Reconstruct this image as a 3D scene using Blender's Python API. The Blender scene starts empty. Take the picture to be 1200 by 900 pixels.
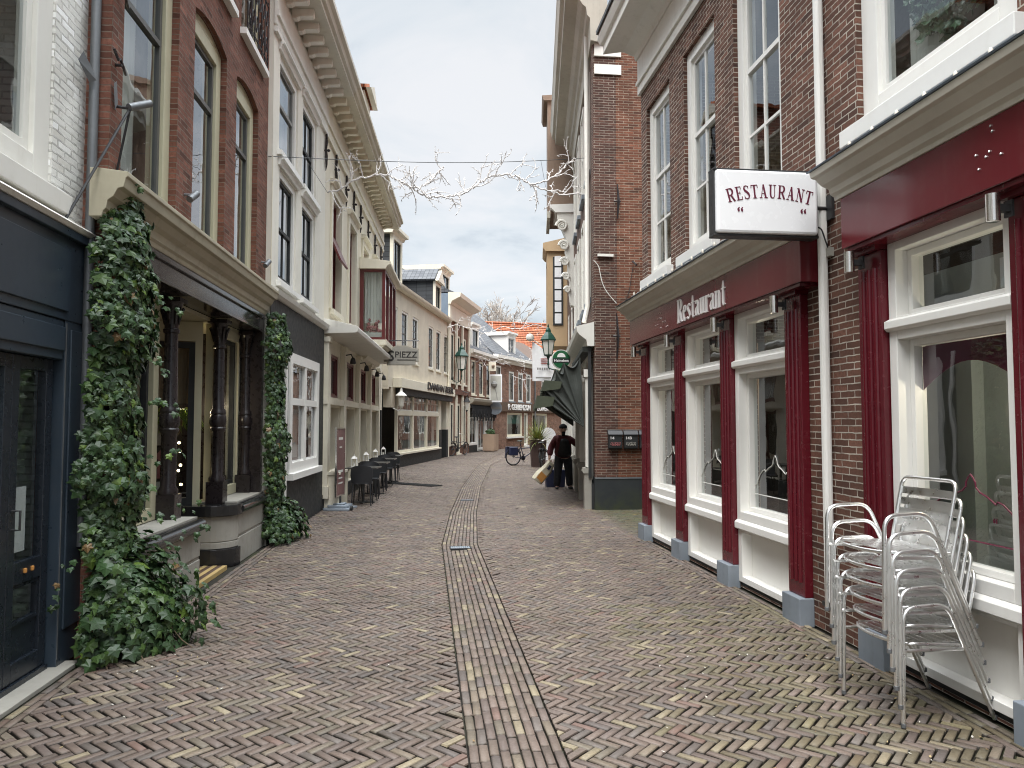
import bpy, bmesh, math, random
import numpy as np
from math import sin, cos, tan, atan, atan2, sqrt, pi, radians, hypot
from mathutils import Vector, Matrix
random.seed(7)
RNG = random.Random(11)
COL = bpy.context.scene.collection
SC = bpy.context.scene
F = 880.0; EYE = 1.7
YAW = atan(100 / F); PIT = atan(45 / F)

def ray(x, y):
    v = ((x - 600) / F, 1.0, (450 - y) / F)
    c, s = cos(PIT), sin(PIT)
    v = (v[0], v[1] * c - v[2] * s, v[1] * s + v[2] * c)
    c, s = cos(YAW), sin(YAW)
    return (v[0] * c + v[1] * s, -v[0] * s + v[1] * c, v[2])
def ground(x, y, z=0.0):
    r = ray(x, y); t = (z - EYE) / r[2]
    return Vector((r[0] * t, r[1] * t, z))
def atY(x, y, Y):
    r = ray(x, y); t = Y / r[1]
    return Vector((r[0] * t, Y, EYE + r[2] * t))

class Fac:
    """a facade line: s runs along the street, d is out towards the street, z up"""
    def __init__(f, P, Q, side):
        f.P = Vector(P); D = Vector(Q) - f.P; f.L = D.length; f.D = D / f.L
        f.side = side; f.sg = -1 if side == 'L' else 1
        f.n = Vector((-f.D.y, f.D.x)) * f.sg
        f.ang = atan2(f.D.y, f.D.x)
    def W(f, s, d, z=0):
        p = f.P + f.D * s + f.n * d
        return Vector((p.x, p.y, z))
    def px(f, x, y, d=0.0):
        r = ray(x, y); P = f.P + f.n * d
        t = P.dot(f.n) / (r[0] * f.n.x + r[1] * f.n.y)
        p = Vector((r[0] * t, r[1] * t))
        return (p - f.P).dot(f.D), EYE + r[2] * t
    def sx(f, x, d=0.0, y=495): return f.px(x, y, d)[0]

# ------------------------------------------------------------ tagging
def tag(o, label=None, cat=None, group=None, kind=None):
    if label: o['label'] = label
    if cat: o['category'] = cat
    if group: o['group'] = group
    if kind: o['kind'] = kind
    return o
def thing(name, label, cat, loc=(0, 0, 0), rz=0.0, group=None):
    o = bpy.data.objects.new(name, None); COL.objects.link(o)
    o.empty_display_size = 0.2
    o.location = loc; o.rotation_euler = (0, 0, rz)
    return tag(o, label, cat, group)
def fthing(name, label, cat, f, group=None):
    o = thing(name, label, cat, (f.P.x, f.P.y, 0), f.ang, group)
    return o
def copy_tree(o, parent=None):
    c = o.copy(); COL.objects.link(c)
    if parent: c.parent = parent
    for ch in list(o.children): copy_tree(ch, c)
    return c

# ------------------------------------------------------------ mesh builder
class MB:
    def __init__(m, f=None):
        m.v = []; m.f = []; m.c = []; m.sg = f.sg if f else 1; m.col = None
    def _a(m, vs, fs):
        b = len(m.v); m.v += [tuple(p) for p in vs]
        for q in fs:
            m.f.append([b + i for i in q]); m.c.append(m.col)
    def box(m, x0, x1, y0, y1, z0, z1):
        if x0 > x1: x0, x1 = x1, x0
        if y0 > y1: y0, y1 = y1, y0
        if z0 > z1: z0, z1 = z1, z0
        m._a([(x0, y0, z0), (x1, y0, z0), (x1, y1, z0), (x0, y1, z0), (x0, y0, z1), (x1, y0, z1), (x1, y1, z1), (x0, y1, z1)],
             [(3, 2, 1, 0), (4, 5, 6, 7), (0, 1, 5, 4), (1, 2, 6, 5), (2, 3, 7, 6), (3, 0, 4, 7)])
        return m
    def obox(m, c, ax, ay, az):
        """oriented box: centre and three half-axis vectors"""
        c, ax, ay, az = map(Vector, (c, ax, ay, az)); vs = []
        for k in (-1, 1):
            for (i, j) in ((-1, -1), (1, -1), (1, 1), (-1, 1)):
                vs.append(c + ax * i + ay * j + az * k)
        m._a(vs, [(3, 2, 1, 0), (4, 5, 6, 7), (0, 1, 5, 4), (1, 2, 6, 5), (2, 3, 7, 6), (3, 0, 4, 7)])
        return m
    def poly(m, pts): m._a(pts, [tuple(range(len(pts)))]); return m
    def prof(m, x0, x1, pr, mit0=0, mit1=0):
        """(y,z) profile polygon swept along x; mit = mitre amount: x shifts with y at that end"""
        n = len(pr)
        y0 = min(p[0] for p in pr)
        a = [(x0 - mit0 * (p[0] - y0), p[0], p[1]) for p in pr]; b = [(x1 + mit1 * (p[0] - y0), p[0], p[1]) for p in pr]
        fs = [(i, (i + 1) % n, n + (i + 1) % n, n + i) for i in range(n)]
        fs += [tuple(range(n - 1, -1, -1)), tuple(range(n, 2 * n))]
        m._a(a + b, fs); return m
    def slab(m, pts, off):
        """polygon extruded by the offset vector"""
        n = len(pts); off = Vector(off)
        a = [Vector(p) for p in pts]; b = [p + off for p in a]
        fs = [(i, (i + 1) % n, n + (i + 1) % n, n + i) for i in range(n)]
        fs += [tuple(range(n - 1, -1, -1)), tuple(range(n, 2 * n))]
        m._a(a + b, fs); return m
    def tube(m, pts, r, n=8, closed=False):
        pts = [Vector(p) for p in pts]; N = len(pts)
        rs = r if isinstance(r, (list, tuple)) else [r] * N
        T = []
        for i in range(N):
            a = pts[(i - 1) % N] if (closed or i > 0) else pts[i]
            b = pts[(i + 1) % N] if (closed or i < N - 1) else pts[i]
            t = (b - a); T.append(t.normalized() if t.length > 1e-9 else Vector((0, 0, 1)))
        up = Vector((0, 0, 1)) if abs(T[0].z) < 0.9 else Vector((1, 0, 0))
        nrm = T[0].cross(up).normalized(); vs = []
        for i in range(N):
            nrm = (nrm - T[i] * nrm.dot(T[i]))
            nrm = nrm.normalized() if nrm.length > 1e-6 else T[i].orthogonal().normalized()
            bi = T[i].cross(nrm)
            for k in range(n):
                a = 2 * pi * k / n
                vs.append(pts[i] + (nrm * cos(a) + bi * sin(a)) * rs[i])
        fs = []
        for i in range(N if closed else N - 1):
            j = (i + 1) % N
            for k in range(n):
                fs.append((i * n + k, i * n + (k + 1) % n, j * n + (k + 1) % n, j * n + k))
        if not closed:
            fs.append(tuple(range(n - 1, -1, -1))); fs.append(tuple((N - 1) * n + k for k in range(n)))
        m._a(vs, fs); return m
    def lathe(m, cx, cy, pr, n=16, sq=None):
        """(r,z) profile turned about a vertical axis"""
        vs = []
        for (r, z) in pr:
            for k in range(n):
                a = 2 * pi * (k + .5) / n
                vs.append((cx + r * cos(a), cy + r * sin(a), z))
        fs = []
        for i in range(len(pr) - 1):
            for k in range(n):
                fs.append((i * n + k, i * n + (k + 1) % n, (i + 1) * n + (k + 1) % n, (i + 1) * n + k))
        fs.append(tuple(range(n - 1, -1, -1))); fs.append(tuple((len(pr) - 1) * n + k for k in range(n)))
        m._a(vs, fs); return m
    def ring(m, s0, s1, z0, z1, w, d0, d1, wb=None, wt=None):
        """a rectangular frame of four butted pieces"""
        wb = w if wb is None else wb; wt = w if wt is None else wt
        m.box(s0, s0 + w, d0, d1, z0, z1); m.box(s1 - w, s1, d0, d1, z0, z1)
        m.box(s0 + w, s1 - w, d0, d1, z0, z0 + wb); m.box(s0 + w, s1 - w, d0, d1, z1 - wt, z1)
        return m
    def grid(m, s0, s1, z0, z1, ops, d=0.0, rev=0.2):
        """a wall sheet with openings (s0,s1,z0,z1[,arch rise]) and their reveals"""
        S = sorted(set([s0, s1] + [o[0] for o in ops] + [o[1] for o in ops]))
        Z = sorted(set([z0, z1] + [o[2] for o in ops] + [o[3] for o in ops]))
        S = [s for s in S if s0 - 1e-6 <= s <= s1 + 1e-6]; Z = [z for z in Z if z0 - 1e-6 <= z <= z1 + 1e-6]
        for i in range(len(S) - 1):
            for j in range(len(Z) - 1):
                a, b = (S[i] + S[i + 1]) / 2, (Z[j] + Z[j + 1]) / 2
                if any(o[0] < a < o[1] and o[2] < b < o[3] for o in ops): continue
                m.poly([(S[i], d, Z[j]), (S[i + 1], d, Z[j]), (S[i + 1], d, Z[j + 1]), (S[i], d, Z[j + 1])])
        for o in ops:
            a, b, c, e = o[:4]; q = d - rev
            m.poly([(a, d, c), (a, q, c), (a, q, e), (a, d, e)]); m.poly([(b, d, c), (b, d, e), (b, q, e), (b, q, c)])
            m.poly([(a, d, c), (b, d, c), (b, q, c), (a, q, c)])
            if len(o) > 4 and o[4] > 0:
                r = o[4]; w = (b - a) / 2; R = (w * w + r * r) / (2 * r); cz = e - R; N = 10; ar = []
                for k in range(N + 1):
                    x = a + (b - a) * k / N
                    ar.append((x, cz + sqrt(max(0, R * R - (x - (a + b) / 2) ** 2))))
                for k in range(N):
                    (x0, y0), (x1, y1) = ar[k], ar[k + 1]
                    m.poly([(x0, d, y0), (x1, d, y1), (x1, d, e + .0005), (x0, d, e + .0005)])
                    m.poly([(x0, d, y0), (x0, q, y0), (x1, q, y1), (x1, d, y1)])
            else:
                m.poly([(a, d, e), (a, q, e), (b, q, e), (b, d, e)])
        return m
    def build(m, name, mat, parent=None, smooth=False, bevel=0, loc=None, attr=False):
        vs = np.array(m.v, dtype=float) if m.v else np.zeros((0, 3))
        uvs = []
        for fc in m.f:
            p = vs[fc]
            n = np.zeros(3)
            for i in range(len(fc)):
                a, b = p[i], p[(i + 1) % len(fc)]
                n += (np.cross(a, b))
            k = int(np.argmax(np.abs(n)))
            if k == 1: uv = p[:, (0, 2)]
            elif k == 0: uv = p[:, (1, 2)]
            else: uv = p[:, (0, 1)]
            uvs.append(uv)
        if m.sg < 0: vs[:, 1] *= -1
        me = bpy.data.meshes.new(name)
        fs = [fc[::-1] for fc in m.f] if m.sg < 0 else m.f
        me.from_pydata([tuple(p) for p in vs], [], fs)
        uvl = me.uv_layers.new(name='UVMap')
        flat = []
        for uv in uvs:
            u = uv[::-1] if m.sg < 0 else uv
            flat.append(u.ravel())
        if flat: uvl.data.foreach_set('uv', np.concatenate(flat))
        if attr:
            at = me.attributes.new('tint', 'FLOAT_COLOR', 'FACE')
            at.data.foreach_set('color', np.array([(*(c or (1, 1, 1)), 1) for c in m.c], dtype=np.float32).ravel())
        bm = bmesh.new(); bm.from_mesh(me)
        if not attr: bmesh.ops.recalc_face_normals(bm, faces=bm.faces)
        bm.to_mesh(me); bm.free()
        if smooth:
            me.polygons.foreach_set('use_smooth', [True] * len(me.polygons))
            try: me.set_sharp_from_angle(angle=radians(42))
            except Exception: pass
        if mat: me.materials.append(mat)
        o = bpy.data.objects.new(name, me); COL.objects.link(o)
        if parent: o.parent = parent
        if loc is not None: o.location = loc
        if bevel:
            b = o.modifiers.new('bevel', 'BEVEL'); b.width = bevel; b.segments = 2; b.limit_method = 'ANGLE'; b.angle_limit = radians(40)
        return o

def fillet(pts, r, n=5):
    """round the inner corners of a polyline"""
    pts = [Vector(p) for p in pts]; out = [pts[0]]
    for i in range(1, len(pts) - 1):
        a, b, c = pts[i - 1], pts[i], pts[i + 1]
        u, v = (a - b), (c - b); k = min(r, u.length * .48, v.length * .48)
        p0 = b + u.normalized() * k; p1 = b + v.normalized() * k
        for j in range(n + 1):
            t = j / n
            out.append(p0 * (1 - t) ** 2 + b * 2 * t * (1 - t) + p1 * t * t)
    out.append(pts[-1]); return out
def lerp(a, b, t): return a + (b - a) * t

def text_obj(name, body, mat, parent, width, height, place, extrude=.01, bold=0.0, spacing=1.0):
    """lettering: built-in font, scaled to width x height; place(u,v,w) -> local point"""
    cu = bpy.data.curves.new(name, 'FONT'); cu.body = body; cu.size = 1; cu.extrude = .5; cu.offset = bold; cu.space_character = spacing
    cu.resolution_u = 3
    t = bpy.data.objects.new(name, cu); COL.objects.link(t)
    dg = bpy.context.evaluated_depsgraph_get()
    me = bpy.data.meshes.new_from_object(t.evaluated_get(dg))
    bpy.data.objects.remove(t); bpy.data.curves.remove(cu)
    xs = [v.co.x for v in me.vertices]; ys = [v.co.y for v in me.vertices]
    x0, x1, y0, y1 = min(xs), max(xs), min(ys), max(ys)
    for v in me.vertices:
        v.co = place((v.co.x - x0) / (x1 - x0) * width, (v.co.y - y0) / (y1 - y0) * height, (v.co.z + .5) * extrude)
    bm = bmesh.new(); bm.from_mesh(me); bmesh.ops.recalc_face_normals(bm, faces=bm.faces); bm.to_mesh(me); bm.free()
    me.name = name; me.materials.clear(); me.materials.append(mat)
    o = bpy.data.objects.new(name, me); COL.objects.link(o); o.parent = parent
    return o

# stroke lettering: every stroke is a list of (x, y, width)
def serif(x, w, y): return [(x - w, y, .055), (x + w, y, .055)]
def arc(cx, cy, rx, ry, a0, a1, w0, w1, n=9):
    out = []
    for i in range(n + 1):
        t = i / n; a = radians(a0 + (a1 - a0) * t)
        out.append((cx + rx * cos(a), cy + ry * sin(a), lerp(w0, w1, sin(pi * t))))
    return out
CAPS = {
 'R': (.78, [[(.18, 0, .17), (.18, 1, .17)], serif(.18, .19, .03), [(.02, .97, .055), (.42, .97, .055)], arc(.40, .735, .24, .235, 90, -90, .06, .17), [(.18, .5, .055), (.42, .5, .055)], [(.40, .5, .15), (.66, .04, .16), (.76, .03, .05)]]),
 'E': (.66, [[(.18, 0, .17), (.18, 1, .17)], [(.02, .97, .055), (.58, .97, .055)], [(.02, .03, .055), (.60, .03, .055)], [(.2, .52, .05), (.44, .52, .05)], [(.56, .99, .04), (.56, .78, .06)], [(.59, .01, .04), (.59, .24, .06)], [(.44, .62, .05), (.44, .42, .05)]]),
 'S': (.62, [[(.52, .74, .05), (.52, .96, .05)], [(.52, .80, .05), (.44, .95, .06), (.30, .985, .07), (.14, .93, .12), (.09, .78, .16), (.16, .64, .18), (.34, .52, .19), (.50, .38, .18), (.54, .23, .15), (.47, .07, .10), (.31, .015, .07), (.17, .05, .06), (.08, .2, .05)], [(.08, .28, .05), (.08, .03, .05)]]),
 'T': (.72, [[(.36, 0, .17), (.36, 1, .17)], serif(.36, .19, .03), [(.03, .97, .06), (.69, .97, .06)], [(.05, .99, .04), (.03, .76, .07)], [(.67, .99, .04), (.69, .76, .07)]]),
 'A': (.80, [[(.14, .03, .06), (.40, 1, .06)], [(.62, .03, .18), (.40, 1, .16)], [(.24, .34, .05), (.52, .34, .05)], serif(.13, .13, .03), serif(.64, .17, .03)]),
 'U': (.78, [[(.18, 1, .17), (.18, .3, .17), (.22, .12, .15), (.32, .03, .1), (.44, .02, .07), (.55, .09, .06), (.60, .25, .06), (.60, 1, .06)], serif(.18, .17, .97), serif(.60, .14, .97)]),
 'N': (.82, [[(.16, 0, .06), (.16, 1, .06)], [(.14, 1, .16), (.66, .02, .17)], [(.66, 0, .06), (.66, 1, .06)], serif(.16, .14, .03), serif(.66, .14, .97), [(.02, .97, .055), (.2, .97, .055)]]),
}
LOWER = {
 'R': (.50, [[(.13, 0, .17), (.13, 1, .17)], [(.02, .02, .05), (.25, .02, .05)], [(.03, .975, .06), (.28, .975, .06)], arc(.26, .74, .15, .235, 90, -90, .07, .16), [(.28, .5, .14), (.40, .06, .15), (.50, .02, .05)]]),
 'e': (.36, [[(.10, .36, .06), (.28, .42, .06)], [(.28, .42, .08), (.28, .56, .11), (.22, .64, .08), (.13, .62, .1), (.09, .48, .15), (.09, .2, .15), (.14, .04, .1), (.22, .02, .08), (.31, .12, .06)]]),
 's': (.34, [[(.28, .54, .07), (.23, .63, .07), (.14, .62, .09), (.09, .52, .13), (.13, .40, .15), (.22, .28, .15), (.26, .16, .13), (.21, .05, .09), (.12, .03, .07), (.05, .13, .06)]]),
 't': (.30, [[(.15, .92, .05), (.15, .70, .13), (.15, .14, .15), (.19, .03, .10), (.28, .06, .05)], [(.04, .64, .06), (.28, .64, .06)]]),
 'a': (.38, [[(.08, .52, .1), (.14, .63, .07), (.23, .62, .1), (.27, .5, .15), (.27, .1, .15), (.36, .02, .06)], [(.26, .40, .05), (.13, .32, .09), (.09, .2, .14), (.12, .06, .1), (.2, .04, .06), (.27, .14, .05)]]),
 'u': (.42, [[(.11, .66, .15), (.11, .14, .15), (.15, .03, .09), (.22, .04, .06), (.31, .15, .05)], [(.31, .66, .15), (.31, .06, .15), (.40, .02, .05)], [(.02, .64, .05), (.12, .64, .05)], [(.22, .64, .05), (.32, .64, .05)]]),
 'r': (.32, [[(.11, .66, .15), (.11, 0, .15)], [(.03, .02, .05), (.21, .02, .05)], [(.02, .64, .05), (.12, .64, .05)], [(.12, .46, .05), (.19, .6, .08), (.27, .64, .1), (.29, .54, .12)]]),
 'n': (.42, [[(.11, .66, .15), (.11, 0, .15)], [(.12, .5, .05), (.2, .62, .06), (.28, .62, .1), (.32, .5, .15), (.32, 0, .15)], [(.02, .64, .05), (.12, .64, .05)]]),
}
def strokes(mb, lst, place, th, k0=0.0):
    """ribbons with thickness for a list of strokes; place(x,y,w)->point"""
    for q, st in enumerate(lst):
        L = []; R = []
        for i, (x, y, w) in enumerate(st):
            a = st[max(0, i - 1)]; b = st[min(len(st) - 1, i + 1)]
            dx, dy = b[0] - a[0], b[1] - a[1]; l = hypot(dx, dy) or 1
            nx, ny = -dy / l, dx / l
            L.append((x + nx * w / 2, y + ny * w / 2)); R.append((x - nx * w / 2, y - ny * w / 2))
        t = th + (q + 1) * .00025 + k0; n = len(st); vs = []
        for p in L: vs.append(place(p[0], p[1], t))
        for p in R: vs.append(place(p[0], p[1], t))
        for p in L: vs.append(place(p[0], p[1], 0))
        for p in R: vs.append(place(p[0], p[1], 0))
        fs = []
        for i in range(n - 1):
            fs += [(i, i + 1, n + i + 1, n + i), (2 * n + i, 3 * n + i, 3 * n + i + 1, 2 * n + i + 1), (i, 2 * n + i, 2 * n + i + 1, i + 1), (n + i, n + i + 1, 3 * n + i + 1, 3 * n + i)]
        fs += [(0, n, 3 * n, 2 * n), (n - 1, 3 * n - 1, 4 * n - 1, 2 * n - 1)]
        mb._a(vs, fs)
# ------------------------------------------------------------ materials
class NT:
    def __init__(s, name):
        s.m = bpy.data.materials.new(name); s.m.use_nodes = True
        s.t = s.m.node_tree; s.t.nodes.clear()
        s.out = s.t.nodes.new('ShaderNodeOutputMaterial')
    def n(s, ty, **kw):
        nd = s.t.nodes.new(ty)
        for k, v in kw.items():
            if k in nd.inputs: nd.inputs[k].default_value = v
            else: setattr(nd, k, v)
        return nd
    def l(s, a, b): s.t.links.new(a, b)
    def uv(s): return s.n('ShaderNodeTexCoord').outputs['UV']
    def obj(s): return s.n('ShaderNodeTexCoord').outputs['Object']
    def pos(s): return s.n('ShaderNodeNewGeometry').outputs['Position']
    def noise(s, vec, scale, detail=4, rough=.55):
        nd = s.n('ShaderNodeTexNoise', Scale=scale, Detail=detail, Roughness=rough); s.l(vec, nd.inputs['Vector']); return nd.outputs['Fac']
    def ramp(s, fac, stops):
        nd = s.n('ShaderNodeValToRGB'); el = nd.color_ramp.elements
        while len(el) < len(stops): el.new(.5)
        for e, (p, c) in zip(el, stops):
            e.position = p; e.color = (*c, 1) if len(c) == 3 else c
        s.l(fac, nd.inputs[0]); return nd.outputs['Color']
    def fr(s, fac, a, b, c=0.0, d=1.0):
        nd = s.n('ShaderNodeMapRange'); nd.inputs[1].default_value = a; nd.inputs[2].default_value = b; nd.inputs[3].default_value = c; nd.inputs[4].default_value = d
        s.l(fac, nd.inputs[0]); return nd.outputs[0]
    def mix(s, fac, a, b, mode='MIX'):
        nd = s.n('ShaderNodeMix', data_type='RGBA', blend_type=mode)
        for sock, v in ((nd.inputs[0], fac), (nd.inputs[6], a), (nd.inputs[7], b)):
            if isinstance(v, (int, float)): sock.default_value = v
            elif isinstance(v, tuple): sock.default_value = (*v, 1)
            else: s.l(v, sock)
        return nd.outputs[2]
    def math(s, op, a, b=None):
        nd = s.n('ShaderNodeMath', operation=op)
        for sock, v in ((nd.inputs[0], a), (nd.inputs[1], b)):
            if v is None: continue
            if isinstance(v, (int, float)): sock.default_value = v
            else: s.l(v, sock)
        return nd.outputs[0]
    def bump(s, h, strength=.3, dist=.01):
        nd = s.n('ShaderNodeBump'); nd.inputs['Strength'].default_value = strength; nd.inputs['Distance'].default_value = dist
        s.l(h, nd.inputs['Height']); return nd.outputs[0]
    def pbr(s, col, rough=.6, metal=0.0, nrm=None, spec=.5):
        p = s.n('ShaderNodeBsdfPrincipled')
        for sock, v in ((p.inputs['Base Color'], col), (p.inputs['Roughness'], rough), (p.inputs['Metallic'], metal)):
            if isinstance(v, tuple): sock.default_value = (*v, 1)
            elif isinstance(v, (int, float)): sock.default_value = v
            else: s.l(v, sock)
        p.inputs['Specular IOR Level'].default_value = spec
        if nrm: s.l(nrm, p.inputs['Normal'])
        s.l(p.outputs[0], s.out.inputs[0]); return s.m

def srgb(r, g, b):
    f = lambda c: (c / 255 / 12.92) if c / 255 <= .04045 else ((c / 255 + .055) / 1.055) ** 2.4
    return (f(r), f(g), f(b))

def paint(name, c, rough=.45, var=.12, dirt=.25, dirtc=(.22, .19, .15), bumpy=.05, scale=1.0, spec=.5):
    t = NT(name); p = t.pos()
    a = t.noise(p, 1.3 * scale, 5); b = t.noise(p, 14 * scale, 4)
    mp = t.n('ShaderNodeMapping'); mp.inputs['Scale'].default_value = (9, 9, .7); t.l(p, mp.inputs[0])
    st = t.noise(mp.outputs[0], 1.0 * scale, 3)
    base = t.mix(t.fr(a, .3, .75), tuple(x * (1 - var) for x in c), tuple(min(1, x * (1 + var * .5)) for x in c))
    dm = t.math('MULTIPLY', t.fr(st, .5, .8), t.fr(b, .35, .7))
    dm = t.math('MULTIPLY', dm, dirt)
    col = t.mix(dm, base, dirtc)
    return t.pbr(col, t.fr(b, .3, .7, rough * .85, min(1, rough * 1.2)), 0, t.bump(b, bumpy, .004), spec)

def brick(name, c1, c2, mortar, bw=.21, bh=.058, ms=.008, stain=.35, bumpd=.006, varc=None, msm=.25, grain=.55):
    t = NT(name); uv = t.uv(); p = t.pos()
    nz = t.n('ShaderNodeTexNoise', Scale=16.0, Detail=3.0); t.l(uv, nz.inputs['Vector'])
    wob = t.n('ShaderNodeVectorMath', operation='SCALE'); wob.inputs['Scale'].default_value = .013
    cen = t.n('ShaderNodeVectorMath', operation='SUBTRACT'); t.l(nz.outputs['Color'], cen.inputs[0]); cen.inputs[1].default_value = (.5, .5, .5)
    t.l(cen.outputs[0], wob.inputs[0])
    add = t.n('ShaderNodeVectorMath', operation='ADD'); t.l(uv, add.inputs[0]); t.l(wob.outputs[0], add.inputs[1])
    b = t.n('ShaderNodeTexBrick', Scale=1.0); b.offset = .5; b.squash = 1
    b.inputs['Brick Width'].default_value = bw; b.inputs['Row Height'].default_value = bh
    b.inputs['Mortar Size'].default_value = ms; b.inputs['Mortar Smooth'].default_value = msm; b.inputs['Bias'].default_value = 0
    b.inputs['Color1'].default_value = (0, 0, 0, 1); b.inputs['Color2'].default_value = (1, 1, 1, 1); b.inputs['Mortar'].default_value = (.5, .5, .5, 1)
    t.l(add.outputs[0], b.inputs['Vector'])
    sep = b.outputs['Color']; fac = b.outputs['Fac']
    mid = tuple((x + y) / 2 for x, y in zip(c1, c2))
    vc = varc or tuple(x * .45 for x in c1)
    col = t.ramp(sep, [(0, vc), (.16, c1), (.55, mid), (.85, c2), (1, tuple(min(1, x * 1.35) for x in c2))])
    big = t.noise(p, .55, 5); fine = t.noise(p, 40, 3); med = t.noise(p, 3.1, 4)
    col = t.mix(t.fr(big, .35, .72, 0, stain), col, tuple(x * .55 for x in c1))
    col = t.mix(t.fr(fine, .38, .68, 0, grain), col, tuple(x * .5 for x in mid))
    col = t.mix(t.fr(med, .50, .72, 0, .35), col, tuple(min(1, x * 1.35) for x in mid))
    mo = t.mix(t.fr(med, .35, .65), tuple(x * .55 for x in mortar), mortar)
    fac = t.math('MULTIPLY', fac, t.fr(t.noise(p, 9, 4), .30, .52, .35, 1.0))
    col = t.mix(fac, col, mo)
    h = t.math('SUBTRACT', t.math('MULTIPLY', fine, .25), fac)
    return t.pbr(col, .85, 0, t.bump(h, .9, bumpd), .25)

def glass(name, tint=(.82, .86, .86), ior=1.5, wav=.02, rough=.0):
    t = NT(name); tr = t.n('ShaderNodeBsdfTransparent'); tr.inputs[0].default_value = (*tint, 1)
    gl = t.n('ShaderNodeBsdfGlossy'); gl.inputs['Roughness'].default_value = rough; gl.inputs['Color'].default_value = (.95, .97, 1, 1)
    nz = t.noise(t.pos(), 1.7, 2); bp = t.bump(nz, wav, .15)
    t.l(bp, gl.inputs['Normal'])
    ge = t.n('ShaderNodeNewGeometry'); dt = t.n('ShaderNodeVectorMath', operation='DOT_PRODUCT'); t.l(ge.outputs['Normal'], dt.inputs[0]); t.l(ge.outputs['Incoming'], dt.inputs[1])
    c_ = t.math('SUBTRACT', 1.0, t.math('ABSOLUTE', dt.outputs['Value']))
    f0 = ((ior - 1) / (ior + 1)) ** 2
    F1 = t.math('ADD', t.math('MULTIPLY', t.math('POWER', c_, 5.0), 1 - f0), f0)
    F2 = t.math('DIVIDE', t.math('MULTIPLY', F1, 2.0), t.math('ADD', F1, 1.0))   # both surfaces of the pane
    mx = t.n('ShaderNodeMixShader'); t.l(F2, mx.inputs[0]); t.l(tr.outputs[0], mx.inputs[1]); t.l(gl.outputs[0], mx.inputs[2])
    t.l(mx.outputs[0], t.out.inputs[0]); return t.m

def metal(name, c, rough=.3, var=.3, met=1.0):
    t = NT(name); p = t.pos(); a = t.noise(p, 25, 4); b = t.noise(p, 3, 4)
    col = t.mix(t.fr(b, .35, .7, 0, var), c, tuple(x * .55 for x in c))
    return t.pbr(col, t.fr(a, .3, .7, rough * .8, rough * 1.25), met)

def tinted(name, mul=1.0, rough=.7, fine=60, amt=.35, spec=.4, bumps=.25, moss=None, stain=0.0):
    """colour comes from the mesh's own per-piece tint"""
    t = NT(name); at = t.n('ShaderNodeAttribute'); at.attribute_name = 'tint'
    p = t.pos(); a = t.noise(p, fine, 4); b = t.noise(p, 2.2, 4); big = t.noise(p, .9, 6, .65)
    src = t.mix(t.fr(big, .42, .68, 0, stain), at.outputs['Color'], t.mix(1.0, at.outputs['Color'], (.58, .55, .50), 'MULTIPLY'))
    col = t.mix(t.fr(a, .3, .7, 0, amt), src, t.mix(1.0, at.outputs['Color'], (.5, .48, .45), 'MULTIPLY'))
    if moss: col = t.mix(t.math('MULTIPLY', t.fr(b, .5, .72, 0, .55), t.fr(a, .4, .6)), col, moss)
    return t.pbr(col, rough, 0, t.bump(a, bumps, .004), spec)

def emit(name, c, s):
    t = NT(name); e = t.n('ShaderNodeEmission'); e.inputs[0].default_value = (*c, 1); e.inputs[1].default_value = s
    t.l(e.outputs[0], t.out.inputs[0]); return t.m

def tiles(name, c1, c2, bw=.24, bh=.3):
    t = NT(name); uv = t.uv(); p = t.pos()
    b = t.n('ShaderNodeTexBrick', Scale=1.0); b.offset = 0
    b.inputs['Brick Width'].default_value = bw; b.inputs['Row Height'].default_value = bh; b.inputs['Mortar Size'].default_value = .012
    b.inputs['Color1'].default_value = (*c1, 1); b.inputs['Color2'].default_value = (*c2, 1); b.inputs['Mortar'].default_value = (*tuple(x * .3 for x in c1), 1)
    t.l(uv, b.inputs['Vector'])
    n = t.noise(p, 2.0, 5); col = t.mix(t.fr(n, .45, .75, 0, .5), b.outputs['Color'], tuple(x * .5 for x in c1))
    return t.pbr(col, .7, 0, t.bump(b.outputs['Fac'], -.8, .02), .3)

M = {}
M['brick_red'] = brick('red_brick', (.150, .062, .043), (.225, .095, .066), (.22, .17, .135), bw=.20, bh=.052, ms=.0055)
M['brick_dark'] = brick('brown_brick', (.100, .050, .037), (.180, .086, .061), (.52, .47, .40), bw=.20, bh=.054, ms=.0056, varc=(.06, .034, .028))
M['brick_side'] = brick('side_brick', (.078, .039, .031), (.150, .070, .052), (.33, .28, .23), bw=.2, bh=.052, ms=.0065, varc=(.05, .03, .026), stain=.75)
M['brick_orange'] = brick('orange_brick', (.145, .056, .035), (.245, .098, .060), (.36, .29, .22), bw=.2, bh=.052, ms=.0065, stain=.7, varc=(.06, .03, .022))
M['brick_far'] = brick('far_brick', (.19, .09, .062), (.29, .145, .1), (.33, .27, .22), bw=.22, bh=.065, ms=.008)
M['brick_white'] = brick('whitewashed_brick', (.73, .72, .68), (.79, .78, .74), (.70, .68, .64), bw=.2, bh=.055, ms=.008, stain=.06, bumpd=.016, varc=(.68, .66, .61), grain=.10)
M['cream'] = paint('cream_stucco', (.72, .665, .545), .75, .1, .3, (.30, .25, .18), .12)
M['cream_grey'] = paint('pale_stucco', (.75, .72, .64), .75, .1, .32, (.32, .28, .21), .12)
M['beige'] = paint('beige_render', (.60, .54, .435), .85, .14, .35, (.30, .25, .19), .2)
M['cream_trim'] = paint('cream_trim_paint', (.75, .705, .58), .5, .08, .3, (.30, .25, .17))
M['olive'] = paint('olive_cream_paint', (.52, .49, .345), .45, .1, .25, (.25, .22, .14))
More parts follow.
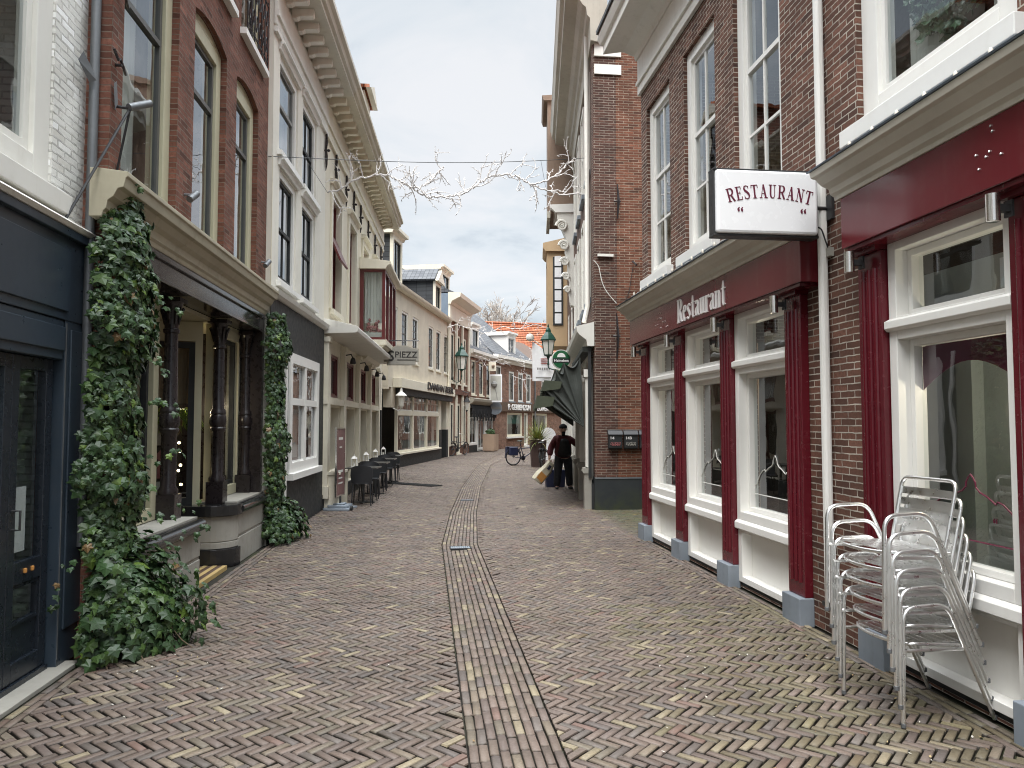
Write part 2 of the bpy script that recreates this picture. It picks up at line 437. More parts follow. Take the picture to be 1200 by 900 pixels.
M['white'] = paint('white_paint', (.80, .79, .755), .4, .05, .16, (.45, .41, .34))
M['white_old'] = paint('old_white_paint', (.76, .745, .69), .5, .08, .4, (.33, .29, .23))
M['grey_trim'] = paint('weathered_grey_paint', (.43, .40, .335), .55, .15, .4, (.17, .15, .12))
M['cornice_tan'] = paint('weathered_cornice_paint', (.60, .55, .44), .5, .15, .4, (.2, .16, .1))
M['navy'] = paint('navy_black_paint', (.033, .048, .066), .32, .2, .2, (.07, .07, .07))
M['navy_trim'] = paint('navy_door_paint', (.016, .021, .029), .28, .2, .15, (.07, .07, .07))
M['black'] = paint('black_paint', (.020, .022, .023), .6, .2, .2, (.08, .075, .07))
M['iron'] = paint('cast_iron_paint', (.022, .017, .018), .28, .25, .25, (.10, .075, .06), .15)
M['iron_gloss'] = paint('polished_iron_fascia', (.045, .040, .040), .12, .3, .5, (.16, .15, .14))
M['red'] = paint('burgundy_paint', (.105, .007, .014), .24, .2, .35, (.17, .045, .05), .08)
M['red_dull'] = paint('burgundy_frame_paint', (.13, .022, .022), .35, .15, .2, (.1, .05, .04))
M['fascia'] = paint('burgundy_board', (.135, .016, .022), .16, .1, .25, (.19, .075, .07), .02)
M['stone'] = paint('grey_stone', (.36, .345, .305), .75, .22, .5, (.15, .14, .12), .3)
M['bluestone'] = paint('blue_stone', (.235, .27, .31), .65, .3, .7, (.12, .12, .12), .25)
M['blackstone'] = paint('polished_black_stone', (.02, .02, .021), .15, .2, .2, (.1, .1, .1))
M['zinc'] = metal('zinc', (.20, .21, .22), .5, .45, .6)
M['alu'] = metal('polished_aluminium', (.88, .88, .87), .31, .06)
M['chrome'] = metal('brushed_steel', (.75, .72, .68), .22, .2)
M['dark_metal'] = metal('dark_metal', (.05, .05, .052), .45, .3, .5)
M['black_plastic'] = paint('black_plastic', (.026, .028, .032), .42, .15, .15, (.08, .08, .08))
M['glass'] = glass('window_glass', ior=1.66)
M['glass_far'] = glass('old_window_glass', (.6, .64, .66), 1.7, .05)
M['glass_door'] = glass('door_glass', (.62, .66, .66), 1.5, .015)
M['frost'] = NT('frosted_film').pbr((.50, .58, .60), .35)
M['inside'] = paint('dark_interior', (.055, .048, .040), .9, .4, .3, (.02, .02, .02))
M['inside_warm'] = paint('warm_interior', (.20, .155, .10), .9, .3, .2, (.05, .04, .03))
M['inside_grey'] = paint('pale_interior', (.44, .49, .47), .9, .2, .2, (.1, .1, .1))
M['curtain'] = paint('net_curtain', (.62, .62, .58), .9, .1, .1)
M['curtain_tan'] = paint('tan_curtain', (.42, .31, .22), .9, .15, .1)
M['blind'] = paint('grey_blind', (.26, .26, .25), .8, .1, .1)
M['slate'] = tiles('slate_tiles', (.085, .09, .10), (.14, .145, .155), .22, .2)
M['slate_clad'] = tiles('slate_cladding', (.04, .043, .047), (.06, .064, .068), .45, .19)
M['orange_tile'] = tiles('orange_roof_tiles', (.33, .10, .05), (.47, .165, .08), .26, .34)
M['lead'] = metal('lead_sheet', (.20, .25, .31), .55, .3, .3)
M['door_cream'] = paint('cream_door_paint', (.56, .51, .40), .45, .1, .3, (.25, .21, .15))
M['leaf'] = tinted('ivy_leaf', 1, .42, 30, .2, .4, .1)
M['twig'] = paint('brown_stem', (.13, .095, .06), .85, .3, .2)
M['paver'] = tinted('clay_paver', 1, .56, 70, .45, .45, .45, (.095, .088, .055), .6)
M['garland'] = paint('white_garland_wire', (.66, .63, .61), .6, .1, .2, (.4, .35, .33))
M['bulb'] = paint('pale_bulb', (.75, .70, .60), .3, .05, .05)
M['bark'] = paint('pale_bark', (.42, .38, .34), .9, .2, .2)
M['awning'] = paint('dark_green_canvas', (.045, .052, .046), .75, .3, .35, (.10, .11, .085), .2)
M['awning_edge'] = paint('green_canvas_valance', (.050, .060, .036), .75, .25, .3, (.12, .12, .09))
M['lamp_green'] = paint('green_lamp_paint', (.012, .055, .038), .35, .15, .15)
M['lamp_glass'] = glass('lamp_glass', (.9, .9, .88), 1.35, .01)
M['milk'] = paint('milky_lamp_glass', (.72, .71, .66), .25, .05, .05)
M['sign_white'] = paint('white_sign_face', (.87, .88, .90), .25, .03, .12, (.62, .62, .64), .01)
M['letter_red'] = paint('burgundy_lettering', (.12, .010, .035), .4, .05, .02)
M['letter_white'] = paint('white_lettering', (.82, .81, .80), .4, .03, .05)
M['letter_black'] = paint('black_lettering', (.03, .028, .027), .5, .1, .05)
M['ghost'] = paint('faded_lettering', (.72, .735, .775), .3, .02, .05)
M['warm_bulb'] = emit('lit_bulb', (1, .78, .42), 7)
M['wood'] = paint('pale_planter_wood', (.40, .29, .21), .8, .2, .3, (.2, .15, .1))
M['corten'] = paint('brown_planter_steel', (.075, .045, .040), .55, .2, .2)
M['rubber'] = NT('tyre_rubber').pbr((.02, .02, .02), .8)
M['blue_paint'] = paint('dark_blue_frame_paint', (.02, .025, .06), .35, .2, .2)
M['skin'] = NT('skin').pbr((.55, .34, .26), .55)
M['jacket'] = paint('dark_red_jacket', (.105, .022, .028), .9, .3, .1)
M['vest'] = paint('black_vest', (.014, .014, .016), .85, .3, .1)
M['trousers'] = paint('dark_trousers', (.026, .028, .034), .9, .3, .1)
M['paper'] = paint('white_paper', (.75, .76, .76), .7, .04, .1)
M['blue_paper'] = paint('blue_notice', (.35, .52, .60), .7, .1, .1)
M['yellow'] = paint('yellow_step_tile', (.50, .36, .15), .6, .2, .3)
M['brown_tile'] = paint('brown_step_tile', (.10, .06, .04), .6, .2, .3)
M['tan'] = paint('tan_render', (.48, .34, .20), .75, .12, .3, (.25, .17, .1))
M['brown_board'] = paint('brown_boarding', (.20, .135, .095), .7, .2, .3)
M['mural'] = paint('faded_picture', (.55, .55, .50), .6, .3, .4, (.25, .3, .22))
M['green_sign'] = paint('green_enamel', (.02, .12, .05), .3, .1, .1)
M['stripe_red'] = paint('red_stripe', (.30, .06, .05), .6, .1, .1)
M['teal'] = paint('teal_blind', (.02, .16, .13), .6, .2, .2)
M['dark_red_print'] = paint('faded_burgundy_print', (.19, .10, .095), .5, .3, .3)
M['cloth_pink'] = paint('pink_cloth', (.42, .16, .16), .9, .2, .1)
M['cloth_print'] = paint('printed_cloth', (.42, .36, .30), .9, .5, .5, (.15, .08, .06), .1, 5)
M['bag'] = paint('cream_shopping_bag', (.60, .56, .43), .7, .2, .3, (.35, .33, .22))
M['bag_orange'] = paint('orange_bag_print', (.55, .25, .06), .7, .2, .2)
M['shop_cornice'] = paint('brownish_cream_paint', (.46, .42, .31), .5, .15, .45, (.2, .16, .1))
M['fascia_cornice'] = paint('pale_grey_cream_paint', (.60, .57, .49), .5, .12, .3, (.3, .26, .2))
M['moss_plinth'] = None
t = NT('tarred_plinth'); p = t.pos(); a = t.noise(p, 3.5, 5); z = t.n('ShaderNodeSeparateXYZ'); t.l(p, z.inputs[0])
mm = t.math('MULTIPLY', t.fr(z.outputs[2], .45, .02), t.fr(a, .35, .6))
M['moss_plinth'] = t.pbr(t.mix(mm, t.mix(t.fr(a, .3, .7), (.022, .027, .030), (.035, .04, .042)), (.045, .055, .022)), .6, 0, t.bump(a, .3, .01))
t = NT('joint_sand'); p = t.pos(); a = t.noise(p, 1.1, 5); b = t.noise(p, 30, 4)
M['sand'] = t.pbr(t.mix(t.fr(a, .48, .66), t.mix(t.fr(b, .3, .7), (.010, .009, .007), (.026, .022, .016)), (.035, .040, .016)), .95, 0, t.bump(b, .5, .01))
M['grey_sash'] = paint('dark_grey_sash_paint', (.10, .10, .095), .4, .15, .2)
# ------------------------------------------------------------ camera, sky, sun
cam = bpy.data.cameras.new('camera'); co = bpy.data.objects.new('camera', cam); COL.objects.link(co)
cam.sensor_width = 36; cam.lens = 36 * F / 1200; cam.clip_end = 2000; cam.clip_start = .05
co.location = (0, 0, EYE); co.rotation_euler = (pi / 2 + PIT, 0, -YAW); SC.camera = co
SUN_EL, SUN_AZ = 62, 200
w = bpy.data.worlds.new('World'); SC.world = w; w.use_nodes = True; nt = w.node_tree; nt.nodes.clear()
def wn(ty, **kw):
    nd = nt.nodes.new(ty)
    for k, v in kw.items():
        if k in nd.inputs: nd.inputs[k].default_value = v
        else: setattr(nd, k, v)
    return nd
wl = nt.links.new
out = wn('ShaderNodeOutputWorld'); bg = wn('ShaderNodeBackground', Strength=.1); wl(bg.outputs[0], out.inputs[0])
sky = wn('ShaderNodeTexSky', sky_type='NISHITA'); sky.sun_disc = False; sky.sun_elevation = radians(SUN_EL); sky.sun_rotation = radians(SUN_AZ)
tc = wn('ShaderNodeTexCoord'); sp = wn('ShaderNodeSeparateXYZ'); wl(tc.outputs['Generated'], sp.inputs[0])
# clouds are projected on a high flat layer: divide by height
dv = wn('ShaderNodeVectorMath', operation='DIVIDE'); ad = wn('ShaderNodeMath', operation='ADD'); ad.inputs[1].default_value = .22
mxz = wn('ShaderNodeMath', operation='MAXIMUM'); mxz.inputs[1].default_value = 0; wl(sp.outputs[2], mxz.inputs[0]); wl(mxz.outputs[0], ad.inputs[0])
cb = wn('ShaderNodeCombineXYZ'); [wl(ad.outputs[0], cb.inputs[i]) for i in range(3)]
wl(tc.outputs['Generated'], dv.inputs[0]); wl(cb.outputs[0], dv.inputs[1])
n1 = wn('ShaderNodeTexNoise', Scale=2.1, Detail=8, Roughness=.55, Distortion=.45); wl(dv.outputs[0], n1.inputs['Vector'])
rp = wn('ShaderNodeValToRGB'); e = rp.color_ramp.elements; e[0].position = .38; e[1].position = .64
e[0].color = (.58, .65, .71, 1); e[1].color = (.985, .99, 1.0, 1); k = e.new(.5); k.color = (.85, .90, .935, 1)
wl(n1.outputs['Fac'], rp.inputs[0])
# overcast sky: the zenith is brighter than the horizon
mr = wn('ShaderNodeMapRange'); mr.inputs[1].default_value = .53; mr.inputs[2].default_value = .95; mr.inputs[3].default_value = 2.85; mr.inputs[4].default_value = 23.0
wl(sp.outputs[2], mr.inputs[0])
ml = wn('ShaderNodeVectorMath', operation='SCALE'); wl(rp.outputs[0], ml.inputs[0]); wl(mr.outputs[0], ml.inputs['Scale'])
mx = wn('ShaderNodeMix', data_type='RGBA'); mx.inputs[0].default_value = .93; wl(sky.outputs[0], mx.inputs[6]); wl(ml.outputs[0], mx.inputs[7])
wl(mx.outputs[2], bg.inputs[0])
sl = bpy.data.lights.new('sun', 'SUN'); sl.energy = 1.5; sl.angle = radians(50); sl.color = (1, .97, .93)
so = bpy.data.objects.new('sun', sl); COL.objects.link(so)
el, az = radians(SUN_EL), radians(SUN_AZ)
sd = Vector((sin(az) * cos(el), cos(az) * cos(el), sin(el)))
so.rotation_euler = sd.to_track_quat('Z', 'Y').to_euler(); so.location = (0, 0, 40)
vs = SC.view_settings; vs.view_transform = 'Standard'; vs.look = 'None'; vs.gamma = 1; vs.exposure = 1.68
try: vs.use_curve_mapping = False
except Exception: pass
SC.cycles.max_bounces = 10; SC.cycles.transparent_max_bounces = 16; SC.cycles.diffuse_bounces = 5; SC.cycles.glossy_bounces = 4
SC.cycles.filter_width = 1.05; SC.cycles.caustics_reflective = False; SC.cycles.caustics_refractive = False

# ------------------------------------------------------------ facade lines
LW = Fac((-2.58, 0), (-2.58, 6), 'L')
LB = Fac((-2.40, 5.9), (-2.27, 11.9), 'L')
LC = Fac((-2.222, 10.93), (-1.13, 32), 'L')
LD = Fac((-1.36, 27.2), (1.05, 37.6), 'L')
LE = Fac((1.05, 37.6), (2.35, 42.3), 'L')
LF = Fac((2.35, 42.3), (4.2, 47.2), 'L')
LG = Fac((4.2, 47.2), (10.9, 59.6), 'L')
R1 = Fac((3.25, 0), (3.25, 11), 'R')
R2 = Fac((3.28, 14.5), (5.05, 26.6), 'R')

# ------------------------------------------------------------ ground and paving
def bend(y):
    K = [(-10, 0), (10.6, 0), (14.4, .24), (20, .72), (30, 1.83), (42.7, 4.2), (50, 6.9), (62, 13)]
    for (a, p), (b, q) in zip(K, K[1:]):
        if a <= y <= b:
            t = (y - a) / (b - a); return p + (q - p) * t
    return 0
g = MB(); g.poly([(-400, -400, 0), (400, -400, 0), (400, 400, 0), (-400, 400, 0)])
tag(g.build('ground', M['sand'], loc=(0, 0, -.024)), kind='structure')

def left_x(y):
    P = [(-9, -2.58), (5.8, -2.58), (6.0, -2.3), (10.95, -2.2), (27.4, -1.3), (28.5, -1.1), (37.6, 1.1), (42.3, 2.4), (47.2, 4.3), (62, 12)]
    for (a, p), (b, q) in zip(P, P[1:]):
        if a <= y <= b: return p + (q - p) * (y - a) / (b - a)
    return -2.6
def right_x(y):
    P = [(-9, 3.3), (11.1, 3.3), (11.12, 7.4), (14.48, 7.4), (14.5, 3.35), (26.6, 5.1), (44, 8.0), (62, 14)]
    for (a, p), (b, q) in zip(P, P[1:]):
        if a <= y <= b: return p + (q - p) * (y - a) / (b - a)
    return 3.3
PC = [((.168, .126, .104), 26), ((.190, .140, .114), 22), ((.142, .108, .094), 16), ((.205, .158, .124), 14), ((.142, .126, .114), 9), ((.32, .27, .18), 5), ((.238, .194, .136), 10), ((.195, .112, .088), 4), ((.176, .154, .110), 7), ((.108, .095, .090), 6)]
def pcol(rng, yel=1.0):
    tot = sum(w * (yel if i in (5, 6) else 1) for i, (c, w) in enumerate(PC)); r = rng.random() * tot
    for i, (c, w) in enumerate(PC):
        w = w * (yel if i in (5, 6) else 1)
        if r < w: break
        r -= w
    k = rng.uniform(.88, 1.10) * 1.03; q = .38 if i != 5 else .15; return tuple(lerp(x, m_, q) * k for x, m_ in zip(c, (.196, .156, .136)))
def pavers(name, items, mat):
    """items: (x, y, z, half length, half width, angle, tilt x, tilt y, colour) -> bevelled clay blocks"""
    n = len(items); A = np.array([it[:8] for it in items]); C = np.array([it[8] for it in items])
    ca, sa = np.cos(A[:, 5]), np.sin(A[:, 5])
    V = np.zeros((n, 12, 3)); sg = [(-1, -1), (1, -1), (1, 1), (-1, 1)]
    rg = np.random.default_rng(3)
    for r, (ins, dz) in enumerate(((0.0, -.03), (0.0006, -.006), (.0045, 0.0))):
        for k, (i, j) in enumerate(sg):
            u = i * (A[:, 3] - ins) + rg.normal(0, .0012, n); v = j * (A[:, 4] - ins) + rg.normal(0, .0009, n)
            V[:, r * 4 + k, 0] = A[:, 0] + u * ca - v * sa
            V[:, r * 4 + k, 1] = A[:, 1] + u * sa + v * ca
            V[:, r * 4 + k, 2] = A[:, 2] + dz + u * A[:, 6] + v * A[:, 7]
    q = []
    for r in (0, 1):
        for k in range(4): q.append((r * 4 + k, r * 4 + (k + 1) % 4, (r + 1) * 4 + (k + 1) % 4, (r + 1) * 4 + k))
    q.append((8, 9, 10, 11)); q = np.array(q)
    Fa = (q[None] + (np.arange(n) * 12)[:, None, None]).reshape(-1, 4)
    me = bpy.data.meshes.new(name); me.vertices.add(n * 12); me.vertices.foreach_set('co', V.ravel())
    nf = len(Fa); me.loops.add(nf * 4); me.loops.foreach_set('vertex_index', Fa.ravel().astype(np.int32))
    me.polygons.add(nf); me.polygons.foreach_set('loop_start', np.arange(0, nf * 4, 4, dtype=np.int32))
    me.update(calc_edges=True)
    at = me.attributes.new('tint', 'FLOAT_COLOR', 'FACE')
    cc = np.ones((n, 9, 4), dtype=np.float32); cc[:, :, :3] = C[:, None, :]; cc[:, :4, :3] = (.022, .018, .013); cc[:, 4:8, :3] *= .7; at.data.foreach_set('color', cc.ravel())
    me.materials.append(mat); me.validate()
    o = bpy.data.objects.new(name, me); COL.objects.link(o); return o
rng = random.Random(5)
items = []
BW = .0545; BL = 3 * BW
ST0, ST1 = .225, .715
def zone_col(x, y, c):
    if 10.9 < y < 14.6 and x > 3.15 + bend(y) * 0 and y < 14.6:   # mossy passage
        k = min(1, (x - 3.0) / .5); g_ = (.075, .095, .030); c = tuple(lerp(a, b, .75 * k * rng.uniform(.5, 1)) for a, b in zip(c, g_))
    if x > 1.2 and y < 7 and rng.random() < .55 * min(1, (x - 1.2)): c = tuple(lerp(a, b, .40) for a, b in zip(c, (.16, .15, .06)))
    n_ = sin(x * 1.3 + 2 * sin(y * .7)) * sin(y * .9 + 1.5 * sin(x * .8))
    if n_ > .45: c = tuple(v * (1 - .28 * (n_ - .45)) for v in c)
    return c
nL = 3; CELL = BW; R2_ = sqrt(.5)
imin = int(-70 / CELL)
ymax = 60
# cells in the 45 degree frame: a along (1,1), b along (-1,1)
def in_zone(x, y):
    if x < left_x(y) - .02 or x > right_x(y) + .02: return 0
    u = x - bend(y)
    if ST0 + .08 < u < ST1 - .08: return 0
    if y < 11.0 and x > 3.12: return 0
    if 5.9 < y < 11.0 and x < left_x(y) + .11: return 0
    if y < 5.9 and x < left_x(y) + .2: return 0
    return 1
N2 = 2 * nL
cutm = MB()
def clip(P, nx, ny, c):
    """keep the side where nx*x + ny*y <= c"""
    out = []
    for i in range(len(P)):
        a, b = P[i], P[(i + 1) % len(P)]; da, db = nx * a[0] + ny * a[1] - c, nx * b[0] + ny * b[1] - c
        if da <= 0: out.append(a)
        if da * db < 0: t = da / (da - db); out.append((a[0] + (b[0] - a[0]) * t, a[1] + (b[1] - a[1]) * t))
    return out
def cut_block(x, y, hor):
    """blocks met by the gutter or an edge course are cut to its line"""
    b = bend(y); sl = (bend(y + .1) - bend(y - .1)) / .2; u = x - b; cuts = []
    if abs(u - ST0) < .09: cuts.append((1, -sl, b + ST0 - .007 - sl * y))
    elif abs(u - ST1) < .09: cuts.append((-1, sl, -(b + ST1 + .007 - sl * y)))
    if y < 11.0 and x > 2.93: cuts.append((1, 0, 3.037))
    lx = left_x(y)
    if 5.9 < y < 11.0 and x < lx + .29: cuts.append((-1, 0, -(lx + .196)))
    if y < 5.9 and x < lx + .38: cuts.append((-1, 0, -(lx + .285)))
    if not cuts: return False
    a = -pi / 4 if hor else pi / 4; ca, sa = cos(a), sin(a); hl, hw = BL / 2 - .0052, BW / 2 - .0052
    P = [(x + i * hl * ca - j * hw * sa, y + i * hl * sa + j * hw * ca) for i, j in ((-1, -1), (1, -1), (1, 1), (-1, 1))]
    for c in cuts: P = clip(P, *c)
    if len(P) < 3: return True
    ar = abs(sum(P[i][0] * P[(i + 1) % len(P)][1] - P[(i + 1) % len(P)][0] * P[i][1] for i in range(len(P)))) / 2
    if ar < .0006: return True
    cx, cy = sum(p[0] for p in P) / len(P), sum(p[1] for p in P) / len(P); n = len(P); z = rng.gauss(0, .0015)
    def rg_(k, zz): return [(cx + (p[0] - cx) * k, cy + (p[1] - cy) * k, zz) for p in P]
    V = rg_(1, z - .03) + rg_(.995, z - .008) + rg_(.93, z)
    fs = [(r * n + i, r * n + (i + 1) % n, (r + 1) * n + (i + 1) % n, (r + 1) * n + i) for r in (0, 1) for i in range(n)] + [tuple(range(2 * n, 3 * n))]
    cutm.col = (.022, .018, .013); b0 = len(cutm.v); cutm._a(V, fs[:n]); col_ = zone_col(x, y, pcol(rng))
    for q in fs[n:]: cutm.f.append([b0 + i for i in q]); cutm.c.append(col_)
    return True
for b in range(int(-4 / CELL), int(55 / CELL)):
    # rows of the pattern; horizontal blocks start where (a-b) % 2n == 0, vertical where (a-b) % 2n == 2n-1 at their foot
    for a in range(int(-18 / CELL), int(28 / CELL)):
        t = (a - b) % N2
        if t == 0: ca_, cb_, hor = a + nL / 2, b + .5, True
        elif t == N2 - 1: ca_, cb_, hor = a + .5, b + nL / 2, False
        else: continue
        px_, py_ = ca_ * CELL, cb_ * CELL
        x = (px_ + py_) * R2_ - 20; y = (py_ - px_) * R2_ + 20   # stripes of like blocks run across the street
        if y < -1.0 or y > ymax or x < -3.2 or x > 15: continue
        X = x + bend(y)
        if not in_zone(X, y): continue
        if cut_block(X, y, hor): continue
        ang = (-pi / 4 if hor else pi / 4) + rng.gauss(0, .018)
        items.append((X + rng.gauss(0, .0015), y + rng.gauss(0, .0015), rng.gauss(0, .0016) + .009 * sin(X * 1.7 + y * .3) * sin(y * .9), BL / 2 - .0043, BW / 2 - .0043, ang, rng.gauss(0, .012), rng.gauss(0, .02), zone_col(X, y, pcol(rng, 1.0 if y < 14 else .7))))
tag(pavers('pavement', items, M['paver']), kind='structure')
tag(cutm.build('pavement', M['paver'], attr=True), kind='structure')
# gutter strip of ten courses laid along the street
items = []; nc = 9; cw = (ST1 - ST0) / nc
for c in range(nc):
    y = -1 + rng.random() * .2
    while y < 58:
        L = .20 + rng.gauss(0, .004); ym = y + L / 2; u = ST0 + (c + .5) * cw
        edge = c in (0, nc - 1)
        x = u + bend(ym); an = pi / 2 - atan((bend(ym + .1) - bend(ym - .1)) / .2)
        skip = any(abs(ym - gy) < .1 and 2 <= c <= 5 for gy in (10.35, 16.6))
        if not skip:
            items.append((x, ym, -.009 * (1 - ((u - .47) / .25) ** 2) + (0.002 if edge else 0) + rng.gauss(0, .0013), L / 2 - .0052, cw / 2 - .0024, an + rng.gauss(0, .012), rng.gauss(0, .01), rng.gauss(0, .02), pcol(rng, 1.4)))
        y += L
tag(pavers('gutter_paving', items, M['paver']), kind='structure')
# courses along the house fronts
items = []
for (xf, ya, yb, n, off) in ((lambda y: 3.045, -1, 11.0, 3, .055), (lambda y: left_x(y) + .035, 6.0, 10.9, 3, .055), (lambda y: left_x(y) + .18, -1, 5.8, 2, .055)):
    for c in range(n):
        y = ya + rng.random() * .2
        while y < yb:
            L = .205; ym = y + L / 2
            items.append((xf(ym) + c * off + .02, ym, rng.gauss(0, .0015), L / 2 - .0035, off / 2 - .0035, pi / 2 + rng.gauss(0, .012), rng.gauss(0, .01), rng.gauss(0, .02), zone_col(xf(ym), ym, pcol(rng, .6))))
            y += L
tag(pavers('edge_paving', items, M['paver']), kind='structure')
k = MB(); k.box(-2.60, -2.44, -1, 5.75, -.02, .012)
tag(k.build('threshold_kerb', M['stone'], bevel=.004), kind='structure')
# litter: dry leaves and paper scraps
lb = MB(); rl = random.Random(9)
for i in range(150):
    y = 3.2 + rl.random() ** 1.5 * 10; x = rl.uniform(-2.2, 3.0)
    if rl.random() < .4: x = rl.uniform(1.6, 3.05); y = rl.uniform(3.4, 5.5)
    if rl.random() < .15: x = rl.uniform(-2.1, -1.5); y = rl.uniform(4.6, 6)
    s_ = rl.uniform(.004, .014); a = rl.random() * pi
    lb.col = rl.choice([(.55, .53, .48), (.42, .33, .18), (.30, .2, .1), (.6, .58, .5), (.25, .17, .09)])
    ux, uy = cos(a) * s_, sin(a) * s_
    lb.slab([(x - ux, y - uy, .007), (x + uy * .5, y - ux * .5, .009), (x + ux, y + uy, .012), (x - uy * .5, y + ux * .5, .009)], (0, 0, .0015))
tag(lb.build('litter', tinted('litter', 1, .8), attr=True), 'scattered dry leaves and pale paper scraps on the brick paving', 'litter', kind='stuff')
def drain(y, lab):
    t = thing('drain_cover', lab, 'drain cover', (ST0 + (ST1 - ST0) * .5 + bend(y), y, -.006), -atan((bend(y + .1) - bend(y - .1)) / .2))
    m = MB(); m.ring(-.15, .15, -.1, .1, .012, 0, .01)
    m = MB(); m.box(-.15, .15, -.1, -.085, -.01, .008); m.box(-.15, .15, .085, .1, -.01, .008); m.box(-.15, -.135, -.085, .085, -.01, .008); m.box(.135, .15, -.085, .085, -.01, .008)
    m.build('frame', M['dark_metal'], t)
    m = MB()
    for i in range(9): m.box(-.132 + i * .029, -.108 + i * .029, -.083, .083, -.008, .006)
    m.build('grating', M['bluestone'], t)
drain(10.35, 'small grey metal drain grating in the brick gutter, nearer one')
drain(16.6, 'small metal drain grating farther along the brick gutter')
# ------------------------------------------------------------ building parts
def shell(root, f, s0, s1, h, d0=0.0, depth=6.0, mat=None, inner=1.6, inmat=None, name='side_wall', flank=None, flank2=None):
    """returns and back wall of a house, its flat roof slab, and a plain wall across the rooms"""
    m = MB(f)
    m.box(s0, s0 + .12, d0 - depth, d0 - .001, -.05, h)
    m.box(s0 + .12, s1 - .12, d0 - depth, d0 - depth + .12, -.05, h)
    m.build(name, flank or mat, root)
    m = MB(f); m.box(s1 - .12, s1, d0 - depth, d0 - .001, -.05, h); m.build(name, flank2 or flank or mat, root)
    m = MB(f); m.box(s0 + .12, s1 - .12, d0 - depth + .12, d0 - .001, h - .12, h); m.build('roof_deck', M['lead'], root)
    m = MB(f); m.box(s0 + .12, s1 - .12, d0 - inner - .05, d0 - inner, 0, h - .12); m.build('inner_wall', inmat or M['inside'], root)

def curtains(f, root, s0, s1, z0, z1, d, mat, cover=.22, both=True):
    m = MB(f); w = (s1 - s0) * cover
    for (a, b) in ([(s0, s0 + w), (s1 - w, s1)] if both else [(s0, s1)]):
        n = max(6, int((b - a) / .035)); P = []
        for i in range(n + 1):
            P.append((a + (b - a) * i / n, d + .018 * sin(i * 1.9) + .006 * sin(i * 4.7)))
        for (x0, y0), (x1, y1) in zip(P, P[1:]): m.poly([(x0, y0, z0), (x1, y1, z0), (x1, y1, z1), (x0, y0, z1)])
    return m.build('curtain', mat, root, smooth=True)

def window(root, f, s0, s1, z0, z1, d=-.06, fw=.09, dep=.1, fmat='white', smat=None, sw=.05, cols=1, bars=(), rail=None, sill=None, glassm='glass', cur=None, cover=.22, blind=None, bev=0, mun=.022, label=None, full=False):
    """frame standing in the opening, sash, glazing bars, pane, sill; bars/rail are heights as fractions"""
    m = MB(f); m.ring(s0, s1, z0, z1, fw, d - dep, d)
    fr = m.build('window', M[fmat], root, bevel=bev)
    if label: fr['label'] = label
    a, b, c, e = s0 + fw, s1 - fw, z0 + fw, z1 - fw
    m = MB(f); ds = d - .035
    m.ring(a + .001, b - .001, c + .001, e - .001, sw, ds - .045, ds)
    H = e - c
    if rail:
        for r in (rail if isinstance(rail, (tuple, list)) else [rail]): m.box(a + sw, b - sw, ds - .05, ds + .006, c + H * r - sw * .5, c + H * r + sw * .5)
    for i in range(1, cols):
        x = a + (b - a) * i / cols; m.box(x - mun / 2, x + mun / 2, ds - .036, ds - .006, c + sw, e - sw)
    for r in bars: m.box(a + sw, b - sw, ds - .034, ds - .008, c + H * r - mun / 2, c + H * r + mun / 2)
    m.build('sash', M[smat or fmat], fr)
    m = MB(f); y = ds - .022
    m.poly([(a + .004, y, c + .004), (b - .004, y, c + .004), (b - .004, y, e - .004), (a + .004, y, e - .004)]); m.build('pane', M[glassm], fr)
    if cur: curtains(f, fr, a, b, c, e, d - dep - .12, M[cur], cover, not full)
    if blind:
        mt, fr_ = blind; m = MB(f); m.box(a, b, d - dep - .06, d - dep - .045, e - H * fr_, e); m.build('blind', M[mt], fr)
    if sill:
        mt, h, pr, ex = sill; m = MB(f); m.box(s0 - ex, s1 + ex, d - dep, pr, z0 - h, z0); m.build('sill', M[mt], fr, bevel=.006 if bev else 0)
    return fr

def cornice(root, f, s0, s1, pr, mat, name='cornice', mit=(1, 1), bev=0):
    m = MB(f); m.prof(s0, s1, pr, *mit); return m.build(name, M[mat] if isinstance(mat, str) else mat, root, bevel=bev)
CP = lambda z0, z1, d: [(0, z0), (.18 * d, z0), (.22 * d, z0 + .12 * (z1 - z0)), (.22 * d, z0 + .30 * (z1 - z0)), (.42 * d, z0 + .42 * (z1 - z0)), (.55 * d, z0 + .62 * (z1 - z0)), (.9 * d, z0 + .66 * (z1 - z0)), (.93 * d, z0 + .82 * (z1 - z0)), (d, z0 + .92 * (z1 - z0)), (d, z1), (0, z1 + .02)]

def stroke_place(f, s, z, u, dbase):
    """letters on a facade; for left and right fronts they read from the street"""
    sg = 1 if f.side == 'L' else -1
    return lambda x, y, t: (s + sg * x * u, dbase + t, z + y * u)

def tube_obj(name, pts, r, mat, parent=None, f=None, n=8, smooth=True):
    m = MB(f); m.tube(pts, r, n); return m.build(name, mat, parent, smooth=smooth)

def spotlight(root, f, s, z, d=.1):
    m = MB(f); m.lathe(s, d + .10, [(.033, z), (.036, z + .002), (.036, z + .15), (.033, z + .152)], 14); o = m.build('spotlight', M['chrome'], root, smooth=True)
    m = MB(f); m.box(s - .02, s + .02, d, d + .07, z + .055, z + .095); m.box(s - .03, s + .03, d - .001, d + .012, z + .03, z + .12); m.build('bracket', M['dark_metal'], o)

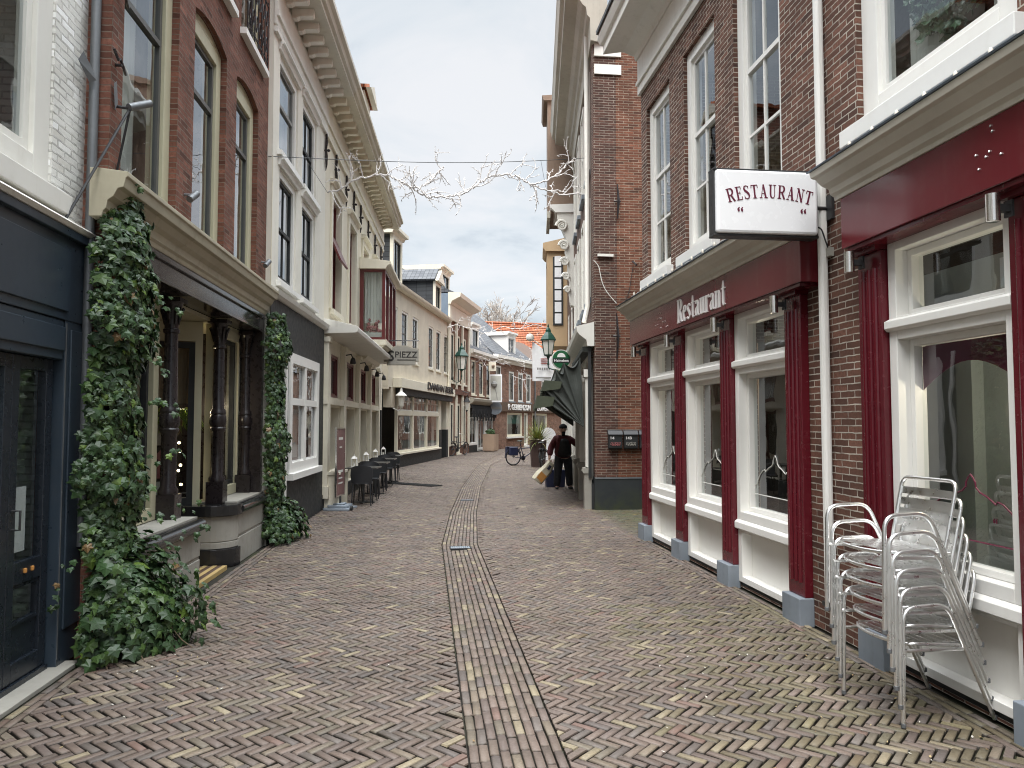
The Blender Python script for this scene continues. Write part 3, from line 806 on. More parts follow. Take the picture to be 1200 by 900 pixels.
def dormer(root, f, s0, s1, z0, z1, d, depth, side, roof, front='cream_trim', gable=0.0, over=.16, name='dormer'):
    """a roof window: cladded cheeks, a framed window to the street, and a roof with an overhanging cornice"""
    m = MB(f); m.box(s0, s0 + .1, d - depth, d - .12, z0, z1); m.box(s1 - .1, s1, d - depth, d - .12, z0, z1); m.box(s0 + .1, s1 - .1, d - depth, d - depth + .1, z0, z1)
    dm = m.build(name, M[side], root)
    m = MB(f); m.ring(s0 - .02, s1 + .02, z0, z1, .17, d - .118, d); m.build('dormer_frame', M[front], dm)
    m = MB(f); m.ring(s0 + .15, s1 - .15, z0 + .17, z1 - .17, .05, d - .1, d - .05); mid = (s0 + s1) / 2
    m.box(mid - .02, mid + .02, d - .09, d - .055, z0 + .22, z1 - .22); m.build('dormer_sash', M['black'] if front != 'white' else M['white'], dm)
    m = MB(f); m.poly([(s0 + .2, d - .08, z0 + .22), (s1 - .2, d - .08, z0 + .22), (s1 - .2, d - .08, z1 - .22), (s0 + .2, d - .08, z1 - .22)]); m.build('dormer_pane', M['glass_far'], dm)
    o = over
    if gable:
        m = MB(f); m.slab([(s0 - o, d + o, z1), (s1 + o, d + o, z1), (mid, d + o, z1 + gable)], (0, -.14, 0)); m.build('dormer_pediment', M[front], dm)
        m = MB(f)
        for a, sgn in ((s0 - o, 1), (s1 + o, -1)):
            m.slab([(a, d + o - .145, z1 + .0), (mid, d + o - .145, z1 + gable), (mid, d + o - .145, z1 + gable + .1), (a - sgn * .05, d + o - .145, z1 + .07)], (0, -depth - o + .145, 0))
        m.build('dormer_roof', M[roof], dm)
    else:
        m = MB(f); m.prof(s0 - o, s1 + o, [(d + o, z1 + .12), (d + o, z1 + .24), (d - depth, z1 + .24), (d - depth, z1), (d + .02, z1), (d + .06, z1 + .1)], 0, 0); m.build('dormer_cornice', M[front], dm)
    return dm
# ============================================================ LEFT SIDE
# ---- white house with the navy shop front
f = LW
r = fthing('white_house', 'whitewashed brick house with navy black shop front and glazed double doors', 'house', f)
ops = [(2.5, 5.98, 0, 2.95), (3.9, 5.42, 3.28, 6.4), (1.4, 2.9, 3.28, 6.4), (-1.2, .3, 3.28, 6.4)]
m = MB(f); m.grid(-3, 6.03, 0, 8.6, ops, 0, .22); m.build('wall', M['brick_white'], r)
shell(r, f, -3, 6.03, 8.6, -.001, 5, flank=M['brick_white'], inmat=M['inside_grey'])
for (a, b, c, e) in ops[1:]:
    window(r, f, a, b, c, e, -.02, .20, .14, 'white_old', cols=1, rail=.62, sill=('white_old', .14, .10, .10), sw=.07, cur='curtain', cover=.3, bev=.006)
# navy front
m = MB(f)
m.box(2.4, 6.0, .001, .05, 2.42, 3.06); m.box(2.4, 6.02, .05, .09, 3.0, 3.06); m.box(2.4, 5.60, .05, .065, 2.48, 2.92)
m.build('shop_fascia', M['navy'], r, bevel=.005)
m = MB(f); m.prof(-3, 6.02, [(0.001, 3.062), (.10, 3.062), (.12, 3.09), (.10, 3.11), (.001, 3.13)]); m.build('ledge', M['white_old'], r)
m = MB(f); m.box(5.60, 6.0, -.1, .045, .0, 2.42); m.box(5.66, 5.95, .045, .06, .25, 2.36); m.build('pilaster', M['navy'], r, bevel=.005)
m = MB(f); m.box(5.601, 5.611, .0455, .050, .06, 2.40); m.build('door_strip', M['zinc'], r)
m = MB(f); m.box(2.5, 5.58, -.2, .04, 2.14, 2.415); m.box(2.5, 5.58, .04, .055, 2.2, 2.37); m.build('transom_panel', M['navy'], r, bevel=.006)
m = MB(f); m.box(2.5, 5.58, -.2, .0, 0.0, .045); m.build('threshold', M['navy_trim'], r)
def leaf_door(a, b, gl, frost, handle):
    m = MB(f); z0, z1 = .05, 2.135; y0, y1 = -.075, -.02; st = .085
    m.ring(a, b, z0, z1, st, y0, y1, wb=.12)
    m.box(a + st, b - st, y0, y1, .66, .80)
    if not gl: m.box(a + st, b - st, y0, y1, .40, .46)
    d = m.build('door', M['navy_trim'], r, bevel=.004)
    m = MB(f); m.box(a + st, b - st, -.06, -.045, .17, .40 if gl else .40)
    if not gl: m.box(a + st, b - st, -.06, -.045, .46, .66)
    m.build('panel', M['navy_trim'], d)
    m = MB(f)
    m.poly([(a + st, -.05, .80), (b - st, -.05, .80), (b - st, -.05, 2.05), (a + st, -.05, 2.05)]); m.build('pane', M['glass'], d)
    if gl:
        m = MB(f); m.ring(a + st, b - st, .40, .655, .02, -.07, -.03); m.build('panel_frame', M['navy_trim'], d)
        m = MB(f); m.poly([(a + st, -.05, .41), (b - st, -.05, .41), (b - st, -.05, .65), (a + st, -.05, .65)]); m.build('low_pane', M['glass'], d)
    if frost:
        m = MB(f); m.box(a + st, b - st, -.062, -.056, .80, 2.05); m.build('window_film', M['frost'], d)
    if handle:
        m = MB(f); m.tube([(a + .04, -.02, 1.02), (a + .04, .03, 1.02), (a + .04, .03, 1.14), (a + .04, -.02, 1.14)], .008); m.build('handle', M['dark_metal'], d, smooth=True)
    return d
leaf_door(4.18, 5.06, False, True, False)
dd = leaf_door(5.065, 5.575, True, False, True)
leaf_door(3.29, 4.175, False, True, False)
leaf_door(2.51, 3.285, False, True, False)
m = MB(f); m.box(5.17, 5.335, -.056, -.053, .86, 1.28); m.build('paper_notice', M['paper'], dd)
for i, c in enumerate(((.55, .12, .04), (.55, .2, .05))):
    m = MB(f); m.lathe(5.28 + i * .09, -.018, [(.012, .72), (.014, .725), (.014, .745), (.012, .75)], 10); m.build('sticker', M['bag_orange'], dd)
m = MB(f); m.box(4.7, 5.45, -.75, -.72, .5, 2.0)
for z in (.55, .95, 1.35, 1.7): m.box(4.7, 5.45, -.72, -.45, z, z + .02)
m.build('shelf_rack', M['inside_grey'], r)
rr = random.Random(2)
for i in range(10):
    z = rr.choice((.57, .97, 1.37, 1.72)); s_ = rr.uniform(4.85, 5.4); m = MB(f); m.lathe(s_, -.56, [(.03, z), (.06, z + .05), (.07, z + .14), (.03, z + .2)], 12)
    m.build('vase', rr.choice([M['curtain'], M['wood'], M['stone'], M['mural']]), r, smooth=True)

# ---- red brick shop with cast iron columns
f = LB
SE = 5.03
r = fthing('red_brick_shop_house', 'tall red brick house with cast iron columned shop front and olive cream windows', 'house', f)
wins = [(.62, 1.40), (2.34, 3.13), (3.72, 4.42)]
up = [(.20, 1.42, 3.57, 6.03, .10), (1.86, 2.98, 3.57, 6.03, .10), (3.40, 4.48, 3.57, 6.03, .10), (.30, 1.42, 6.60, 8.8, .1), (1.95, 3.08, 6.60, 8.8, .1), (3.55, 4.66, 6.60, 8.8, .1)]
m = MB(f); m.grid(0, SE, 3.2, 10.2, up, 0, .24); m.build('wall', M['brick_red'], r)
shell(r, f, 0, SE, 10.2, -.001, 6, flank=M['brick_red'], flank2=M['iron'], inmat=M['inside'])
cornice(r, f, -.1, SE + .1, CP(9.6, 10.3, .5), 'olive', 'roof_cornice')
for (a, b, c, e, ar) in up[:3]:
    m = MB(f); w_ = (b - a) / 2; rz = .10; Rr = (w_ * w_ + rz * rz) / (2 * rz)
    fr = window(r, f, a, b, c, e - .10, -.07, .155, .16, 'olive', 'grey_sash', .05, rail=.72, cur='curtain', cover=.33, bev=.006, glassm='glass')
    N = 8; top = []
    for k in range(N + 1):
        x = a + .002 + (b - a - .004) * k / N; top.append((x, e - Rr + sqrt(Rr * Rr - (x - (a + b) / 2) ** 2)))
    m = MB(f); m.slab([(a + .002, -.07, e - .10)] + [(x, -.07, z) for x, z in top[::1]] + [(b - .002, -.07, e - .10)], (0, -.15, 0)); m.build('arch_head', M['olive'], fr)
for (a, b, c, e, ar) in up[3:]:
    fr = window(r, f, a, b, c, e, -.07, .12, .16, 'olive', 'iron', .05, rail=.5, sill=('white', .08, .08, .06), cur='curtain', bev=0)
# wrought iron window guard
m = MB(f); a, b = 3.57, 4.64
for z in (6.70, 7.50): m.tube([(a, .07, z), (b, .07, z)], .013, 6)
for i in range(7):
    x = a + (b - a) * i / 6; m.tube([(x, .07, 6.63), (x, .07, 7.56)], .009, 6)
for i in range(6):
    x = a + (b - a) * (i + .5) / 6
    for zc in (6.9, 7.27): m.tube([(x + .055 * cos(q * pi / 6) * (1 - q / 26), .07, zc + .14 * sin(q * pi / 6) * (1 - q / 26)) for q in range(14)], .007, 5)
m.build('window_guard', M['iron'], r, smooth=True)
m = MB(f)
for (s_, z) in ((.06, 4.45), (.08, 5.0)):
    m.tube([(s_ - .10, .03, z + .08), (s_ - .04, .04, z + .02), (s_ + .0, .035, z + .05), (s_ + .06, .04, z), (s_ + .12, .03, z - .02)], .012, 5); m.tube([(s_, .0, z), (s_, .05, z)], .012, 5)
m.build('wall_anchor', M['iron'], r)
for s_ in (1.64, 4.75):
    m = MB(f); m.tube([(s_, .0, 3.92), (s_, .06, 3.92)], .012, 6); m.tube([(s_ - .05, .07, 3.86), (s_ + .06, .10, 3.95)], .035, 10); m.build('floodlight', M['zinc'], r, smooth=True)
# cornice over the shop front
pr = [(-.06, 3.21), (.03, 3.21), (.04, 3.25), (.06, 3.27), (.07, 3.33), (.11, 3.36), (.14, 3.42), (.18, 3.43), (.195, 3.50), (.21, 3.51), (.21, 3.545), (.0, 3.57), (-.06, 3.57)]
m = MB(f); m.prof(-.17, SE - .06, pr); m.build('shop_cornice', M['shop_cornice'], r, bevel=.004)
m = MB(f); m.box(.02, SE - .08, -.30, .0, 2.98, 3.205); m.box(.01, SE - .07, .0, .03, 3.15, 3.207); m.box(.015, SE - .075, .0, .015, 2.96, 3.0)
m.build('iron_fascia', M['iron_gloss'], r, bevel=.008)
m = MB(f); m.box(-.0, SE, -1.6, -.301, 2.93, 2.975); m.build('porch_ceiling', M['olive'], r)
# columns
def column(s_, d_, z0, z1):
    m = MB(f); m.box(s_ - .10, s_ + .10, d_ - .10, d_ + .10, z0, z0 + .26)
    m.lathe(s_, d_, [(.095, z0 + .262), (.098, z0 + .30), (.075, z0 + .34), (.074, z0 + .86), (.088, z0 + .88), (.094, z0 + .91), (.084, z0 + .925), (.096, z0 + .95), (.100, z0 + 1.0), (.096, z0 + 1.05), (.084, z0 + 1.075), (.094, z0 + 1.09), (.088, z0 + 1.12), (.070, z0 + 1.15), (.064, z1 - .36), (.08, z1 - .35), (.08, z1 - .32), (.066, z1 - .31), (.07, z1 - .20), (.10, z1 - .06), (.112, z1 - .045)], 20)
    m.box(s_ - .115, s_ + .115, d_ - .115, d_ + .115, z1 - .045, z1 - .002)
    c_ = m.build('column', M['iron'], r, smooth=True)
    m = MB(f)
    for k in range(8):
        a = k * pi / 4; x, y = s_ + .085 * cos(a), d_ + .085 * sin(a)
        m.tube([(s_ + .066 * cos(a), d_ + .066 * sin(a), z1 - .27), (x, y, z1 - .16), (s_ + .118 * cos(a), d_ + .118 * sin(a), z1 - .10), (s_ + .11 * cos(a), d_ + .11 * sin(a), z1 - .13)], [.012, .02, .014, .006], 5)
    m.build('capital_leaf', M['iron'], c_, smooth=True)
CD = -.22
for s_ in (.38, 2.02, 3.66, 4.93): column(s_, CD, .72, 2.96)
# plinths
def plinth(a, b, rnd=False):
    m = MB(f); m.box(a, b, -.52, .05, -.02, .30); m.box(a + .004, b - .004, -.5, .04, .30, .33); m.box(a, b, -.52, .05, .33, .585)
    p_ = m.build('plinth', M['stone'], r, bevel=.008)
    pr = [(-.52, .587), (.05, .587), (.09, .60), (.115, .635), (.115, .665), (.09, .70), (.05, .715), (-.52, .715)]
    m = MB(f); m.prof(a - .0, b + .0, pr); m.build('plinth_moulding', M['blackstone'], p_, smooth=True)
    m = MB(f); m.box(a + .01, b - .01, -.5, .02, .716, .735); m.build('plinth_top', M['stone'], p_)
    return p_
plinth(.10, 2.20)
p2 = plinth(3.66, SE)
m = MB(f)
def rndp(z0, z1, R, mt, nm, par):
    m = MB(f); pts = []
    for k in range(9):
        a = pi / 2 + k * pi / 16; pts.append((3.66 - .002 + R * cos(a), -.25 + R * sin(a), z0))
    pts += [(3.66 - R, -.95, z0), (3.66 - .002, -.95, z0)]
    m.slab(pts, (0, 0, z1 - z0)); return m.build(nm, M[mt], par, bevel=.008)
rndp(-.02, .20, .33, 'blackstone', 'corner_base', p2); rndp(.202, .28, .30, 'stone', 'corner_stone', p2); rndp(.284, .585, .30, 'stone', 'corner_stone', p2)
rndp(.587, .715, .345, 'blackstone', 'corner_moulding', p2)
# shop windows and entrance
def frame_panel(a, b, d_, z0, z1, fm, dkframe=True):
    m = MB(f); m.ring(a, b, z0, z1, .13, d_ - .12, d_); fr = m.build('shop_window', M[fm], r, bevel=.006)
    m = MB(f); m.ring(a + .131, b - .131, z0 + .131, z1 - .131, .05, d_ - .11, d_ - .05); m.build('sash', M['black' if dkframe else 'olive'], fr)
    m = MB(f); m.poly([(a + .15, d_ - .08, z0 + .15), (b - .15, d_ - .08, z0 + .15), (b - .15, d_ - .08, z1 - .15), (a + .15, d_ - .08, z1 - .15)]); m.build('pane', M['glass'], fr)
    return fr
frame_panel(.25, 1.93, -.30, .74, 2.93, 'olive')
frame_panel(3.78, SE - .05, -.30, .74, 2.93, 'olive')
m = MB(f); m.box(1.90, 2.0, -.46, -.36, .0, 2.93); m.build('entrance_jamb', M['olive'], r)
# splayed glass door
A = Vector((3.60, -.40)); B = Vector((3.34, -1.40)); u = (B - A).normalized(); nv = Vector((-u.y, u.x))
if nv.x > 0: nv = -nv
def sp(t, o, z): q = A + u * t + nv * o; return (q.x, q.y, z)
def spbox(m, t0, t1, o0, o1, z0, z1):
    m._a([sp(t0, o0, z0), sp(t1, o0, z0), sp(t1, o1, z0), sp(t0, o1, z0), sp(t0, o0, z1), sp(t1, o0, z1), sp(t1, o1, z1), sp(t0, o1, z1)],
         [(3, 2, 1, 0), (4, 5, 6, 7), (0, 1, 5, 4), (1, 2, 6, 5), (2, 3, 7, 6), (3, 0, 4, 7)])
m = MB(f); spbox(m, 0, .08, -.05, .05, .05, 2.92); spbox(m, .9, 1.03, -.05, .05, .05, 2.92); spbox(m, .08, .9, -.05, .05, 2.68, 2.92); m.build('door_frame', M['olive'], r)
m = MB(f); spbox(m, .081, .15, -.03, .03, .10, 2.67); spbox(m, .83, .899, -.03, .03, .10, 2.67); spbox(m, .15, .83, -.03, .03, .10, .80); spbox(m, .15, .83, -.03, .03, 2.60, 2.67)
gd = m.build('glass_door', M['black'], r)
m = MB(f); m.poly([sp(.15, 0, .8), sp(.83, 0, .8), sp(.83, 0, 2.6), sp(.15, 0, 2.6)]); m.build('pane', M['glass'], gd)
m = MB(f)
for i in range(9): m.box(2.22, 3.30, .02 - .11 * i - .05, .02 - .11 * i, -.02, .03)
m.build('entrance_step', M['yellow'], r)
m = MB(f)
for i in range(9): m.box(2.22, 3.30, .02 - .11 * i - .107, .02 - .11 * i - .053, -.02, .028)
m.build('step_stripe', M['brown_tile'], r)
m = MB(f); m.prof(.3, SE - .2, [(-1.55, 2.2), (-1.5, 2.2), (-1.5, 2.92), (-1.55, 2.92)]); m.build('pelmet', M['curtain_tan'], r)
# fabric roman shade above the display, fern, garments and bulbs inside
m = MB(f)
for k in range(14):
    t0, t1 = .06 + k * .06, .06 + (k + 1) * .06; o = -.16 - .014 * (k % 2); o2 = -.16 - .014 * ((k + 1) % 2)
    m.poly([sp(t0, o, 1.93), sp(t1, o2, 1.93), sp(t1, o2, 2.64), sp(t0, o, 2.64)])
m.build('roman_shade', M['curtain_tan'], r)
def in_shop(t, o, z):
    q = A + u * t + nv * o; return f.W(q.x, q.y, z)
# a hanging fern
tf = thing('hanging_fern', 'bright green fern hanging behind the glass of the columned shop door', 'plant', in_shop(.34, -.34, 1.62))
fm = MB(); rf = random.Random(4)
for i in range(60):
    a = rf.random() * 2 * pi; L = rf.uniform(.2, .42); up_ = rf.uniform(.1, .35); P = []
    for k in range(6):
        t_ = k / 5; P.append(Vector((cos(a) * L * t_, sin(a) * L * t_, up_ * sin(pi * t_ * .8) * .6 - .25 * t_ * t_ + .15)))
    fm.col = rf.choice([(.14, .24, .03), (.20, .28, .04), (.09, .17, .03)])
    for k in range(5):
        q, q2 = P[k], P[k + 1]; sd_ = Vector((-sin(a), cos(a), 0)) * .05 * (1 - k / 6)
        fm.poly([q, q + sd_ + Vector((0, 0, -.02)), q2]); fm.poly([q, q2, q - sd_ + Vector((0, 0, -.02))])
fm.build('frond', tinted('fern_leaf', 1, .5), tf, attr=True)
m = MB(); m.lathe(0, 0, [(.05, -.1), (.10, -.02), (.11, .10), (.10, .12)], 14); m.build('pot', M['brown_tile'], tf, smooth=True)
tube_obj('cord', [(0, 0, .12), (0, 0, 1.2)], .004, M['twig'], tf)
m = MB(); 
tg = thing('light_string', 'string of small lit round bulbs hanging behind the columned shop door', 'string lights', in_shop(.27, -.2, 0))
pts = []
for i in range(9):
    z = 1.45 - i * .085 - (.02 if i % 2 else 0); x = .045 * sin(i * 2.3); y = .045 * cos(i * 1.9); pts.append((x, y, z))
tube_obj('wire', pts, .002, M['black'], tg, n=5)
for p in pts:
    m = MB(); R_ = .016; m.lathe(p[0], p[1], [(R_ * sin(a * pi / 8) + .0005, p[2] - R_ * cos(a * pi / 8)) for a in range(9)], 10); m.build('bulb', M['warm_bulb'], tg, smooth=True)
li = bpy.data.lights.new('shop_glow', 'POINT'); li.energy = 4; li.color = (1, .8, .55); li.shadow_soft_size = .05
lo = bpy.data.objects.new('shop_glow', li); COL.objects.link(lo); lo.parent = tg; lo.location = (-.05, .3, 1.9)
def garment(nm, lab, t, o, z0, z1, w_, mat):
    q = in_shop(t, o, z0); tt = thing(nm, lab, 'clothes', q, f.ang + atan2(-u.y, u.x))
    m = MB(); h = z1 - z0; P = [(-w_ * .5, 0), (w_ * .5, 0), (w_ * .42, h * .7), (w_ * .72, h * .62), (w_ * .8, h * .74), (w_ * .3, h), (-w_ * .3, h), (-w_ * .8, h * .74), (-w_ * .72, h * .62), (-w_ * .42, h * .7)]
    m.slab([(x, 0, z) for x, z in P], (0, .04, 0)); m.build('garment', mat, tt)
    tube_obj('hanger', [(-w_ * .3, .02, h), (0, .02, h + .05), (w_ * .3, .02, h)], .005, M['dark_metal'], tt, n=5)
garment('hanging_blouse', 'pale printed blouse hanging in the dark shop entrance, the upper one', .44, -.25, 1.42, 1.68, .16, M['cloth_print'])
garment('hanging_shirt', 'pink shirt hanging in the dark shop entrance below the printed blouse', .42, -.22, 1.02, 1.36, .15, M['cloth_pink'])
garment('hanging_dress', 'white and red patterned dress hanging lowest behind the shop door', .45, -.22, .80, .98, .14, M['mural'])
# drain pipe between the houses and the flag bracket
m = MB(LB); m.tube([(-.05, -.10, .8), (-.05, -.10, 9.4)], .034, 12); m.build('drainpipe', M['zinc'], r, smooth=True)
m = MB(LB); m.poly([(-.24, -.13, 4.34), (-.13, -.10, 4.22), (-.10, -.06, 4.25), (-.14, -.08, 4.33), (-.21, -.11, 4.42)]); m.build('pipe_flashing', M['zinc'], r)
m = MB(LB); m.poly([(.0, .02, 4.28), (.03, .02, 4.08), (.08, .02, 4.16), (.05, .02, 4.32)])
m.build('pipe_flashing', M['zinc'], r)
t = thing('flag_bracket', 'grey steel flagpole bracket braced against the brick beside the grey drainpipe', 'flag holder', LB.W(.08, .05, 4.02), LB.ang)
m = MB(LB); m.tube([(-.02, .06, .10), (.13, .16, .20)], .03, 10); m.build('socket', M['zinc'], t, smooth=True)
m = MB(LB); m.tube([(.0, .06, .10), (.06, -.08, -.55)], .010, 6); m.tube([(.0, .06, .10), (-.55, -.14, -.95)], .010, 6); m.tube([(.0, .06, .1), (0.0, -.1, .12)], .012, 6); m.build('brace', M['dark_metal'], t)
# ------------------------------------------------------------ ivy
LEAF = [(0, 0), (.22, -.10), (.50, .05), (.40, .30), (.62, .52), (.30, .58), (0, 1.0), (-.30, .58), (-.62, .52), (-.40, .30), (-.50, .05), (-.22, -.10)]
def ivy_leaf(m, p, nrm, down, size, rg):
    nrm = Vector(nrm).normalized(); y = Vector(down); y = (y - nrm * y.dot(nrm)).normalized(); x = y.cross(nrm)
    fold = rg.uniform(.05, .3); curl = rg.uniform(.0, .35)
    pts = []
    for (a, b) in LEAF: pts.append(p + (x * a + y * b) * size - nrm * (abs(a) * fold + b * b * curl * .5) * size)
    mid0 = p; mid1 = pts[6]; c = p + y * size * .42 + nrm * .01
    b0 = len(m.v); m.v += [tuple(q) for q in pts] + [tuple(c)]
    for i in range(12):
        m.f.append([b0 + i, b0 + (i + 1) % 12, b0 + 12]); m.c.append(m.col)
def lcol(rg):
    r = rg.random()
    if r < .04: c = (.075, .12, .022)
    elif r < .055: c = (.14, .09, .04)
    elif r < .30: c = (.040, .072, .020)
    elif r < .72: c = (.021, .044, .015)
    else: c = (.028, .052, .024)
    k = rg.uniform(1.05, 1.75); return tuple(x * k for x in c)
def ivy(name, label, base, samples, stems, seed):
    rg = random.Random(seed); t = thing(name, label, 'climbing plant', base)
    b = Vector(base); m = MB()
    for (p, n, size) in samples(rg):
        m.col = lcol(rg)
        nn = Vector(n).normalized() + Vector((rg.gauss(0, .35), rg.gauss(0, .35), rg.gauss(.15, .3)))
        dn = Vector((rg.gauss(0, .45), rg.gauss(0, .45), -1))
        ivy_leaf(m, Vector(p) - b, nn, dn, size, rg)
    m.build('foliage', M['leaf'], t, attr=True)
    m = MB()
    for P, r_ in stems(rg): m.tube([Vector(p) - b for p in P], r_, 5)
    m.build('stem', M['twig'], t, smooth=True)
    return t
def s_big(rg):
    out = []
    # column climbing the corner
    for i in range(2700):
        z = .75 + 2.75 * rg.random(); a = rg.uniform(-.25, 1.25) * pi * .5 - pi * .35
        wob = 1 + .14 * sin(z * 5.1 + 1) + .12 * sin(z * 11.3 + a)
        if z > 3.3: wob *= .6
        rx = .235 * wob * rg.uniform(.72, 1.08); ry = .40 * wob * rg.uniform(.72, 1.05)
        cx, cy = -2.44 + .03 * sin(z * 3), 6.08
        if z > 3.05: cx += .06
        x, y = cx + rx * cos(a), cy + ry * sin(a)
        if x < -2.55: x = -2.55 + rg.uniform(0, .05)
        out.append(((x, y, z), (cos(a) + .2, sin(a), .15), rg.choice((.035, .05, .06, .07, .08, .095)) * rg.uniform(.85, 1.15)))
    # mound at the foot
    for i in range(2600):
        a = rg.uniform(-pi * .5, pi * .5); rr_ = sqrt(rg.random()); el_ = rg.random()
        lump = 1 + .16 * sin(a * 5 + 1) + .10 * sin(a * 9)
        R = lump * lerp(1, .72, rg.random())
        ph = rg.random() ** .8 * pi / 2
        x = -2.42 + .66 * R * cos(ph) * max(cos(a), -.2); y = 6.06 + .50 * R * cos(ph) * sin(a); z = .04 + .72 * R * sin(ph) * (1 - .0 * rr_)
        if x < -2.56: x = -2.56 + rg.uniform(0, .06)
        out.append(((x, y, z), (cos(ph) * cos(a) + .1, cos(ph) * sin(a), sin(ph) + .1), rg.choice((.04, .055, .07, .085, .10)) * rg.uniform(.85, 1.15)))
    # loose shoots
    for (px_, py_, z_, ex, ey, ez) in ((-2.2, 6.1, 2.2, -2.02, 6.2, 2.15), (-2.2, 6.0, 1.5, -1.95, 6.35, 1.45), (-2.15, 6.1, 2.75, -1.98, 6.2, 2.6), (-2.1, 5.95, 1.0, -1.8, 6.2, 1.05), (-1.9, 5.9, .75, -1.7, 6.1, .9), (-2.3, 5.95, 3.4, -2.2, 5.95, 3.5), (-2.56, 5.55, .4, -2.4, 5.45, .8), (-2.1, 6.1, 1.9, -1.98, 6.3, 1.8)):
        for k in range(9):
            t_ = k / 8; out.append(((lerp(px_, ex, t_) + rg.gauss(0, .02), lerp(py_, ey, t_) + rg.gauss(0, .03), lerp(z_, ez, t_) + rg.gauss(0, .03)), (.6, -.6, .4), rg.uniform(.035, .06)))
    return out
def st_big(rg):
    out = []
    for i in range(9):
        x, y = -2.46 + rg.uniform(0, .16), 6.0 + rg.uniform(-.1, .15); P = []
        for k in range(14): P.append((x + rg.gauss(0, .03), y + rg.gauss(0, .04), k * .27)); 
        out.append((P, rg.uniform(.006, .014)))
    for i in range(14):
        a = rg.uniform(-1.6, .6); L = rg.uniform(.35, .75)
        P = [(-2.4 + L * cos(a) * k / 5 + rg.gauss(0, .02), 6.0 + L * .8 * sin(a) * k / 5 + rg.gauss(0, .02), .55 * (1 - k / 5) + .03 + .1 * sin(k)) for k in range(6)]
        out.append((P, .005))
    return out
ivy('ivy_plant', 'large dark green ivy climbing the corner between white house and columned shop', (-2.3, 6.0, 0), s_big, st_big, 21)
def s_small(rg):
    out = []
    for i in range(1500):
        z = .5 + 2.75 * rg.random(); a = rg.uniform(-.45, .45) * pi - .25
        wob = 1 + .18 * sin(z * 4.3 + 2) + .12 * sin(z * 9.7)
        rx = .20 * wob * rg.uniform(.7, 1.08); ry = .30 * wob * rg.uniform(.75, 1.05)
        x, y = -2.20 + rx * cos(a), 11.0 + ry * sin(a)
        out.append(((x, y, z), (cos(a) + .2, sin(a), .15), rg.uniform(.045, .085)))
    for i in range(1100):
        a = rg.uniform(-pi * .5, pi * .5); ph = rg.random() ** .8 * pi / 2; R = lerp(1, .7, rg.random()) * (1 + .14 * sin(a * 4))
        x = -2.22 + .50 * R * cos(ph) * cos(a); y = 11.25 + .62 * R * cos(ph) * sin(a); z = .04 + .56 * R * sin(ph)
        out.append(((x, y, z), (cos(ph) * cos(a) + .1, cos(ph) * sin(a), sin(ph) + .1), rg.uniform(.05, .09)))
    return out
def st_small(rg):
    return [([(-2.15 + rg.gauss(0, .03), 11.0 + rg.gauss(0, .06), k * .3) for k in range(11)], .009) for i in range(7)]
ivy('ivy_plant', 'narrower ivy climbing beside the third iron column at the black wall', (-2.15, 11.0, 0), s_small, st_small, 22)
# ---- pale house with the black base
f = LC
SA = 4.02
r = fthing('black_based_house', 'pale stuccoed house with black ground floor and white framed windows', 'house', f)
up = [(.42, 1.55, 3.78, 5.50), (1.98, 3.08, 3.78, 5.50), (.36, 1.58, 5.72, 7.22), (1.95, 3.10, 5.72, 7.22)]
m = MB(f); m.grid(0, SA, 3.55, 8.2, up, 0, .2); m.build('wall', M['cream_grey'], r)
m = MB(f); m.grid(0, SA, 0, 3.50, [(1.12, 3.42, .90, 2.80)], .015, .2); m.build('base_wall', M['black'], r)
shell(r, f, 0, SA - .01, 8.2, -.001, 7, flank=M['cream_grey'])
m = MB(f); m.prof(0, SA, [(0, 3.50), (.05, 3.50), (.10, 3.54), (.12, 3.60), (.02, 3.66), (0, 3.66)]); m.build('ledge', M['white_old'], r)
for i, (a, b, c, e) in enumerate(up):
    fr = window(r, f, a, b, c, e, -.03, .10, .13, 'white', 'black' if i != 2 else 'blind', .055, cols=2 if i < 2 or i == 3 else 1, rail=.5 if i != 2 else .55, sill=('white', .07, .07, .10), cur='curtain', cover=.25, blind=('blind', 1.0) if i == 2 else None)
    m = MB(f); m.prof(a - .10, b + .10, [(0.001, e + .02), (.03, e + .02), (.05, e + .09), (.09, e + .10), (.09, e + .13), (.001, e + .15)]); m.build('hood', M['white'], fr)
fr = window(r, f, 1.12, 3.42, .90, 2.80, .05, .16, .16, 'white', 'white', .02, cols=1, sill=('white', .10, .12, .04), glassm='glass')
m = MB(f); m.box(2.20, 2.34, -.08, .045, 1.06, 2.64); m.box(1.28, 2.199, -.08, .04, 1.98, 2.09); m.box(2.341, 3.26, -.08, .04, 1.98, 2.09); m.build('mullion', M['white'], fr)
m = MB(f)
for (a, b) in ((1.28, 2.199), (2.341, 3.26)):
    for (c, e) in ((1.06, 1.979), (2.091, 2.64)): m.ring(a + .002, b - .002, c + .002, e - .002, .06, -.06, -.01)
m.build('casement', M['black'], fr)
curtains(f, fr, 1.3, 3.25, 1.0, 2.6, -.3, M['curtain'], .25)
m = MB(f); m.box(.80, .90, 0.016, .06, 0, 2.9); m.build('corner_board', M['white'], r)
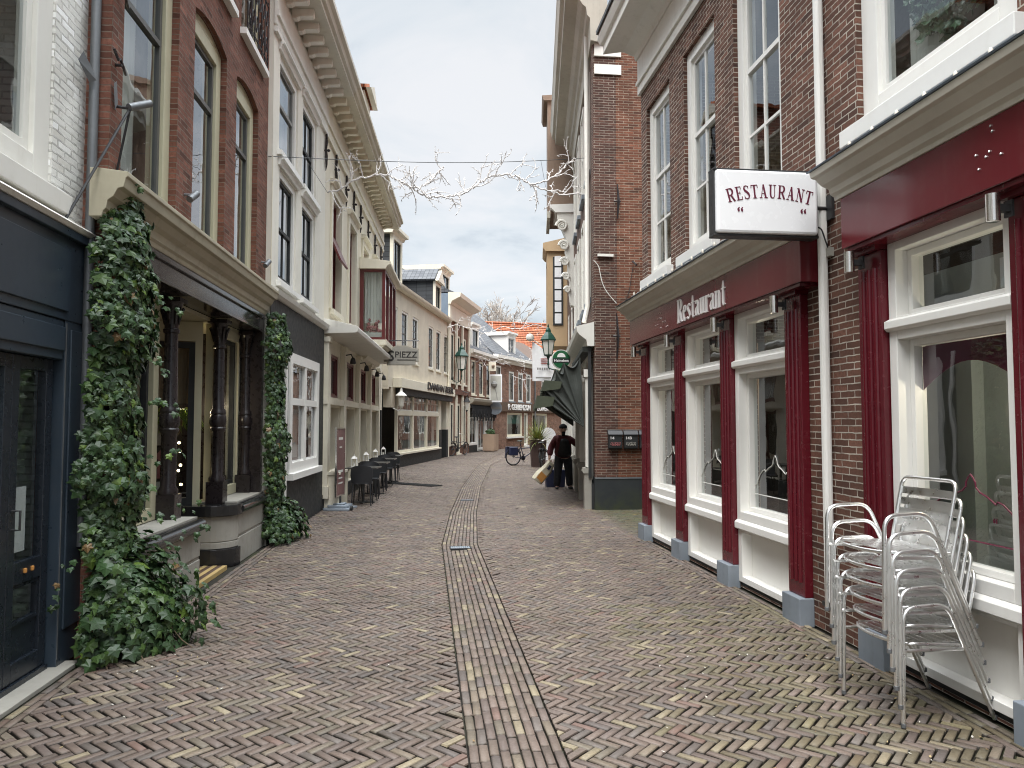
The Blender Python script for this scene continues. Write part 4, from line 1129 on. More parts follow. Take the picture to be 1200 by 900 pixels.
# entablature
def entab(rt, a, b, fm, cm, m0, m1):
    m = MB(f); m.box(a, b, .001, .05, 7.36, 7.44); m.box(a, b, .001, .035, 7.48, 7.60); m.box(a, b, .001, .07, 7.60, 7.68); m.box(a, b, .001, .045, 7.68, 8.04); m.build('frieze', M[fm], rt)
    s_ = a + .12
    while s_ < b - .1:
        m = MB(f); m.prof(s_ - .06, s_ + .06, [(.05, 8.03), (.12, 8.03), (.16, 8.06), (.36, 8.07), (.38, 8.09), (.38, 8.18), (.05, 8.18)]); s_ += .40; m.build('modillion', M[fm], rt)
    m = MB(f); m.prof(a - m0 * .0, b, [(.001, 8.182), (.53, 8.182), (.53, 8.25), (.58, 8.27), (.60, 8.35), (.66, 8.38), (.66, 8.46), (.001, 8.46)], m0, m1); m.build('cornice', M[cm], rt)
entab(r, -.02, SA, 'white_old', 'fascia_cornice', 0, 0)
m = MB(f); m.slab([(-.02, .6, 8.46), (-.02, -6.5, 12.5), (-.02, -6.5, 8.46)], (SA + .02, 0, 0)); m.build('roof', M['orange_tile'], r)
# thin cable down the corner with small lamp sockets
m = MB(f); m.tube([(-.10, .03, 3.6 + .1 * k) for k in range(20)], .008, 5)
m.build('cable', M['cream_trim'], r)

# ---- cream house with burgundy windows
r = fthing('cream_house', 'long cream stuccoed house with burgundy window frames, bay window and flat canopy', 'house', f)
SB0, SB1 = SA + .001, 14.2
ups = [4.72, 6.98, 9.3, 11.7]
ops = [(s_ - .02, s_ + 1.08, 4.02, 6.42) for s_ in ups]
ops_ = [o for i, o in enumerate(ops) if i not in (2, 3)] + [ops[2], ops[3]]
gop = []
for s_ in (4.45, 6.75, 9.05, 11.3):
    gop.append((s_, s_ + 1.45, .32, 2.02)); gop.append((s_ + .1, s_ + 1.35, 2.22, 3.12))
m = MB(f); m.grid(SB0, SB1, 3.42, 8.2, ops, 0, .22); m.build('wall', M['cream'], r)
gop = [g_ for g_ in gop]
m = MB(f); m.grid(SB0, SB1 - 1.2, .30, 3.42, gop, 0, .55); m.build('shop_wall', M['cream_trim'], r)
m = MB(f); m.box(SB0, SB1 - 1.2, -.02, .03, 0, .30); m.build('base', M['black'], r)
shell(r, f, SB0, SB1, 8.2, -.001, 7, flank=M['cream'], inner=1.9)
entab(r, SB0, SB1, 'cream_trim', 'cornice_tan', 0, .3)
for i, (a, b, c, e) in enumerate(ops):
    fr = window(r, f, a, b, c, e, -.09, .05, .1, 'red_dull', 'red_dull', .05, rail=.42, sill=('cream_trim', .10, .09, .08), cur='curtain', cover=.3, glassm='glass')
    m = MB(f); m.ring(a - .14, b + .14, c, e + .16, .139, .001, .045, wb=.001); m.build('surround', M['cream_trim'], fr)
    m = MB(f); m.prof(a - .18, b + .18, [(.001, e + .163), (.06, e + .163), (.10, e + .21), (.14, e + .22), (.14, e + .26), (.001, e + .28)]); m.build('hood', M['cream_trim'], fr)
    if i == 0:
        m = MB(f); hz = c + (e - c) * .42; w0, w1 = a + .06, b - .06
        P = lambda z, o: o
        m._a([(w0, -.10, hz + .62), (w1, -.10, hz + .62), (w1, .16, hz + .02), (w0, .16, hz + .02), (w0, -.06, hz + .64), (w1, -.06, hz + .64), (w1, .20, hz + .04), (w0, .20, hz + .04)], [(3, 2, 1, 0), (4, 5, 6, 7), (0, 1, 5, 4), (1, 2, 6, 5), (2, 3, 7, 6), (3, 0, 4, 7)])
        m.build('tilted_casement', M['red_dull'], fr)
for k, (a, b, c, e) in enumerate(gop):
    if k % 2:
        window(r, f, a, b, c, e, -.02, .06, .08, 'red_dull', 'red_dull', .035, cols=1, cur='curtain', cover=.45, glassm='glass_far')
    else:
        m = MB(f); m.ring(a, b, c, e, .07, -.52, -.44); d_ = m.build('door', M['red_dull'], r)
        m = MB(f); m.box(a + .07, b - .07, -.51, -.48, c + .07, c + .55); m.build('panel', M['door_cream'], d_)
        m = MB(f); m.poly([(a + .07, -.49, c + .55), (b - .07, -.49, c + .55), (b - .07, -.49, e - .07), (a + .07, -.49, e - .07)]); m.build('pane', M['glass_far'], d_)
        curtains(f, d_, a + .07, b - .07, c + .5, e - .07, -.7, M['curtain'], .5)
for s_ in (SB0 + .03, 6.05, 8.35, 10.65, 12.68):
    m = MB(f); m.box(s_, s_ + .28, .001, .10, .459, 3.28); m.box(s_ - .03, s_ + .31, .001, .13, .22, .459); m.box(s_ - .03, s_ + .31, .001, .13, 3.28, 3.379); m.build('pilaster', M['cream_trim'], r, bevel=.006)
m = MB(f); m.box(SB0, SB1 - 1.2, .001, .09, 2.06, 2.19); m.build('transom', M['cream_trim'], r)
m = MB(f); m.prof(SB0 + .0, 11.9, [(.0, 3.44), (.62, 3.46), (.66, 3.48), (.67, 3.56), (.65, 3.59), (.2, 3.70), (.0, 3.74)]); m.build('canopy', M['white_old'], r, bevel=.006)
for s_ in (6.15, 8.45, 10.75, 12.5):
    m = MB(f); m.tube([(s_, .1, 3.2), (s_, .22, 3.22), (s_, .26, 3.12)], .015, 6); m.lathe(s_, .26, [(.05, 3.0), (.07, 3.02), (.05, 3.12), (.02, 3.15)], 10); m.build('wall_spot', M['dark_metal'], r, smooth=True)
# wall anchors, ornamental
for i, s_ in enumerate((3.88, 5.02, 6.38, 7.55, 8.74, 10.25, 11.82, 13.4)):
    m = MB(f); z = 7.05
    m.tube([(s_, .03, z - .42), (s_ + .03, .035, z - .3), (s_, .04, z - .15), (s_ - .03, .035, z), (s_, .04, z + .15), (s_ + .02, .035, z + .3), (s_, .03, z + .42)], [.008, .022, .03, .022, .03, .022, .008], 6)
    m.tube([(s_, .0, z - .02), (s_, .08, z - .02)], .016, 6); m.lathe(s_, .08, [(.01, z - .05), (.035, z - .03), (.035, z - .01), (.01, z + .01)], 8); m.build('wall_anchor', M['iron'], r, smooth=True)
# bay window
a, b, c, e, d1 = 8.95, 11.9, 3.86, 5.72, .66
m = MB(f)
m.box(a - .06, b + .06, .001, d1 + .05, 3.72, c); bay = m.build('bay_window', M['cream_trim'], r, bevel=.006)
m = MB(f); m.prof(a, b, [(.001, 3.30), (.16, 3.36), (.28, 3.52), (.42, 3.62), (.60, 3.66), (.66, 3.719), (.001, 3.719)]); m.build('bay_corbel', M['cream_trim'], bay)
m = MB(f)
m.prof(a - .12, b + .12, [(.001, e + .001), (d1 + .02, e + .001), (d1 + .06, e + .08), (d1 + .14, e + .12), (d1 + .14, e + .2), (.001, e + .30)])
m.build('bay_roof', M['cream_trim'], bay, bevel=.006)
m = MB(f); m.box(a, a + .06, .0, .10, c + .001, e); m.box(a, a + .07, d1 - .08, d1, c + .001, e); m.box(b - .07, b, d1 - .08, d1, c + .001, e); m.box(b - .06, b, 0, .1, c + .001, e)
for x in (a + .98, a + 1.96): m.box(x - .05, x + .05, d1 - .08, d1 - .001, c + .001, e)
m.box(a + .07, b - .07, d1 - .08, d1 - .001, c + .001, c + .06); m.box(a + .07, b - .07, d1 - .08, d1 - .001, e - .06, e)
m.box(a + .001, a + .06, .10, d1 - .08, c + .001, c + .07); m.box(a + .001, a + .06, .10, d1 - .08, e - .07, e)
m.build('bay_frame', M['red_dull'], bay)
m = MB(f); m.poly([(a + .03, .1, c + .07), (a + .03, d1 - .08, c + .07), (a + .03, d1 - .08, e - .07), (a + .03, .1, e - .07)]); m.poly([(a + .07, d1 - .04, c + .06), (b - .07, d1 - .04, c + .06), (b - .07, d1 - .04, e - .06), (a + .07, d1 - .04, e - .06)])
m.build('pane', M['glass'], bay)
m = MB(f)
for k in range(12):
    x0 = a + .12; y0 = .12 + k * .04; y1 = y0 + .04
    m.poly([(x0 + .02 * (k % 2), y0, c + .45), (x0 + .02 * ((k + 1) % 2), y1, c + .45), (x0 + .02 * ((k + 1) % 2), y1, e - .06), (x0 + .02 * (k % 2), y0, e - .06)])
m.build('net_curtain', M['curtain'], bay)
m = MB(f); rr = random.Random(8)
for k in range(26):
    x, y, z = a + .1 + rr.random() * .1, .15 + rr.random() * .4, c + .2 + rr.random() * .34; q = rr.uniform(.03, .055)
    m.lathe(x, y, [(.01, z - q), (q * .8, z - q * .5), (q, z), (q * .7, z + q * .6), (.01, z + q)], 8)
m.build('flower_arrangement', M['cloth_pink'], bay, smooth=True)
m = MB(f); m.box(a + .07, a + .55, .11, .55, c + .02, c + .2); m.build('window_box', M['curtain'], bay)
# roof and dormers
m = MB(f); m.slab([(SB0 + .01, .3, 8.47), (SB0 + .01, -6.5, 12.4), (SB0 + .01, -6.5, 8.47)], (SB1 - SB0 - .02, 0, 0)); m.build('roof', M['slate'], r)
dormer(r, f, 9.45, 10.6, 8.8, 10.75, .0, 2.2, 'brick_red', 'orange_tile', 'cream_trim', .34, .2)
# recessed end bay with brick pier, wall lantern
m = MB(f); m.grid(SB1 - 1.19, SB1, 2.10, 3.42, [(SB1 - .95, SB1 - .45, 2.25, 3.15)], .02, .2); m.build('end_bay', M['cream'], r)
window(r, f, SB1 - .95, SB1 - .45, 2.25, 3.15, -.05, .04, .08, 'black', 'black', .03)
for (a, b) in ((SB1 - 1.19, SB1 - .98), (SB1 - .25, SB1)):
    m = MB(f); m.box(a, b, -.6, .02, 0, 2.10); m.build('end_pier', M['black'], r)
m = MB(f); m.box(SB1 - .98, SB1 - .25, -.62, -.58, 0, 2.1); m.build('end_door', M['navy'], r)

# ---- hanging sign SPIEZZ
o = LC.W(10.4, .0, 0)
t = thing('hanging_sign', 'pale shaped hanging sign with black lettering under the cream bay window', 'sign', (o.x, o.y, 3.3), LC.ang)
m = MB(LC); m.tube([(0, .0, .70), (0, .75, .70), (0, 1.46, .70)], .018, 6); m.tube([(0, .62, .70), (0, .62, .57)], .008, 5); m.tube([(0, 1.32, .70), (0, 1.32, .57)], .008, 5)
m.tube([(0, .02, .2), (0, .14, .35), (0, .30, .5), (0, .45, .69)], .012, 6); m.build('bracket', M['iron'], t, smooth=True)
def shape(g):
    P = []
    y0, y1, z0, z1, k = .48 - g, 1.46 + g, .0 - g, .56 + g, .09
    for (y, z) in ((y0, z0 + k), (y0 + k, z0 + k), (y0 + k, z0), (y1 - k, z0), (y1 - k, z0 + k), (y1, z0 + k), (y1, z1 - k), (y1 - .22, z1 - k * .6), (y1 - .35, z1), (y0 + .35, z1), (y0 + .22, z1 - k * .6), (y0, z1 - k)): P.append((y, z))
    return P
m = MB(LC); m.slab([(-.02, y, z) for y, z in shape(0)], (.04, 0, 0)); m.build('board', M['grey_trim'], t)
m = MB(LC); m.slab([(-.025, y, z) for y, z in shape(-.025)], (.05, 0, 0)); m.build('board_face', M['stone'], t)
S0 = lambda u, v, w_: Vector((-.026 - w_, -(.56 + u), .20 + v))
text_obj('lettering', 'PIEZZ', M['letter_black'], t, .62, .17, lambda u, v, w_: Vector((-.026 - w_, -(.80 + u) , .22 + v)), .006, .01)
text_obj('initial', 'S', M['letter_black'], t, .17, .30, lambda u, v, w_: Vector((-.026 - w_, -(.60 + u), .12 + v)), .006, .015)
m = MB(LC); m.box(-.030, -.0255, .86, 1.38, .14, .165); m.build('underline', M['letter_black'], t)

# ---- beige shop
f = LD
r = fthing('beige_shop_house', 'low beige rendered shop house with overhanging beam and two dark dormers', 'house', f)
def spx(x, y=495, d=0): return f.px(x, y, d)[0]
H = 6.8
ops = []
for s_ in (.25, 1.75, 3.45, 6.35, 7.95, 9.75): ops.append((s_, s_ + .95, 4.1, 6.0))
LN = f.L
m = MB(f); m.grid(-.05, LN, 3.02, H, ops, 0, .15); m.build('wall', M['beige'], r)
for (a, b, c, e) in ops:
    window(r, f, a, b, c, e, -.02, .085, .09, 'white_old', 'grey_sash', .03, cols=2, bars=(.18, .36, .72, .86), rail=.55, sill=('cream_trim', .06, .05, .05), glassm='glass_far', mun=.03)
m = MB(f); m.box(-.05, LN, -5.5, -.001, H - .1, H); m.box(-.05, .05, -5.5, -.001, 2.9, H - .1); m.box(LN - .1, LN, -5.5, -.001, 0, H - .1); m.box(.05, LN - .1, -5.5, -5.4, 0, H - .1); m.box(.05, LN - .1, -1.5, -1.45, 3.1, H - .1); m.build('side_wall', M['beige'], r)
m = MB(f); m.box(.55, LN + .15, .001, .34, 2.98, 3.33); m.box(-.05, LN, -4.5, .0, 2.98, 3.019); m.build('beam', M['cream_trim'], r, bevel=.01)
m = MB(f); m.box(.9, LN - .1, .02, .26, 2.72, 2.979); m.build('awning_box', M['black'], r, bevel=.01)
m = MB(f); m.prof(-.05, LN, [(.001, H - .12), (.16, H - .10), (.22, H - .02), (.24, H + .06), (.001, H + .08)]); m.build('gutter', M['cream_trim'], r)
m = MB(f); m.slab([(-.05, .1, H + .08), (-.05, -4.5, H + 2.9), (-.05, -4.5, H + .08)], (LN + .05, 0, 0)); m.build('roof', M['slate'], r)
dormer(r, f, .45, 1.75, H + .1, H + 1.85, .0, 2.6, 'slate_clad', 'slate', 'cream_trim', 0, .2)
dormer(r, f, 7.7, 8.95, H + .1, H + 1.45, .0, 2.4, 'slate_clad', 'slate', 'cream_trim', .6, .16)
text_obj('lettering', 'DAMIAN BEER', M['letter_black'], r, 5.6, .30, lambda u, v, w_: Vector((4.7 + u, -(.341 + w_), 3.10 + v)), .03, .03, .95)
m = MB(f); m.box(.35, .85, -.3, .0, 2.25, 2.979); m.build('hanging_pier', M['beige'], r)
# glazed shop front, turned away from the street line under the beam
f2 = Fac((-1.02, 28.4), (.64, 35.2), 'L'); L2 = f2.L
rel = (Matrix.Translation((f.P.x, f.P.y, 0)) @ Matrix.Rotation(f.ang, 4, 'Z')).inverted() @ (Matrix.Translation((f2.P.x, f2.P.y, 0)) @ Matrix.Rotation(f2.ang, 4, 'Z'))
def on2(o): o.matrix_local = rel; return o
m = MB(f2); m.box(.0, L2, -.3, -.02, 0, .48); on2(m.build('shop_base', M['black'], r))
m = MB(f2); m.box(-.05, L2 + .02, -.3, .06, .481, .55); on2(m.build('shop_sill', M['cream_trim'], r))
n3 = 3
for k in range(n3):
    a, b = L2 * k / n3, L2 * (k + 1) / n3 - .002
    fr = window(r, f2, a, b, .551, 2.05, -.06, .07, .12, 'cream_trim', 'cream_trim', .02, glassm='glass', cur='curtain' if k else None, cover=.2); on2(fr)
    fr = window(r, f2, a, b, 2.051, 2.977, -.06, .10, .12, 'cream_trim', 'white_old', .05, cols=3, rail=.5, glassm='glass_far'); on2(fr)
m = MB(f2); m.box(-2.5, -.1, -.9, -.8, 0, 2.97); m.box(-.1, L2 + .2, -1.8, -1.75, 0, 2.97); on2(m.build('back_wall', M['inside'], r))
for (a, b) in ((LN - 2.2, LN - 1.75), (LN - .55, LN)):
    m = MB(f); m.box(a, b, -.3, .04, 1.351, 2.977); pi_ = m.build('pier', M['cream_trim'], r)
    m = MB(f); m.box(a, b, -.3, .06, 0, 1.35); m.build('pier_base', M['black'], pi_)
m = MB(f); m.box(LN - 1.75, LN - .55, -.5, -.45, 0, 2.977); m.build('side_door', M['navy'], r)
m = MB(f); m.tube([(LN - .12, .05, 0), (LN - .12, .05, H)], .05, 8); m.build('drainpipe', M['cream_trim'], r, smooth=True)
# wall lantern, white
q = f.W(.62, .3, 2.1)
t = thing('wall_lantern', 'white wall lantern under the beam at the corner of the beige shop', 'lantern', q, f.ang)
m = MB(f); m.tube([(0, -.3, .12), (0, -.1, .02), (0, 0, .12)], .022, 6); m.build('arm', M['white'], t, smooth=True)
m = MB(f); m.lathe(0, 0, [(.05, .12), (.09, .2), (.14, .55), (.14, .56)], 8); m.build('lamp_glass', M['milk'], t)
m = MB(f); m.lathe(0, 0, [(.21, .56), (.2, .6), (.06, .72), (.03, .86), (.01, .9)], 8); m.build('cap', M['white'], t)

# ---- red brick house with a deep white cornice
f = LE; LN = f.L
r = fthing('white_corniced_house', 'narrow red brick house with cream pilasters and deep white cornice', 'house', f)
ops = [(.55, 1.35, 3.75, 6.3), (1.95, 2.75, 3.75, 6.3), (3.35, 4.15, 3.75, 6.3)]
gops = [(.5, 1.3, .6, 2.7), (1.9, 2.8, .05, 2.7), (3.4, 4.2, .6, 2.7)]
m = MB(f); m.grid(0, LN, 0, 7.0, ops + gops, 0, .18); m.build('wall', M['brick_orange'], r)
shell(r, f, 0, LN, 8.2, -.001, 6, flank=M['lead'])
for (a, b, c, e) in ops + gops:
    window(r, f, a, b, c, e, -.02, .11, .1, 'cream_trim', 'black', .04, cols=1, rail=.5, sill=('cream_trim', .08, .07, .06), cur='curtain', glassm='glass_far')
for s_ in (.02, 1.5, 2.95, LN - .3):
    m = MB(f); m.box(s_, s_ + .26, .001, .09, .5, 6.9); m.build('pilaster', M['cream_trim'], r)
m = MB(f); m.box(-.02, LN + .02, .001, .12, 3.15, 3.42); m.build('band', M['brick_red'], r)
m = MB(f); m.box(-.0, LN + .0, .001, .10, 6.9, 7.65); m.prof(-.05, LN + .05, [(.001, 7.651), (.14, 7.651), (.2, 7.8), (.5, 7.95), (.62, 8.0), (.66, 8.2), (.001, 8.24)], 0, .5); m.build('cornice', M['cream_trim'], r)
dormer(r, f, .9, 2.7, 8.2, 9.6, -.6, 2.4, 'lead', 'lead', 'cream_trim', 0, .2)
m = MB(f); m.slab([(.02, .3, 8.25), (.02, -5.5, 11), (.02, -5.5, 8.25)], (LN - .04, 0, 0)); m.build('roof', M['slate'], r)

# ---- dark slate roofed house
f = LF; LN = f.L
r = fthing('slate_roofed_house', 'brick house with steep dark slate roof and white shop front', 'house', f)
ops = [(.5, 1.35, 3.3, 5.3), (2.05, 2.9, 3.3, 5.3), (3.6, 4.45, 3.3, 5.3)]
m = MB(f); m.grid(0, LN, 2.75, 5.7, ops, 0, .15); m.build('wall', M['brick_far'], r)
shell(r, f, 0, LN, 5.7, -.002, 6, flank=M['brick_far'])
for (a, b, c, e) in ops: window(r, f, a, b, c, e, -.02, .1, .1, 'cream_trim', 'black', .04, rail=.5, sill=('cream_trim', .08, .07, .05), cur='curtain', glassm='glass_far')
m = MB(f); m.prof(0, LN, [(.001, 5.45), (.08, 5.45), (.14, 5.6), (.3, 5.68), (.3, 5.85), (.001, 5.9)]); m.build('cornice', M['white_old'], r)
m = MB(f); m.prof(0, LN, [(.001, 2.72), (.1, 2.72), (.3, 2.9), (.34, 3.05), (.001, 3.12)]); m.build('shop_cornice', M['grey_trim'], r)
for k in range(3):
    a, b = .1 + k * 1.75, 1.7 + k * 1.75
    window(r, f, a, min(b, LN - .02), .4 if k != 1 else .05, 2.7, -.02, .12, .12, 'white', 'white', .04, cols=2, rail=.7, glassm='glass_far')
m = MB(f); m.box(0, LN, -.3, -.0, 0, .05)
for k in (0, 2): m.box(.1 + k * 1.75, min(1.7 + k * 1.75, LN - .02), -.14, -.01, .05, .4)
m.build('base', M['black'], r)
m = MB(f)
for k in range(26):
    s_ = .1 + k * .2; m.tube([(s_, .12, 2.7), (s_ + .05, .2, 2.45), (s_ - .03, .18, 2.2 - .2 * (k % 3))], .05, 6)
m.build('garland_swag', M['vest'], r)
m = MB(f); m.slab([(0, .1, 5.85), (0, -3.2, 9.3), (0, -6, 6.2)], (LN, 0, 0)); m.build('roof', M['slate'], r)
dormer(r, f, 1.2, 2.6, 5.95, 7.3, -.2, 2.0, 'white_old', 'lead', 'white_old', 0, .12)

# ---- brick shop closing the view
f = LG; LN = f.L
r = fthing('corner_shop_house', 'red brick corner shop house with white lettering on a brown fascia', 'house', f)
ops = [(.35, 1.25, 3.30, 5.35)] + [(s_, s_ + .95, 3.1, 5.1) for s_ in (2.55, 4.2, 5.75, 9.0, 10.8)]
gops = [(2.2, 5.0, .75, 2.35), (5.35, 6.1, .1, 2.35), (7.0, 10.2, .75, 2.35)]
m = MB(f); m.grid(0, LN, 0, 5.9, ops + gops, 0, .15); m.build('wall', M['brick_far'], r)
shell(r, f, 0, LN, 5.9, -.002, 8, flank=M['brick_far'], inner=2.4)
for (a, b, c, e) in ops: window(r, f, a, b, c, e, -.02, .12, .1, 'white', 'black', .04, rail=.6, sill=('bluestone', .1, .08, .05), cur='curtain', cover=.4, glassm='glass_far')
for i, (a, b, c, e) in enumerate(gops): window(r, f, a, b, c, e, -.02, .12, .1, 'cream_trim' if i != 1 else 'white', 'cream_trim', .03, cols=1 if i == 0 else 2, sill=('white', .1, .1, .05), glassm='glass', blind=('teal', .45) if i == 0 else None)
m = MB(f); m.box(.0, LN, .001, .10, 2.42, 3.02); m.build('fascia', M['red_dull'] if False else M['brown_tile'], r)
text_obj('lettering', 'P. GERBENZON', M['letter_white'], r, 4.15, .40, lambda u, v, w_: Vector((2.15 + u, -(.101 + w_), 2.52 + v)), .04, .03, 1.0)
text_obj('lettering', '& ZONEN', M['letter_white'], r, 3.1, .36, lambda u, v, w_: Vector((7.0 + u, -(.101 + w_), 2.54 + v)), .04, .03, 1.05)
m = MB(f); m.prof(-.1, LN, [(.001, 5.55), (.1, 5.55), (.16, 5.72), (.36, 5.8), (.36, 6.0), (.001, 6.04)]); m.build('cornice', M['white_old'], r)
m = MB(f); m.slab([(-.1, .15, 6.02), (-.1, -4.2, 9.6), (-.1, -8, 6.1)], (LN - 7.2, 0, 0)); m.build('slate_roof', M['slate'], r)
m = MB(f); m.slab([(LN - 7.3, .1, 6.02), (LN - 7.3, -3.4, 8.2), (LN - 7.3, -7, 6.1)], (7.3, 0, 0)); m.build('tiled_roof', M['brown_tile'], r)
dormer(r, f, 3.2, 4.6, 6.05, 7.6, -.35, 3.0, 'white', 'lead', 'white', 0, .15)
m = MB(f); m.tube([(LN * .52, .1, .1), (LN * .52, .1, 5.5)], .06, 6); m.build('drainpipe', M['zinc'], r)
# house behind with the orange roof
r = thing('orange_roofed_house', 'house with bright orange tiled roof rising behind the corner shop', 'house', (8.5, 66, 0), radians(8))
m = MB(); m.box(-7, 9, 0, 6, 0, 6.9); m.build('wall', M['brick_far'], r)
m = MB(); nrow = 22
for k in range(nrow):
    y0, z0 = -.3 + 3.3 * k / nrow, 6.8 + 4.0 * k / nrow; y1, z1 = -.3 + 3.3 * (k + 1.15) / nrow, 6.8 + 4.0 * (k + 1.15) / nrow
    m._a([(-7.2, y0 - .05, z0 + .05), (9.2, y0 - .05, z0 + .05), (9.2, y1, z1), (-7.2, y1, z1)], [(0, 1, 2, 3)])
m.slab([(-7.2, -.3, 6.75), (-7.2, 3, 10.75), (-7.2, 6.3, 6.75)], (16.4, 0, 0)); m.build('roof', M['orange_tile'], r)
m = MB(); m.tube([(-7.2, 3, 10.9), (9.2, 3, 10.9)], .12, 6); m.build('ridge', M['orange_tile'], r)
m = MB(); m.box(3.5, 4.3, 2.6, 3.4, 10.5, 11.6); m.build('chimney', M['brick_far'], r)
# ============================================================ RIGHT SIDE
f = R1
r = fthing('restaurant_house', 'brown brick restaurant house with burgundy pilasters and white sash windows', 'house', f)
LR0, LR1 = -1.5, 11.02
ups = [(9.68, 10.74, 3.80, 6.38), (8.08, 9.12, 3.80, 6.40), (6.50, 7.56, 3.86, 6.50), (3.72, 5.28, 3.93, 6.55), (1.6, 3.0, 3.93, 6.55)]
bays = [(9.42, 10.60), (7.89, 9.09), (6.37, 7.57), (3.76, 4.91), (2.15, 3.46), (.6, 1.86)]
gops = [(a - .0, b + .0, .02, 2.86 if a > 6 else 2.98) for a, b in bays]
m = MB(f); m.grid(LR0, LR1, 0, 7.2, ups + gops, 0, .22); m.build('wall', M['brick_dark'], r)
shell(r, f, LR0, LR1, 7.2, -.001, 7, flank=M['brick_side'], inner=2.6, inmat=M['inside'])
# rounded reveal at the passage corner
for i, (a, b, c, e) in enumerate(ups):
    fr = window(r, f, a, b, c, e, -.05, .13 if i < 3 else .19, .15, 'white', 'white', .05, cols=2 if i < 3 else 1, rail=(.58,) if i < 3 else (.8,), bars=(.29,) if i < 3 else (), sill=('white', .13, .10, .09), cur='curtain' if i >= 3 else None, cover=.3, bev=.006, mun=.03)
    if i < 3:
        m = MB(f); m.box(a + .14, b - .14, -.55, -.53, c + .1, c + 2.2); m.build('blind', M['blind'], fr)
# main cornice
m = MB(f); m.box(LR0, LR1 + .02, .001, .05, 6.72, 6.86); m.box(LR0, LR1 + .02, .001, .08, 6.86, 6.92); m.box(LR0, LR1 + .02, .001, .05, 6.92, 7.28); m.build('frieze', M['white_old'], r, bevel=.005)
m = MB(f); m.prof(LR0, LR1 + .02, [(.001, 7.281), (.07, 7.281), (.09, 7.36), (.20, 7.44), (.24, 7.47), (.52, 7.49), (.52, 7.62), (.56, 7.64), (.60, 7.74), (.60, 7.80), (.001, 7.84)], 0, .55); m.build('cornice', M['white_old'], r, bevel=.006)
m = MB(f); m.prof(LR0, LR1 + .3, [(.60, 7.80), (.63, 7.80), (.63, 7.86), (.0, 7.90), (.0, 7.86)]); m.build('gutter_edge', M['dark_metal'], r)
m = MB(f); m.slab([(LR0, .1, 7.9), (LR0, -4.0, 11), (LR0, -7, 7.9)], (LR1 - LR0, 0, 0)); m.build('roof', M['orange_tile'], r)
# shop fronts
def pilaster(s0, s1, ztop):
    m = MB(f); m.box(s0, s1, .001, .075, .222, ztop); p_ = m.build('pilaster', M['red'], r, bevel=.005)
    m = MB(f); w_ = (s1 - s0)
    for k in range(3):
        x = s0 + w_ * (k + .5 + .5) / 4; m.tube([(x, .076, .34), (x, .076, ztop - .12)], .017, 8)
    m.build('fluting', M['red'], p_, smooth=True)
    m = MB(f); m.box(s0 - .012, s1 + .012, .001, .135, -.02, .22); m.build('pilaster_foot', M['bluestone'], p_, bevel=.006)
    m = MB(f); m.box(s0 - .01, s1 + .01, .001, .12, ztop, ztop + .05); m.build('pilaster_cap', M['red'], p_)
def bay(a, b, top, k):
    fr = window(r, f, a + .001, b - .001, .70, top - .001, .03, .085, .20, 'white', 'white', .001, glassm='glass', bev=.005)
    for ch in list(fr.children):
        bpy.data.objects.remove(ch)
    tz0 = 2.20 if k < 3 else 2.27
    m = MB(f); m.box(a + .087, b - .087, -.17, .028, tz0, tz0 + .16); m.prof(a + .002, b - .002, [(.0305, tz0 + .06), (.05, tz0 + .06), (.07, tz0 + .08), (.07, tz0 + .13), (.0305, tz0 + .15)]); m.build('transom', M['white'], fr, bevel=.004)
    m = MB(f); m.ring(a + .087, b - .087, .787, tz0 - .001, .045, -.15, -.06); m.ring(a + .087, b - .087, tz0 + .161, top - .088, .045, -.15, -.06); m.build('sash', M['white'], fr, bevel=.004)
    m = MB(f)
    for (c, e) in ((.83, tz0 - .045), (tz0 + .205, top - .13)): m.poly([(a + .13, -.115, c), (b - .13, -.115, c), (b - .13, -.115, e), (a + .13, -.115, e)])
    m.build('pane', M['glass'], fr)
    m = MB(f); m.prof(a + .002, b - .002, [(-.10, .60), (.04, .60), (.06, .612), (.06, .675), (.031, .70), (-.10, .70)]); m.build('sill', M['white'], fr, bevel=.004)
    m = MB(f); m.box(a + .001, b - .001, -.16, -.09, .10, .6); m.ring(a + .001, b - .001, .06, .599, .085, -.09, .02, wb=.06, wt=.03); m.build('panel', M['white'], r, bevel=.004)
    m = MB(f); m.box(a + .001, b - .001, -.18, -.005, .0, .059); m.build('base_board', M['dark_metal'], r)
    return fr
frs = []
for k, (a, b) in enumerate(bays): frs.append(bay(a, b, 2.86 if k < 3 else 2.98, k))
for s0 in (10.61, 9.10, 7.58, 6.08): pilaster(s0, s0 + .29, 2.80)
for s0 in (4.92, 3.47, 1.87, .25): pilaster(s0, s0 + .28, 2.92)
# fascias and their cornices
for (a, b, z0, z1) in ((5.82, 11.04, 2.86, 3.23), (-1.0, 5.20, 2.98, 3.36)):
    m = MB(f); m.box(a, b, .001, .20, z0, z1); m.build('fascia', M['fascia'], r, bevel=.004)
    m = MB(f); m.prof(a - .0, b + .0, [(.001, z1 + .001), (.21, z1 + .001), (.215, z1 + .03), (.24, z1 + .05), (.25, z1 + .09), (.30, z1 + .12), (.34, z1 + .17), (.37, z1 + .18), (.38, z1 + .225), (.001, z1 + .27)], .3, .3); m.build('fascia_cornice', M['fascia_cornice'], r, bevel=.003)
    m = MB(f); m.prof(a, b, [(.001, z1 + .271), (.39, z1 + .227), (.395, z1 + .235), (.001, z1 + .282)], .35, .35); m.build('lead_flashing', M['lead'], r)
    m = MB(f); m.box(a + .05, b - .05, .021, .18, z0 - .03, z0 - .001); m.build('soffit_strip', M['red'], r)
